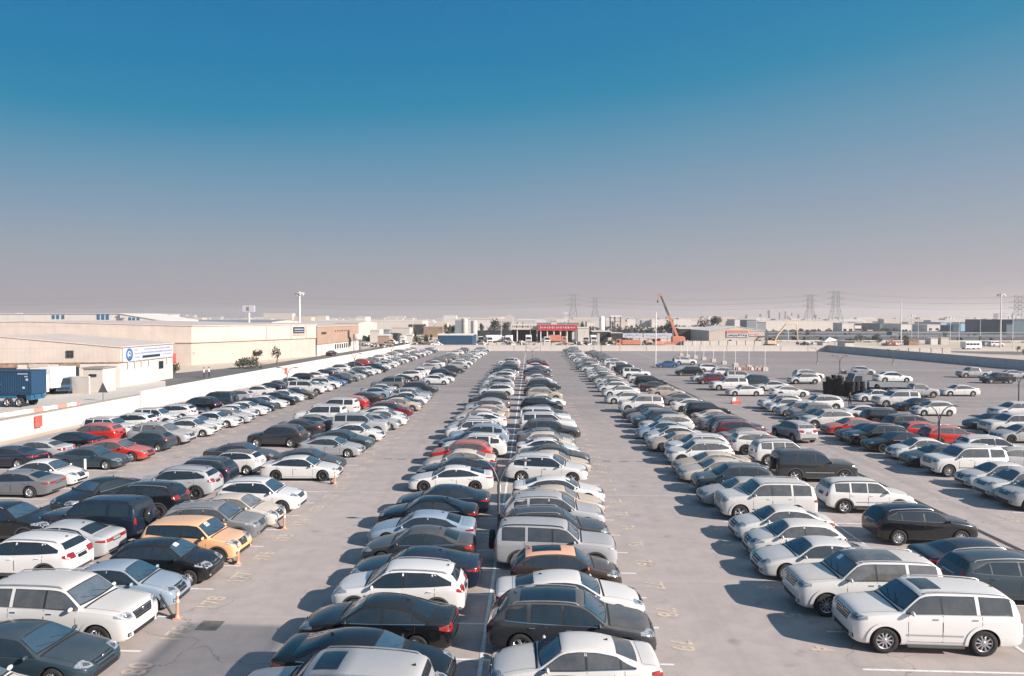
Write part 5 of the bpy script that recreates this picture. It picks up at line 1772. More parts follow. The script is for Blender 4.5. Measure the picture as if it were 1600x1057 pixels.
# ------------------------------------------------------------------ trees
def tree(label, x, y, h, w, seed=0, n=420, group=None, name='tree', trunk=.35, cat='tree', z0=0):
    rr = random.Random(seed)
    r = empty(name, (x, y, z0))
    t_ = MB()
    t_.tube([(0, 0, -.1), (rr.uniform(-.1, .1), 0, h * .25), (rr.uniform(-.2, .2), 0, h * .55)], [h * .035 + .03, h * .025 + .02, h * .012 + .01], 0, 7)
    for k in range(5):
        a0 = rr.uniform(0, 6.28)
        t_.tube([(0, 0, h * trunk * rr.uniform(.6, 1)), (math.cos(a0) * w * .2, math.sin(a0) * w * .2, h * .55), (math.cos(a0) * w * .36, math.sin(a0) * w * .36, h * .75)],
                [h * .014, h * .009, h * .004], 0, 5)
    t_.obj('trunk', 'bark', r)
    c_ = MB()
    lobes = [(rr.uniform(-.3, .3) * w, rr.uniform(-.3, .3) * w, h * rr.uniform(trunk + .12, .85), rr.uniform(.16, .28) * w) for _ in range(9)]
    for k in range(n):
        lx, ly, lz, lr = rr.choice(lobes)
        d = Vector((rr.gauss(0, 1), rr.gauss(0, 1), rr.gauss(0, 1))).normalized() * lr * (rr.random() ** .4)
        p_ = Vector((lx, ly, lz)) + Vector((d.x, d.y, d.z * .75 * h / max(w, .1) if h > w else d.z * .75))
        s_ = rr.uniform(.03, .06) * (w + h) / 2 + .05
        u = Vector((rr.gauss(0, 1), rr.gauss(0, 1), rr.gauss(0, 1))).normalized(); v_ = u.orthogonal().normalized()
        c_.add([p_ - u * s_, p_ + v_ * s_ * .6, p_ + u * s_, p_ - v_ * s_ * .6], [(0, 1, 2, 3)])
    c_.obj('crown', 'leaf_green', r)
    tag(r, label, cat, group)
def px_tree(label, x0, x1, ytop, Y, seed, **kw):
    a_ = AT(x0, ytop, Y); b_ = AT(x1, ytop, Y)
    tree(label, (a_.x + b_.x) / 2, Y, a_.z, b_.x - a_.x, seed, **kw)
tree('low dark shrub on the verge beside the signed workshop', -64, 124, 1.9, 5.0, 3, 500, name='shrub', trunk=.1, cat='shrub')
tree('dark leaning tree beside the beige warehouse', -57, 148, 3.6, 2.4, 4, 240)
tree('small thin tree right of the dark tree by the beige warehouse', -54.5, 153, 3.9, 2.6, 5, 160)
tree('low hedge clump under the two trees by the beige warehouse', -55.6, 140, 1.8, 5.4, 6, 500, name='shrub', trunk=.1, cat='shrub')

# ------------------------------------------------------------------ people
def person(x, y, rz, top, bottom, label, lean=0.0, arm=.25):
    r = empty('person', (x, y, 0), rz)
    J = {'pel': (0, 0, .95), 'chest': (lean * .5, 0, 1.25), 'neck': (lean * .8, 0, 1.48), 'head': (lean, 0, 1.60), 'crown': (lean, 0, 1.76),
         'hl': (0, .1, .90), 'hr': (0, -.1, .90), 'kl': (.05, .12, .50), 'kr': (-.02, -.13, .50), 'al': (.0, .12, .09), 'ar': (-.06, -.14, .09), 'tl': (.17, .13, .04), 'tr': (.12, -.15, .04),
         'sl': (lean * .7, .19, 1.42), 'sr': (lean * .7, -.19, 1.42), 'el': (lean * .6 + .02, .27, 1.15), 'er': (lean * .6 + .02, -.27, 1.15), 'wl': (.12 + arm * .5, .24, .95), 'wr': (.10, -.28, .90)}
    names = list(J)
    E_ = [('pel', 'chest'), ('chest', 'neck'), ('neck', 'head'), ('head', 'crown'), ('pel', 'hl'), ('pel', 'hr'), ('hl', 'kl'), ('kl', 'al'), ('al', 'tl'), ('hr', 'kr'), ('kr', 'ar'), ('ar', 'tr'),
          ('chest', 'sl'), ('chest', 'sr'), ('sl', 'el'), ('el', 'wl'), ('sr', 'er'), ('er', 'wr')]
    RAD = {'pel': .13, 'chest': .15, 'neck': .055, 'head': .095, 'crown': .07, 'hl': .09, 'hr': .09, 'kl': .06, 'kr': .06, 'al': .045, 'ar': .045, 'tl': .035, 'tr': .035,
           'sl': .065, 'sr': .065, 'el': .045, 'er': .045, 'wl': .032, 'wr': .032}
    vs = [Vector(J[n_]) for n_ in names]
    ed = [(names.index(a0), names.index(b0)) for a0, b0 in E_]
    # hands: palm and five short fingers each
    rads = [RAD[n_] for n_ in names]
    for sd, wn_ in ((1, 'wl'), (-1, 'wr')):
        base = names.index(wn_); w0 = Vector(J[wn_])
        palm = len(vs); vs.append(w0 + Vector((.03, 0, -.08))); rads.append(.028); ed.append((base, palm))
        for f in range(4):
            k0 = len(vs)
            vs.append(vs[palm] + Vector((-.025 + f * .018, 0, -.05))); rads.append(.009); ed.append((palm, k0))
            vs.append(vs[k0] + Vector((.008, -sd * .008, -.035 - (.008 if f in (1, 2) else 0)))); rads.append(.008); ed.append((k0, k0 + 1))
        k0 = len(vs); vs.append(vs[palm] + Vector((.035, -sd * .02, -.01))); rads.append(.010); ed.append((palm, k0))
        vs.append(vs[k0] + Vector((.01, -sd * .005, -.035))); rads.append(.008); ed.append((k0, k0 + 1))
    me = bpy.data.meshes.new('body'); me.from_pydata(vs, ed, []); me.update()
    o = bpy.data.objects.new('body', me); col.objects.link(o)
    bm = bmesh.new(); bm.from_mesh(me)
    sl = bm.verts.layers.skin.verify(); bm.verts.ensure_lookup_table()
    for i_, v_ in enumerate(bm.verts):
        v_[sl].radius = (rads[i_], rads[i_]); v_[sl].use_root = (i_ == 0)
    bm.to_mesh(me); bm.free()
    o.modifiers.new('s', 'SKIN'); sb = o.modifiers.new('u', 'SUBSURF'); sb.levels = 2; sb.render_levels = 2
    dg = bpy.context.evaluated_depsgraph_get(); dg.update()
    m2 = bpy.data.meshes.new_from_object(o.evaluated_get(dg)); bpy.data.objects.remove(o)
    for mt in ('skin', top, bottom, 'black_trim'): m2.materials.append(MATS[mt])
    for p_ in m2.polygons:
        p_.use_smooth = True
        z = p_.center.z; ay = abs(p_.center.y)
        p_.material_index = 3 if z < .10 else 2 if z < .96 and ay < .22 else 1 if z < 1.47 and not (ay > .2 and z < 1.02) else 0
    o = bpy.data.objects.new('body', m2); col.objects.link(o); o.parent = r
    hm = MB()
    hm.lathe([(.001, .115), (.06, .105), (.095, .06), (.105, 0), (.09, -.04)], Matrix.Translation((lean - .012, 0, 1.68)), 0, 14)
    hm.obj('hair', 'hair_dark', r)
    fm = MB()
    for s in (-1, 1):
        fm.lathe([(.001, .012), (.010, .006), (.012, 0)], Matrix.Translation((lean + .093, s * .032, 1.635)) @ Matrix.Rotation(R_(90), 4, 'Y'), 0, 8)
    fm.add([(lean + .09, -.014, 1.585), (lean + .125, 0, 1.59), (lean + .09, .014, 1.585), (lean + .095, 0, 1.635)], [(0, 1, 3), (1, 2, 3), (0, 2, 1)], 1)
    fm.obj('face', ['hair_dark', 'skin'], r)
    tag(r, label, 'person')
p = G(1328, 637); person(p.x, p.y, R_(120), 'cloth_black', 'cloth_black', 'person in black clothes standing beside the tyre stacks')
p = G(319, 591); person(p.x, p.y, R_(200), 'cloth_white', 'cloth_blue', 'left of two people in white tops on the service road', .05)
p = G(327, 590); person(p.x, p.y, R_(190), 'cloth_white', 'cloth_blue', 'right of two people in white tops on the service road', .05)

# ------------------------------------------------------------------ tyre stacks
ty_, rm_ = wheel_meshes(.36, .24, 'steel')
tyre_only = ty_
ts = [(1290, 617, 7), (1298, 618, 9), (1306, 618, 9), (1314, 619, 10), (1322, 619, 8), (1331, 620, 8), (1339, 620, 8), (1347, 620, 8),
      (1294, 611, 8), (1303, 611, 9), (1312, 612, 9), (1325, 612, 8), (1336, 613, 8)]
for i, (px_, py_, n_) in enumerate(ts):
    p = G(px_, py_)
    r = empty('tyre_stack', p)
    for k in range(n_):
        o = bpy.data.objects.new('tyre', tyre_only); col.objects.link(o); o.parent = r
        o.location = (jr.uniform(-.04, .04), jr.uniform(-.04, .04), .12 + k * .245)
        o.rotation_euler = (R_(90), 0, jr.uniform(0, 3)); o.scale = (.93, .93, .98)
    tag(r, f"stack of used tyres, {ORD((i % 8) + 1)} from the left in the {'front' if i < 8 else 'back'} line", 'tyre stack', 'tyre stacks in the open lot')
hp = empty('tyre_heap', G(1368, 622))
for k in range(44):
    o = bpy.data.objects.new('tyre', tyre_only); col.objects.link(o); o.parent = hp
    o.location = (jr.uniform(-2.2, 3.4), jr.uniform(-.8, .9), jr.uniform(.2, 1.4) * (1 - .2 * abs(k % 3)))
    o.location.z = max(.2, (1.5 - abs(o.location.x) * .45) * jr.random() + .15)
    o.rotation_euler = (jr.uniform(0, 3), jr.uniform(0, 3), jr.uniform(0, 3))
tag(hp, 'loose heap of tyres right of the tyre stacks', 'tyre heap')
# recovery truck with a white car carried on its bed
p = G(1420, 626)
r = lorry('dark recovery truck with a tall grey cab in the open lot', p.x + .5, p.y + 8, 180, 'grey_sheet', 'grey_sheet', 8.5, .35, 'tip')
for c in list(r.children):
    if c.name.startswith('body'): c.scale = (1, 1, .55); c.location.z = .43
p2 = empty('parked_sedan', (0, 0, 0))
bpy.data.objects.remove(p2)
o = bpy.data.objects.new('carried_car', far_mesh_keep['s']); col.objects.link(o); o.color = (.72, .72, .71, .2)
o.location = (p.x + 1.9, p.y + 8, 1.52); o.rotation_euler = (0, 0, 0)
tag(o, 'white sedan carried on the bed of the dark recovery truck', 'car')
# thin white posts with feet, receding across the empty lot
for i, (px_, py_) in enumerate(((1195, 580), (1170, 576.5), (1149, 573), (1131, 569.5), (1114.5, 566), (1099.5, 563), (1086, 560.5), (1074, 558.5), (1064, 557))):
    p = G(px_, py_)
    r = empty('white_post', p)
    m_ = MB(); m_.tube([(0, 0, .1), (0, 0, 4.4)], .05, 0, 8); m_.obj('pole', 'post_white', r)
    m_ = MB(); m_.bbox((0, 0, .35), (1.0, .8, .7), .08); m_.obj('foot', 'concrete_pale', r)
    tag(r, f"thin white post on a pale block in the empty lot, {ORD(i + 1)} from the near end", 'post', 'white posts across the empty lot')
p = AT(1025, 488, 150)
r = empty('white_post', (p.x, 150, 0))
m_ = MB(); m_.tube([(0, 0, 0), (0, 0, p.z)], .09, 0, 8); m_.obj('pole', 'post_white', r)
m_ = MB(); m_.bbox((0, 0, .2), (.7, .7, .4), .05); m_.obj('foot', 'concrete_pale', r)
tag(r, 'tall thin white pole behind the blue sedan in the lot', 'pole')
for i in range(14):
    p = G(1148 + i * 3.4, 577.5 + (i % 3) * .6)
    o = MB(); o.prism([(-.3, -.2), (.3, -.2), (.3, .2), (-.3, .2)], 0, .45); o.bbox((0, 0, .5), (.4, .22, .2), .03)
    q = o.obj('plastic_barrier', 'kerb_red' if i % 2 else 'concrete_pale', None, p); q.rotation_euler = (0, 0, jr.uniform(-.5, .5))
    tag(q, f"{'red' if i % 2 else 'white'} plastic barrier, {ORD(i + 1)} from the left in the line between the white posts", 'barrier', 'plastic barriers in the empty lot')
b_ = MB(); b_.bbox((0, 0, .3), (.9, .6, .6), .05); b_.box((0, 0, .62), (.7, .4, .05))
tag(b_.obj('concrete_box', 'concrete_pale', None, G(1318, 584)), 'small pale box lying beside the lone lamp post', 'box')
# ------------------------------------------------------------------ beyond the far wall
# dark blue open store with a pale roof
p0, p1 = AT(684, 525, 262), AT(738, 525, 262)
r, lc = hall('long deep blue sheet store with a pale roof behind the far wall', [(p0.x, 262), (p1.x, 262), (p1.x + 1, 270), (p0.x, 270)], 3.6, 'deep_blue_sheet', 'coping_white', .5, name='store', cat='store')
t_ = MB(); t_.lathe([(1.1, 0), (.95, .7), (.5, 1.1), (.001, 1.2)], Matrix.Translation(((p1.x - p0.x) * .28, 4, 3.9)), 0, 16); t_.obj('roof_tank', 'shed_dark', r)
# twin silos
for px_, yt, lab in ((726, 498, 'left and taller pale silo beside the deep blue store'), (741, 501.5, 'right pale silo beside the deep blue store')):
    p = AT(px_, yt, 272 if px_ > 730 else 280)
    s_ = empty('silo', (p.x, p.y, 0))
    m_ = MB(); m_.lathe([(1.15, 0), (1.15, p.z - .3), (1.05, p.z - .05), (.001, p.z + .15)], Matrix.Identity(4), 0, 24); sh = m_.obj('shell', 'concrete_pale', s_)
    m_ = MB()
    for z in (2.2, 4.4, 6.6, 8.6): m_.lathe([(1.16, z), (1.19, z + .04), (1.16, z + .1)], Matrix.Identity(4), 0, 24)
    m_.obj('hoops', 'concrete_grey', sh)
    m_ = MB(); m_.box((-1.3, -.2, p.z / 2), (.08, .4, p.z * .98)); m_.obj('ladder', 'post_grey', s_)
    tag(s_, lab, 'silo')
p0, p1 = AT(711, 500, 285), AT(721, 500, 285)
hall('tall narrow grey panel tower left of the pale silos', [(p0.x, 285), (p1.x, 285), (p1.x, 289), (p0.x, 289)], AT(715, 501, 285).z, 'grey_sheet', 'coping_white', 0, name='tower', cat='tower', over=.1)
px_hall('long low white roofed building behind the pale silos', 708, 772, 499.5, 420, 30, 'white_wall', 'coping_white', 0, name='building', cat='building')
for lab, a_, b_, yt, Y, sd in (
    ('rounded dark tree in the middle behind the parked lorries', 764, 783, 499, 330, 21), ('smaller tree right of the rounded dark tree', 784, 798, 503, 335, 22),
    ('ragged grey green tree left of the grey panel tower', 700, 714, 503, 300, 23), ('small tree right of the right silo', 746, 757, 505, 320, 24),
    ('tall narrow dark tree right of the red fascia', 920, 930, 507, 300, 25), ('broad dark tree crown above the beige shop hall', 1090, 1126, 493, 345, 26),
    ('dark tree just behind the crane boom', 1037, 1052, 498, 330, 27), ('tree standing left of the crane behind the signboards', 1022, 1038, 505, 330, 28),
    ('bushy tree behind the blue signboard', 1002, 1022, 509, 320, 29), ('low bushy tree behind the orange tipper', 985, 1003, 511, 320, 30),
    ('low scrubby tree at the left of the signboards', 962, 984, 513, 318, 31), ('dark tangled tree beside the white pillar', 932, 950, 512, 300, 32)):
    px_tree(lab, a_, b_, yt, Y, sd, n=520, trunk=.2)
# dark fence line and low yard walls
def strip_wall(label, x0, x1, Y, ytop, mat, name='fence', cat='fence'):
    a_, b_ = AT(x0, 520, Y), AT(x1, 520, Y); h = AT(x0, ytop, Y).z
    r = empty(name, (a_.x, Y, 0))
    m_ = MB(); m_.box(((b_.x - a_.x) / 2, 0, h / 2), (b_.x - a_.x, .12, h)); m_.obj('panel', mat, r)
    m_ = MB()
    for k in range(int((b_.x - a_.x) / 3) + 1): m_.box((k * 3, 0, h / 2 + .1), (.16, .2, h + .2))
    m_.obj('fence_posts', 'post_grey', r)
    tag(r, label, cat)
strip_wall('dark mesh fence behind the row of parked lorries', 742, 838, 318, 516.5, 'shed_dark')
strip_wall('pale low wall in front of the parked lorries', 738, 835, 268, 536, 'cream_wall', 'yard_wall', 'wall')
strip_wall('pale low wall under the red fascia', 836, 905, 262, 536, 'concrete_pale', 'yard_wall', 'wall')
strip_wall('pale yard wall in front of the beige shop hall', 1068, 1190, 252, 533, 'cream_wall', 'yard_wall', 'wall')
# row of lorries
for i, (px_, kd, cm_, lab) in enumerate(((752, 'tip', 'truck_white', 'white tipper lorry first right of the silos'), (764, 'box', 'truck_white', 'white box lorry second right of the silos'),
    (779, 'box', 'truck_white', 'longest white box lorry in the row right of the silos'), (795, 'box', 'truck_white', 'white box lorry at the right end of the row by the silos'),
    (826, 'box', 'truck_white', 'white box lorry standing under the pale canopy'), (853, 'tip', 'truck_white', 'pale lorry under the left part of the red fascia'),
    (871, 'box', 'crane_orange', 'orange pink lorry under the middle of the red fascia'), (916, 'tip', 'truck_white', 'small white lorry right of the red fascia'),
    (927, 'box', 'truck_white', 'boxy white lorry front in the dark opening beside the tree'))):
    p = AT(px_, 536, 285 - (i % 2) * 5)
    lorry(lab, p.x, p.y, (-90, -80, 0, -95)[i % 4], cm_, 'truck_white' if cm_ == 'truck_white' else 'crane_orange', 7 if kd == 'box' else 6, 2.3 if kd == 'box' else .8, kd)
# filling station canopy and red fascia shop
def canopy(label, x0, x1, yt, yb, Y, depth, mat, text=None, tm='sign_white', cols=4, name='canopy'):
    a_, b_ = AT(x0, yt, Y), AT(x1, yt, Y); zb_ = AT(x0, yb, Y).z; w = b_.x - a_.x
    r = empty(name, (a_.x, Y, 0))
    m_ = MB(); m_.bbox((w / 2, depth / 2, (a_.z + zb_) / 2), (w, depth, a_.z - zb_), .06); q = m_.obj('fascia', mat, r)
    if text:
        sg = MB(); tr.seed(len(text))
        h_ = a_.z - zb_
        x = w * .06
        while x < w * .92:
            wl = tr.uniform(.3, .9); 
            sg.box((x + wl / 2, -.04, (a_.z + zb_) / 2 + .1), (wl * .8, .05, h_ * tr.uniform(.15, .42))); x += wl + tr.uniform(.12, .5)
        sg.obj('lettering', tm, q)
    for k in range(cols):
        for yy in (.6, depth - .6):
            m_ = MB(); m_.box((w * (k + .5) / cols, yy, zb_ / 2), (.35, .35, zb_)); m_.obj('column', 'post_white', r)
    m_ = MB(); m_.box((w / 2, depth + .2, zb_ / 2), (w * .98, .3, zb_)); m_.obj('back_wall', 'shed_dark', r)
    tag(r, label, 'canopy')
    return r
canopy('pale flat canopy on columns left of the red fascia', 798, 839, 506.5, 515.5, 300, 10, 'cream_wall', 'abcd', 'post_grey', 2)
canopy('bright red fascia with white lettering above an open shopfront', 840, 902, 508, 517, 298, 10, 'sign_red', 'abcdefgh', 'sign_white', 6)
px_hall('square cream roof housing above the red fascia', 861, 870, 502, 315, 6, 'cream_wall', 'coping_white', 0, name='roof_housing', cat='roof housing')
px_hall('dark grey flat building behind the red fascia', 840, 905, 505.5, 360, 20, 'grey_sheet', 'grey_sheet', 0, name='building', cat='building')
# pieces between the red fascia and the signboards
px_hall('white low hut with orange lettering right of the red fascia', 903, 922, 513, 320, 8, 'cream_wall', 'coping_white', .3, name='hut', cat='hut')
px_hall('pale block behind the tall narrow dark tree', 917, 929, 503, 360, 10, 'white_wall', 'coping_white', 0, name='building', cat='building')
p = AT(940.5, 497, 330)
s_ = empty('tank_tower', (p.x, 330, 0)); m_ = MB(); m_.lathe([(1.2, 0), (1.2, 10.2), (.8, 10.7), (.001, 10.9)], Matrix.Identity(4), 0, 18); m_.obj('shell', 'post_white', s_)
m_ = MB(); m_.box((1.4, 0, 5), (.3, .4, 10)); m_.obj('ladder', 'post_grey', s_); tag(s_, 'slim white upright tank above the scrub in the middle distance', 'tank')
# open frame tower
p0, p1 = AT(954, 495, 340), AT(970, 495, 340)
s_ = empty('frame_tower', (p0.x, 340, 0)); w = p1.x - p0.x; hh = p0.z
m_ = MB()
for x in (0, w * .45, w):
    for y in (0, 3): m_.box((x, y, hh / 2), (.25, .25, hh))
for z in (hh * .35, hh * .55, hh * .78):
    m_.box((w / 2, 0, z), (w, .2, .22)); m_.box((w / 2, 3, z), (w, .2, .22))
m_.obj('frame', 'post_grey', s_)
m_ = MB(); m_.bbox((w / 2, 1.5, hh + .2), (w + .8, 4, .4), .05); m_.obj('top_slab', 'post_white', s_)
m_ = MB(); m_.bbox((w * .2, 1.5, hh * .66), (w * .3, 2, 2.0), .1); m_.bbox((w * .75, 1.5, hh * .62), (w * .18, 1.5, 1.3), .1); m_.obj('hoppers', 'concrete_grey', s_)
tag(s_, 'open steel frame tower with a flat white top left of the crane', 'tower')
px_hall('dark scrap shed behind the white pillar', 925, 955, 519, 290, 14, 'shed_dark', 'concrete_pale', .4, name='shed', cat='shed')
strip_wall('short white wall left of the orange tipper', 948, 963, 250, 538, 'post_white', 'yard_wall', 'wall')
p = AT(935, 540, 258); s_ = MB(); s_.prism([(-.4, -.4), (.4, -.4), (.4, .4), (-.4, .4)], 0, 4.3); s_.box((0, 0, 4.4), (1, 1, .2))
tag(s_.obj('gate_pillar', 'concrete_pale', None, (p.x, p.y, 0)), 'pale pillar before the dark scrap shed', 'pillar')
# heaps of scrap
def heap(label, x0, x1, yt, Y, mat, seed, name='scrap_heap'):
    rr = random.Random(seed)
    a_, b_ = AT(x0, yt, Y), AT(x1, yt, Y); w = b_.x - a_.x; h = max(.6, a_.z)
    m_ = MB()
    for k in range(90):
        x = rr.uniform(0, w); t_ = 1 - abs(x / w - .5) * 1.6
        m_.box((x, rr.uniform(-2, 2), rr.random() ** .8 * h * max(.15, t_)), (rr.uniform(.4, 1.6), rr.uniform(.4, 1.6), rr.uniform(.2, .8)), k % 3 if isinstance(mat, list) else 0, rr.uniform(0, 3))
    o = m_.obj(name, mat, None, (a_.x, Y, 0)); tag(o, label, 'heap')
heap('dark scrap heap before the small rust hut on the left middle', 584, 616, 534, 245, ['scrap_dark', 'concrete_grey', 'rubble_brown'], 1)
heap('grey scrap heap in front of the scrubby trees', 942, 962, 527, 270, ['scrap_dark', 'concrete_grey', 'rubble_brown'], 2)
heap('low brown rubble under the red fascia', 870, 896, 536, 256, ['rubble_brown', 'rubble_brown', 'concrete_grey'], 3, 'rubble_heap')
heap('brown rubble line left of the deep blue store', 648, 672, 533, 262, ['rubble_brown', 'scrap_dark', 'concrete_grey'], 4, 'rubble_heap')
heap('heap of red and brown debris at the foot of the left wall', 346, 375, 600, 108, ['rubble_brown', 'rust_sheet', 'rubble_brown'], 5, 'rubble_heap')
# small yard buildings, left middle
for a in (('small pale hut with a flat roof in the left middle yards', 578, 593, 517, 300, 8, 'cream_wall', 'coping_white', 'hut'),
          ('grey blue stacked container behind the small pale hut', 594, 608, 517, 310, 6, 'grey_sheet', 'grey_sheet', 'container'),
          ('rust coloured hut with a flat pale roof in the left middle yards', 590, 608, 525, 275, 7, 'rust_sheet', 'coping_white', 'hut'),
          ('dark pointed shed right of the rust coloured hut', 609, 621, 523, 285, 6, 'shed_dark', 'shed_dark', 'shed'),
          ('small white cabin in the left middle yards', 622, 632, 527, 290, 5, 'white_wall', 'coping_white', 'cabin'),
          ('second small white cabin, nearer the deep blue store', 634, 644, 524, 300, 5, 'white_wall', 'coping_white', 'cabin'),
          ('long pale flat hall on the horizon left of centre', 575, 660, 502, 520, 30, 'cream_wall', 'coping_white', 'building'),
          ('brown open sided shed on the horizon left of centre', 638, 660, 508, 430, 15, 'shed_dark', 'rubble_brown', 'shed'),
          ('pale low wall block behind the scrap yards', 612, 640, 513, 400, 10, 'concrete_pale', 'roof_beige', 'building'),
          ('low brown sheds beyond the rubble line', 662, 690, 512, 380, 10, 'rubble_brown', 'concrete_grey', 'shed'),
          ('pale blue white warehouse far beyond the rust coloured hall', 556, 571, 496, 600, 20, 'white_wall', 'coping_white', 'building'),
          ('long grey shed far behind the parked lorries', 772, 800, 503, 480, 20, 'concrete_grey', 'concrete_pale', 'shed')):
    px_hall(a[0], a[1], a[2], a[3], a[4], a[5], a[6], a[7], 0.4, name=a[8], cat=a[8])
for lab, px_, py_, cc in (('white pickup-like car on the road before the scrap heap', 572, 541, 'W'), ('white car parked on sand left of the blue store', 682, 541, 'W'),
                          ('small dark car on the service road before the rust hall', 518, 556, 'K')):
    p = G(px_, py_)
    o = bpy.data.objects.new('parked_sedan', FAR_MESH['s']); col.objects.link(o); o.location = p; o.color = (*COL[cc][1], .4); o.rotation_euler = (0, 0, R_(15 if cc == 'W' else 85)); tag(o, lab, 'car')
for i, (x0, x1, yt, Y, sd) in enumerate(((757, 775, 503, 345, 41), (775, 796, 504, 350, 42), (803, 812, 502, 380, 43), (815, 822, 503, 380, 44), (848, 858, 503, 390, 45), (876, 884, 502, 390, 46),
        (905, 915, 503, 390, 47), (640, 652, 507, 420, 48), (655, 668, 508, 420, 49), (672, 684, 509, 400, 50), (690, 702, 506, 380, 51), (960, 972, 509, 400, 52), (974, 990, 508, 400, 53), (940, 952, 510, 400, 54), (1052, 1060, 505, 380, 55), (1127, 1140, 505, 420, 56))):
    px_tree(f"dark tree clump in the middle distance, {ORD(i + 1)} of the scattered line", x0, x1, yt, Y, sd, n=300, trunk=.2, group='scattered middle distance trees')
for i, (x0, x1, yt, sd) in enumerate(((742, 760, 531, 61), (786, 806, 531, 62), (806, 822, 533, 63), (838, 852, 533, 64), (897, 910, 533, 65), (905, 925, 531, 66), (625, 640, 531, 67), (604, 622, 531, 68), (563, 576, 536, 69), (676, 686, 531, 70), (1196, 1212, 533, 71), (1254, 1270, 533, 72))):
    heap(f"heap of yard clutter beyond the far wall, {ORD(i + 1)} in the strewn line", x0, x1, yt, 255 + (i % 4) * 4, ['scrap_dark', 'concrete_grey', 'truck_white'], sd)
# signboards
def signrow(label, x0, x1, yt, yb, Y, mat, tm, seed):
    a_, b_ = AT(x0, yt, Y), AT(x1, yt, Y); zb_ = AT(x0, yb, Y).z; w = b_.x - a_.x
    r = empty('signboard', (a_.x, Y, 0))
    m_ = MB(); m_.bbox((w / 2, 0, (a_.z + zb_) / 2), (w, .25, a_.z - zb_), .03); q = m_.obj('board', mat, r)
    tr.seed(seed); sg = MB(); x = .8
    while x < w - .9:
        wl = tr.uniform(.25, .7)
        sg.box((x + wl / 2, -.14, (a_.z + zb_) / 2 + tr.choice((.25, -.3)) * .6), (wl * .75, .04, tr.uniform(.15, .4))); x += wl + tr.uniform(.02, .22)
    sg.obj('lettering', tm, q)
    m_ = MB()
    for k in range(3): m_.box((w * (k + .5) / 3, .2, zb_ / 2), (.2, .2, zb_))
    m_.obj('supports', 'post_grey', r)
    tag(r, label, 'signboard')
signrow('white and blue signboard above the orange tipper', 973, 1004, 521, 528, 272, 'sign_white', 'sign_blue', 5)
signrow('long white signboard behind the crane foot', 1005.5, 1050, 521, 528.5, 274, 'sign_white', 'sign_ink', 6)
px_hall('cream wall of the shop below the white signboards', 988, 1060, 529, 278, 8, 'cream_wall', 'coping_white', 0, name='shop', cat='shop')
px_hall('dark open bays left of the white and blue signboard', 955, 973, 521, 285, 8, 'shed_dark', 'coping_white', 0, name='shed', cat='shed')
px_hall('teal open shed with dark bays between crane and beige hall', 1061, 1108, 514.5, 292, 20, 'shed_dark', 'cream_wall', .6, name='shed', cat='shed')
# beige gabled shop hall
a_, b_, c_ = AT(1108, 520, 262), AT(1194.5, 520, 262), AT(1150, 511, 262)
r, lc = hall('beige shop hall with a red and white sign right of the crane', [(b_.x + .1, 262.1), (b_.x, 292), (a_.x, 292), (a_.x, 262)], 5.3, 'beige_sheet', 'coping_white', 1.6, name='shop_hall', cat='shop')
gb = MB(); w = b_.x - a_.x
gb.add([(-w, -.12, 5.2), (0, -.12, 5.2), (-w / 2, -.12, 6.85)], [(0, 1, 2)]); gb.obj('gable', 'beige_sheet', r)
for (s0, s1, z0, z1, mt) in ((.31, .70, 4.5, 5.6, 'signal_orange'), (.31, .70, 3.1, 4.45, 'sign_white'), (.71, .93, 3.6, 4.5, 'cream_wall')):
    m_ = MB(); m_.box((-w + w * (s0 + s1) / 2, -.22, (z0 + z1) / 2), (w * (s1 - s0), .15, z1 - z0)); q = m_.obj('sign_panel', mt, r)
    sg = MB(); tr.seed(int(z0 * 10)); x = -w + w * s0 + .4
    while x < -w + w * s1 - .7:
        wl = tr.uniform(.25, .8); sg.box((x + wl / 2, -.32, (z0 + z1) / 2 + tr.uniform(-.15, .15)), (wl * .7, .05, (z1 - z0) * tr.uniform(.25, .6))); x += wl + tr.uniform(.03, .2)
    sg.obj('lettering', 'rust_sheet' if mt == 'signal_orange' else 'sign_navy' if mt == 'sign_white' else 'signal_red', q)
for x in (-w * .09, -w * .62):
    m_ = MB(); m_.box((x, -.2, 1.1), (.8, .1, 2.2)); m_.obj('door', 'window_dark', r)
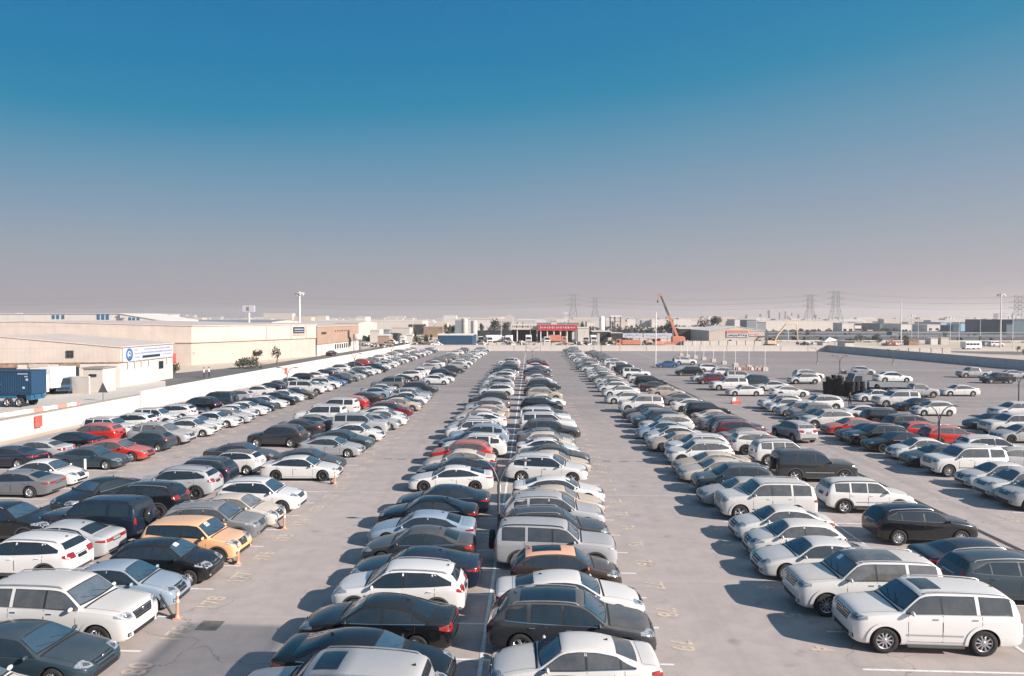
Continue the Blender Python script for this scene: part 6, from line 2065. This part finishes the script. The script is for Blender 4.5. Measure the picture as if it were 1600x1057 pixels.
# orange machines
p = AT(975, 540, 250)
lorry('orange tipper lorry below the signboards', AT(981, 540, 250).x, 250, 180, 'crane_orange', 'crane_orange', 8.5, 1.5, 'box')
def excavator(label, x, y, rz, mat, boom, s=1.0):
    r = empty('excavator', (x, y, 0), rz); r.scale = (s, s, s)
    for sy in (-1, 1):
        m_ = MB(); pts = [(-1.6, .35), (-1.3, .05), (1.3, .05), (1.6, .35), (1.3, .75), (-1.3, .75)]
        m_.add([(a0, sy * 1.1 - .25, b0) for a0, b0 in pts] + [(a0, sy * 1.1 + .25, b0) for a0, b0 in pts], [(5, 4, 3, 2, 1, 0), tuple(range(6, 12))] + [(i, (i + 1) % 6, 6 + (i + 1) % 6, 6 + i) for i in range(6)])
        m_.obj('track', 'black_trim', r)
    m_ = MB(); m_.bbox((-.4, 0, 1.45), (3.0, 2.4, 1.1), .12); m_.obj('engine_body', mat, r)
    m_ = MB(); m_.bbox((.9, .6, 2.1), (1.2, 1.0, 1.7), .1); cb = m_.obj('cab', mat, r)
    m_ = MB(); m_.bbox((.95, .6, 2.3), (1.22, 1.04, .9), .05); m_.obj('cab_window', 'window_dark', cb)
    m_ = MB(); m_.tube(boom[:3], [.3, .34, .26], 0, 6); m_.obj('boom', mat, r)
    m_ = MB(); m_.tube(boom[2:], [.22, .18] + [.15] * (len(boom) - 4), 0, 6); m_.obj('stick', mat, r)
    e_ = Vector(boom[-1]); m_ = MB(); m_.add([e_ + Vector(q) for q in ((-.5, -.5, 0), (.4, -.5, -.2), (.1, -.5, -1.0), (-.5, -.5, -.8), (-.5, .5, 0), (.4, .5, -.2), (.1, .5, -1.0), (-.5, .5, -.8))],
        [(0, 1, 2, 3), (7, 6, 5, 4), (0, 4, 5, 1), (3, 2, 6, 7), (0, 3, 7, 4)]); m_.obj('bucket', 'black_trim', r)
    tag(r, label, 'excavator')
excavator('small orange excavator left of the crane', AT(1027, 540, 250).x, 250, R_(180), 'signal_orange', [(.8, 0, 1.6), (2.2, 0, 3.0), (3.4, 0, 2.6), (3.6, 0, 1.2)])
excavator('dark compact digger between tipper and orange excavator', AT(1012, 540, 252).x, 252, R_(150), 'concrete_grey', [(.8, 0, 1.4), (1.5, 0, 2.4), (2.2, 0, 2.0), (2.4, 0, 1.1)], .8)
# beige long-armed excavator; arm reaches right and up in the photo
p = AT(1206, 533, 258); q = AT(1247, 506, 258)
dx, dz = q.x - p.x, q.z
excavator('pale orange excavator with its long arched arm raised right of the shop hall', p.x, 258, 0, 'machine_yellow',
          [(.8, 0, 1.6), (2.0, 0, 4.2), (dx * .55, 0, dz * .98), (dx * .95, 0, dz * 1.02), (dx, 0, dz * .2)])
# mobile crane with a telescopic boom leaning left
Yc = 256
bt = AT(1031, 459, Yc); bf = AT(1056, 528, Yc)
r = empty('mobile_crane', (bf.x, Yc, 0))
m_ = MB(); m_.bbox((-1.5, 0, 1.15), (11, 2.5, .9), .08); m_.obj('chassis', 'crane_orange', r)
m_ = MB(); m_.bbox((-6.2, 0, 2.0), (1.9, 2.4, 1.9), .15); cb = m_.obj('cab', 'crane_orange', r)
m_ = MB(); m_.box((-6.2, -1.22, 2.4), (1.3, .06, .8)); m_.box((-7.17, 0, 2.4), (.06, 2, .8)); m_.obj('cab_window', 'window_dark', cb)
m_ = MB(); m_.bbox((.6, 0, 2.6), (4.2, 2.5, 1.9), .2); m_.bbox((2.4, 0, 2.4), (1.2, 2.6, 1.5), .1); m_.obj('turntable_body', 'crane_orange', r)
t0 = Vector((.6, 0, 3.3)); t1 = Vector((bt.x - bf.x, 0, bt.z))
d_ = t1 - t0
def boxbeam(a0, b0, w, name, mat, par):
    mm_ = MB(); dd = (b0 - a0).normalized(); up = dd.cross(Vector((0, 1, 0))).normalized() * w / 2; sd = Vector((0, w / 2, 0))
    mm_.add([a0 - up - sd, a0 + up - sd, a0 + up + sd, a0 - up + sd, b0 - up - sd, b0 + up - sd, b0 + up + sd, b0 - up + sd],
            [(3, 2, 1, 0), (4, 5, 6, 7), (0, 1, 5, 4), (1, 2, 6, 5), (2, 3, 7, 6), (3, 0, 4, 7)])
    return mm_.obj(name, mat, par)
boxbeam(t0, t0 + d_ * .50, .85, 'boom_section', 'crane_orange', r)
boxbeam(t0 + d_ * .48, t0 + d_ * .72, .68, 'boom_section', 'scrap_dark', r)
boxbeam(t0 + d_ * .70, t0 + d_ * .95, .52, 'boom_section', 'scrap_dark', r)
boxbeam(t0 + d_ * .94, t1, .75, 'boom_head', 'crane_orange', r)
m_ = MB(); m_.tube([t0 + Vector((-1.6, 0, -.3)), t0 + d_ * .26], .18, 0, 8); m_.obj('lift_cylinder', 'chrome', r)
m_ = MB(); m_.tube([t1 + Vector((-.7, 0, 0)), t1 + Vector((-.7, 0, -2.4))], .05, 0, 5); m_.obj('hoist_rope', 'wire_dark', r)
m_ = MB(); m_.bbox(t1 + Vector((-.7, 0, -2.8)), (.6, .4, .8), .08); m_.obj('hook_block', 'scrap_dark', r)
for x in (-6.3, -4.6, 1.2, 2.7):
    for s in (-1, 1):
        o = bpy.data.objects.new('wheel', tyre_); col.objects.link(o); o.parent = r; o.location = (x, s * 1.1, .52)
        if s < 0: o.rotation_euler = (0, 0, math.pi)
        q = bpy.data.objects.new('rim', rim_); col.objects.link(q); q.parent = o
tag(r, 'orange mobile crane with its dark tipped telescopic boom raised to the left', 'crane')
px_hall('blue and white portable cabin beside the crane', 1069, 1080, 534, 252, 3, 'pale_blue_sheet', 'coping_white', 0, name='cabin', cat='cabin')

# ------------------------------------------------------------------ right hand background
em = MB()
em.add([(AT(1196, 520, 330).x, 330, 1.0), (700, 300, 1.2), (760, 380, 2.6), (AT(1150, 515, 420).x, 420, 2.6)], [(0, 1, 2, 3)])
em.add([(AT(1196, 520, 330).x, 330, 1.0), (AT(1196, 520, 330).x - 3, 326, -.1), (700, 290, -.1), (700, 300, 1.2)], [(0, 1, 2, 3)])
em.obj('highway', 'highway_asphalt')['kind'] = 'structure'
for i, (Y, z, lab) in enumerate(((332, 1.2, 'nearer long dark crash barrier along the highway'), (368, 2.0, 'farther long dark crash barrier along the highway'), (300, 0, 'long pale low wall in front of the highway'))):
    r = empty('crash_barrier', (AT(1200, 520, Y).x, Y, z))
    m_ = MB(); m_.box((200, 0, .75), (400, .12, .45)); m_.obj('rail', 'grey_sheet' if i < 2 else 'cream_wall', r)
    m_ = MB()
    for k in range(100): m_.box((k * 4, .1, .4), (.15, .15, .8))
    m_.obj('barrier_posts', 'post_grey', r); tag(r, lab, 'crash barrier')
sd_ = MB(); sd_.add([(89.5, 222, .01), (96, 145, .01), (99.5, 100, .01), (150, 100, .01), (320, 270, .01), (90, 270, .01)], [(0, 1, 2, 3, 4, 5)])
sd_.obj('verge', 'sand')['kind'] = 'structure'
rd = MB(); rd.add([(126, 205, .02), (200, 178, .02), (340, 215, .02), (340, 250, .02), (190, 214, .02), (118, 226, .02)], [(0, 1, 2, 3, 4, 5)])
rd.obj('road', 'road_asphalt')['kind'] = 'structure'
bg = [ # label, x0, x1, ytop, Y, depth, wall, roof, name
 ('grey slab hall with a darker left block above the beige shop hall', 1167, 1182, 500.5, 430, 14, 'grey_sheet', 'grey_sheet', 'building'),
 ('lower grey block right of the grey slab hall', 1182.5, 1197, 504, 432, 14, 'grey_sheet', 'grey_sheet', 'building'),
 ('white block far left of the grey slab hall', 1148, 1166, 499.5, 520, 20, 'white_wall', 'coping_white', 'building'),
 ('very long pale hall on the right skyline below the near pylon', 1184, 1312, 501.5, 560, 60, 'cream_wall', 'coping_white', 'building'),
 ('white office block with rows of windows right of the near pylon', 1316, 1334, 505, 470, 14, 'white_wall', 'coping_white', 'building'),
 ('small white house right of the white office block', 1336, 1346, 504, 480, 10, 'white_wall', 'coping_white', 'house'),
 ('dark green grey domed hall on the right skyline', 1375, 1408, 506, 620, 40, 'teal_sheet', 'teal_sheet', 'building'),
 ('white hall left of the blue halls on the right skyline', 1409, 1446, 507, 560, 30, 'white_wall', 'pale_blue_sheet', 'building'),
 ('white hall with dark openings on the right skyline', 1449, 1470, 507.5, 500, 20, 'white_wall', 'coping_white', 'building'),
 ('long pale blue roofed hall on the right skyline', 1470, 1525, 504, 600, 40, 'pale_blue_sheet', 'pale_blue_sheet', 'building'),
 ('deep blue cube hall in front of the pale blue hall', 1489, 1500, 509, 470, 14, 'deep_blue_sheet', 'deep_blue_sheet', 'building'),
 ('mid blue hall right of the deep blue cube', 1501, 1526, 506, 490, 16, 'pale_blue_sheet', 'pale_blue_sheet', 'building'),
 ('white rooftop block above the blue halls', 1532, 1538, 500.5, 560, 8, 'white_wall', 'coping_white', 'building'),
 ('grey blue long hall left of the beige house', 1526, 1553, 504.5, 540, 30, 'grey_sheet', 'pale_blue_sheet', 'building'),
 ('beige house with a flat roof near the right edge', 1554, 1573, 506, 430, 12, 'cream_wall', 'coping_white', 'house'),
 ('big teal hall cut by the right edge of the photo', 1582, 1640, 500, 380, 40, 'teal_sheet', 'teal_sheet', 'building'),
 ('lower dark teal annex left of the big teal hall', 1573, 1583, 507, 375, 20, 'teal_sheet', 'teal_sheet', 'building'),
 ('white hut behind the far right corner of the wall', 1286, 1292, 535, 250, 5, 'cream_wall', 'coping_white', 'hut'),
 ('cream pump house at the far right corner of the car park', 1321, 1335, 533.5, 246, 6, 'cream_wall', 'coping_white', 'hut'),
 ('brown container standing by the highway', 1421, 1436, 531.5, 270, 4, 'rubble_brown', 'rubble_brown', 'container'),
 ('white container beside the highway lamp', 1455, 1466, 529, 280, 4, 'white_wall', 'coping_white', 'container'),
 ('beige container right of the white container', 1471, 1483, 528, 280, 4, 'concrete_pale', 'concrete_pale', 'container'),
 ('blue grey building at the right end behind the highway', 1394, 1403, 519, 350, 5, 'grey_sheet', 'grey_sheet', 'building'),
]
for a in bg:
    r, lc = px_hall(a[0], a[1], a[2], a[3], a[4], a[5], a[6], a[7], 0.0, name=a[8], cat=a[8])
    rr = random.Random(a[0])
    W_ = lc[1][0] - lc[0][0]; h_ = AT(a[1], a[3], a[4]).z
    if 'office' in a[0] or 'house' in a[0] or 'openings' in a[0]:
        nwin = max(2, int(W_ / 5))
        for fl in range(1 if h_ < 7 else 2):
            for k in range(nwin):
                on_wall(r, lc, 0, (k + .5) / nwin, 2.4 + fl * 3.4, 1.8, 1.3, 'window_dark')
# tents: white canopy by the corner
r = empty('tent', (AT(1288, 530, 252).x, 252, 0)); w = AT(1312, 530, 252).x - AT(1288, 530, 252).x
m_ = MB(); m_.add([(0, 0, 1.9), (w, 0, 2.2), (w, 4, 2.2), (0, 4, 1.9), (w * .5, 2, 3.4)], [(0, 1, 4), (1, 2, 4), (2, 3, 4), (3, 0, 4)]); m_.obj('canvas', 'post_white', r)
m_ = MB()
for x in (0, w):
    for y in (0, 4): m_.box((x, y, 1), (.12, .12, 2))
m_.obj('poles', 'post_grey', r); tag(r, 'white canvas tent roof behind the far right corner of the wall', 'tent')
heap('orange pile on pale sand beyond the right wall', 1384, 1402, 531, 268, ['signal_orange', 'signal_orange', 'concrete_pale'], 8, 'debris_pile')
strip_wall('pale railing with many uprights beyond the right wall', 1420, 1486, 205, 545, 'concrete_pale')
# white bus and cars on the right road
def bus(label, px, py, rz, L=9.5, Hh=2.9, mat='truck_white'):
    p = G(px, py); r = empty('bus', p, rz)
    m_ = MB(); m_.bbox((0, 0, .45 + (Hh - .4) / 2), (L, 2.4, Hh - .4), .18); m_.obj('body', mat, r)
    m_ = MB()
    n_ = int(L / 1.3)
    for s in (-1, 1):
        for k in range(n_): m_.box((-L / 2 + .8 + k * (L - 1) / n_, s * 1.21, Hh * .68), (1.0, .03, Hh * .27))
    m_.box((L / 2 + .01, 0, Hh * .65), (.03, 2.0, Hh * .34)); m_.obj('window', 'window_dark', r)
    ty, ri = wheel_meshes(.45, .26, 'steel')
    for x in (L * .32, -L * .3):
        for s in (-1, 1):
            o = bpy.data.objects.new('wheel', ty); col.objects.link(o); o.parent = r; o.location = (x, s * 1.06, .45)
            if s < 0: o.rotation_euler = (0, 0, math.pi)
            q = bpy.data.objects.new('rim', ri); col.objects.link(q); q.parent = o
    tag(r, label, 'bus')
bus('white minibus on the road beyond the right wall', 1517, 546, R_(8), 5.6, 2.4)
for i, (px_, py_, lab, cc) in enumerate(((1395, 530, 'small white car on the highway right of the tent', 'W'), (1440, 528, 'white van shape on the highway', 'W'), (1546, 541, 'grey car ahead of the white minibus', 'S'), (1556, 542, 'white car ahead of the grey car beyond the right wall', 'W'))):
    p = G(px_, py_); o = bpy.data.objects.new('passing_car', FAR_MESH['b']); col.objects.link(o); o.location = p; o.color = (*COL[cc][1], .2); o.rotation_euler = (0, 0, R_(5)); tag(o, lab, 'car')
# scrub and trees along the highway
rr = random.Random(77)
k = 0
for px_, yt, Y in ((1215, 514, 380), (1238, 513, 390), (1246, 517, 350), (1262, 515, 360), (1272, 514, 370), (1345, 522, 300), (1370, 520, 305), (1372, 528, 280), (1330, 517, 400), (1357, 518, 390), (1475, 518, 330), (1527, 514, 400), (1540, 514, 400), (1390, 517, 400), (1590, 541, 222), (1600, 545, 200), (1411, 515, 410)):
    w = rr.uniform(9, 15); k += 1
    px_tree(f"dark scrubby tree near the highway, {ORD(k)} in the planted line", px_ - w / 2, px_ + w / 2, yt, Y, 100 + k, n=260, trunk=.2, group='trees along the highway')
# masts and lamps on the right
mast('very tall thin mast right of centre of the right skyline', 1408.5, 468, 300, .22, False)
mast('tall mast with a flat lamp head near the right edge', 1564.5, 458, 250, .26)
for i, (px_, yt, Y) in enumerate(((1425, 491, 330), (1435, 490, 330), (1485, 494, 300), (1499, 493, 310), (1583, 492, 235), (1232, 489, 320), (1182, 496, 320), (1532, 496, 330), (783, 494, 300), (645, 493, 300), (883, 487, 360), (879, 489, 362))):
    mast(f"thin street mast, {ORD(i + 1)} of the slender masts on the skyline", px_, yt, Y, .13, i % 2 == 0, cat='street mast')

# ------------------------------------------------------------------ pylons and wires
PYL = []
def pylon(label, px, ytop, Y, w0=7.0):
    p = AT(px, ytop, Y); h = p.z
    r = empty('pylon', (p.x, Y, 0))
    t_ = .10 * Y / 600 + .05
    lv = [0, .28, .48, .62, .74, .86, 1.0]
    wd = lambda f: (w0 / 2) * (1 - f / .62 * .62) if f < .62 else w0 * .19
    m_ = MB()
    for sx, sy in ((-1, -1), (1, -1), (1, 1), (-1, 1)):
        m_.tube([(sx * wd(f), sy * wd(f), h * f) for f in lv], t_, 0, 4, False)
    m_.obj('legs', 'pylon_steel', r)
    m_ = MB()
    for a0, b0 in zip(lv, lv[1:]):
        for (sx, sy), (tx, ty2) in (((-1, -1), (1, -1)), ((1, -1), (1, 1)), ((1, 1), (-1, 1)), ((-1, 1), (-1, -1))):
            m_.tube([(sx * wd(a0), sy * wd(a0), h * a0), (tx * wd(b0), ty2 * wd(b0), h * b0)], t_ * .6, 0, 4, False)
            m_.tube([(tx * wd(a0), ty2 * wd(a0), h * a0), (sx * wd(b0), sy * wd(b0), h * b0)], t_ * .6, 0, 4, False)
            m_.tube([(sx * wd(b0), sy * wd(b0), h * b0), (tx * wd(b0), ty2 * wd(b0), h * b0)], t_ * .6, 0, 4, False)
    m_.obj('bracing', 'pylon_steel', r)
    for f in (.66, .82, .97):
        m_ = MB(); aw = w0 * .62
        m_.tube([(-aw, 0, h * (f + .008)), (0, 0, h * f), (aw, 0, h * (f + .008))], t_ * .8, 0, 4, False)
        for s in (-1, 1):
            m_.tube([(s * wd(f), 0, h * (f + .05)), (s * aw, 0, h * (f + .008))], t_ * .6, 0, 4, False)
        m_.obj('cross_arm', 'pylon_steel', r)
    tag(r, label, 'pylon')
    PYL.append((p.x, Y, h, w0 * .62))
    return r
pylon('nearest lattice pylon on the right skyline, taller of the central pair', 1306, 456, 640, 12)
pylon('slimmer lattice pylon left of the taller one on the right skyline', 1266, 461, 780, 12)
pylon('lattice pylon cut by the right edge of the photo', 1594, 463, 560, 13)
pylon('faint lattice pylon above the red fascia', 896, 460, 1000, 15)
pylon('fainter lattice pylon right of the one above the red fascia', 930, 466, 1150, 15)
def wires(label, pts, n=3, sag=.018):
    m_ = MB()
    for a0, b0 in zip(pts, pts[1:]):
        a0, b0 = Vector(a0), Vector(b0); L_ = (b0 - a0).length
        q = []
        for i in range(13):
            t_ = i / 12; v_ = a0.lerp(b0, t_); v_.z -= 4 * t_ * (1 - t_) * L_ * sag; q.append(v_)
        m_.tube(q, .015 + .00003 * max(a0.y, b0.y), 0, 4, False, False)
    tag(m_.obj('power_line', 'wire_dark'), label, 'power line')
P0 = {i: p for i, p in enumerate(PYL)}
def wp(i, f, s): x, Y, h, w = PYL[i]; return (x + s * w, Y, h * f)
k = 0
for f in (.66, .82, .97):
    for s in (-1, 1):
        k += 1
        L0 = AT(300 if s < 0 else 250, 497 - 38 * f * .5, 900)
        wires(f"power line strung over the skyline through all pylons, wire {ORD(k)} counted from below",
              [wp(2, f, s), wp(0, f, s), wp(1, f, s), wp(3, f, s), (-420, 900, 40 * f + 4), (-900, 820, 40 * f)])
plain('town_grey', (.36, .35, .36), .9); plain('town_sand', (.46, .39, .34), .9)
# distant town: far too many small blocks to count
tn = MB(); rr = random.Random(9)
for i in range(900):
    Y = rr.uniform(750, 2300); px_ = rr.uniform(-60, 1660)
    p = AT(px_, 500, Y); h = rr.choice((4, 5, 6, 7, 9)) * rr.uniform(.7, 1.3); w = rr.uniform(8, 45)
    if rr.random() < .05: h *= 1.8
    tn.prism([(p.x, Y), (p.x + w, Y), (p.x + w, Y + 14), (p.x, Y + 14)], -.1, h, rr.randrange(4))
for x0, x1, yt in ((1203, 1217, 485), (1219, 1226, 488), (1228, 1236, 487), (1238, 1246, 489), (1249, 1256, 491), (1276, 1290, 492), (1168, 1180, 492), (1190, 1200, 491), (270, 276, 493), (283, 290, 492), (296, 303, 492), (405, 430, 494), (330, 345, 495), (1560, 1572, 490)):
    Y = 2400; a_, b_ = AT(x0, yt, Y), AT(x1, yt, Y)
    tn.prism([(a_.x, Y), (b_.x, Y), (b_.x, Y + 25), (a_.x, Y + 25)], 0, a_.z, 2)
o = tn.obj('distant_town', ['concrete_pale', 'white_wall', 'town_grey', 'town_sand'])
tag(o, 'hazy low sprawl of distant sheds and blocks along the whole horizon', 'town', kind='stuff')
sc = MB()
for i in range(5200):
    Y = rr.uniform(300, 1500) ; px_ = rr.uniform(540, 1660)
    p = AT(px_, 500, Y); h = rr.uniform(.6, 2.6)
    for k in range(2):
        a0 = rr.uniform(0, 3.14); w = rr.uniform(.5, 1.8)
        q = Vector((p.x + rr.uniform(-1, 1), Y + rr.uniform(-1, 1), 0))
        sc.add([q + Vector((-w * math.cos(a0), -w * math.sin(a0), 0)), q + Vector((w * math.cos(a0), w * math.sin(a0), 0)), q + Vector((w * .5 * math.cos(a0), w * .5 * math.sin(a0), h)), q + Vector((-w * .6 * math.cos(a0), -w * .6 * math.sin(a0), h * .8))], [(0, 1, 2, 3)])
tag(sc.obj('desert_scrub', 'leaf_green'), 'sparse grey green scrub scattered over the far sand', 'scrub', kind='stuff')

# ------------------------------------------------------------------ louvred blocker added out of view, shaped to shade the near lane
r = empty('added_shade_blocker', (13.3, 1.2, 0))
m_ = MB()
for k in range(28): m_.box((-1.62 + k * .12, 0, 13.0), (.045, 20.6, .012))
bd = m_.obj('louvres', 'cream_wall', r)
m_ = MB(); m_.box((1.7, 0, 12.95), (.06, 20.6, .08)); m_.box((-1.7, 0, 12.95), (.06, 20.6, .08)); m_.obj('beams', 'post_grey', bd)
for y in (-8, -2, 3):
    m_ = MB(); m_.tube([(1.4, y, 0), (1.4, y, 12.7)], .14, 0, 10); m_.obj('column', 'post_grey', r)
tag(r, 'tall louvred shadow blocker on grey columns, added just outside the right of the view', 'canopy')

# ------------------------------------------------------------------ desert haze
hz = MB(); hz.box((0, 1200, 34), (9000, 9000, 76))
m = bpy.data.materials.new('haze_air'); m.use_nodes = True; nt = m.node_tree
for n_ in list(nt.nodes):
    if n_.type == 'BSDF_PRINCIPLED': nt.nodes.remove(n_)
pv = nt.nodes.new('ShaderNodeVolumePrincipled'); pv.inputs['Color'].default_value = (.96, .89, .89, 1); pv.inputs['Density'].default_value = .00028; pv.inputs['Anisotropy'].default_value = .3
nt.links.new(pv.outputs[0], [n_ for n_ in nt.nodes if n_.type == 'OUTPUT_MATERIAL'][0].inputs['Volume'])
MATS['haze_air'] = m
o = hz.obj('haze', 'haze_air'); o['kind'] = 'stuff'; tag(o, 'thin dusty desert haze in the air', 'haze')
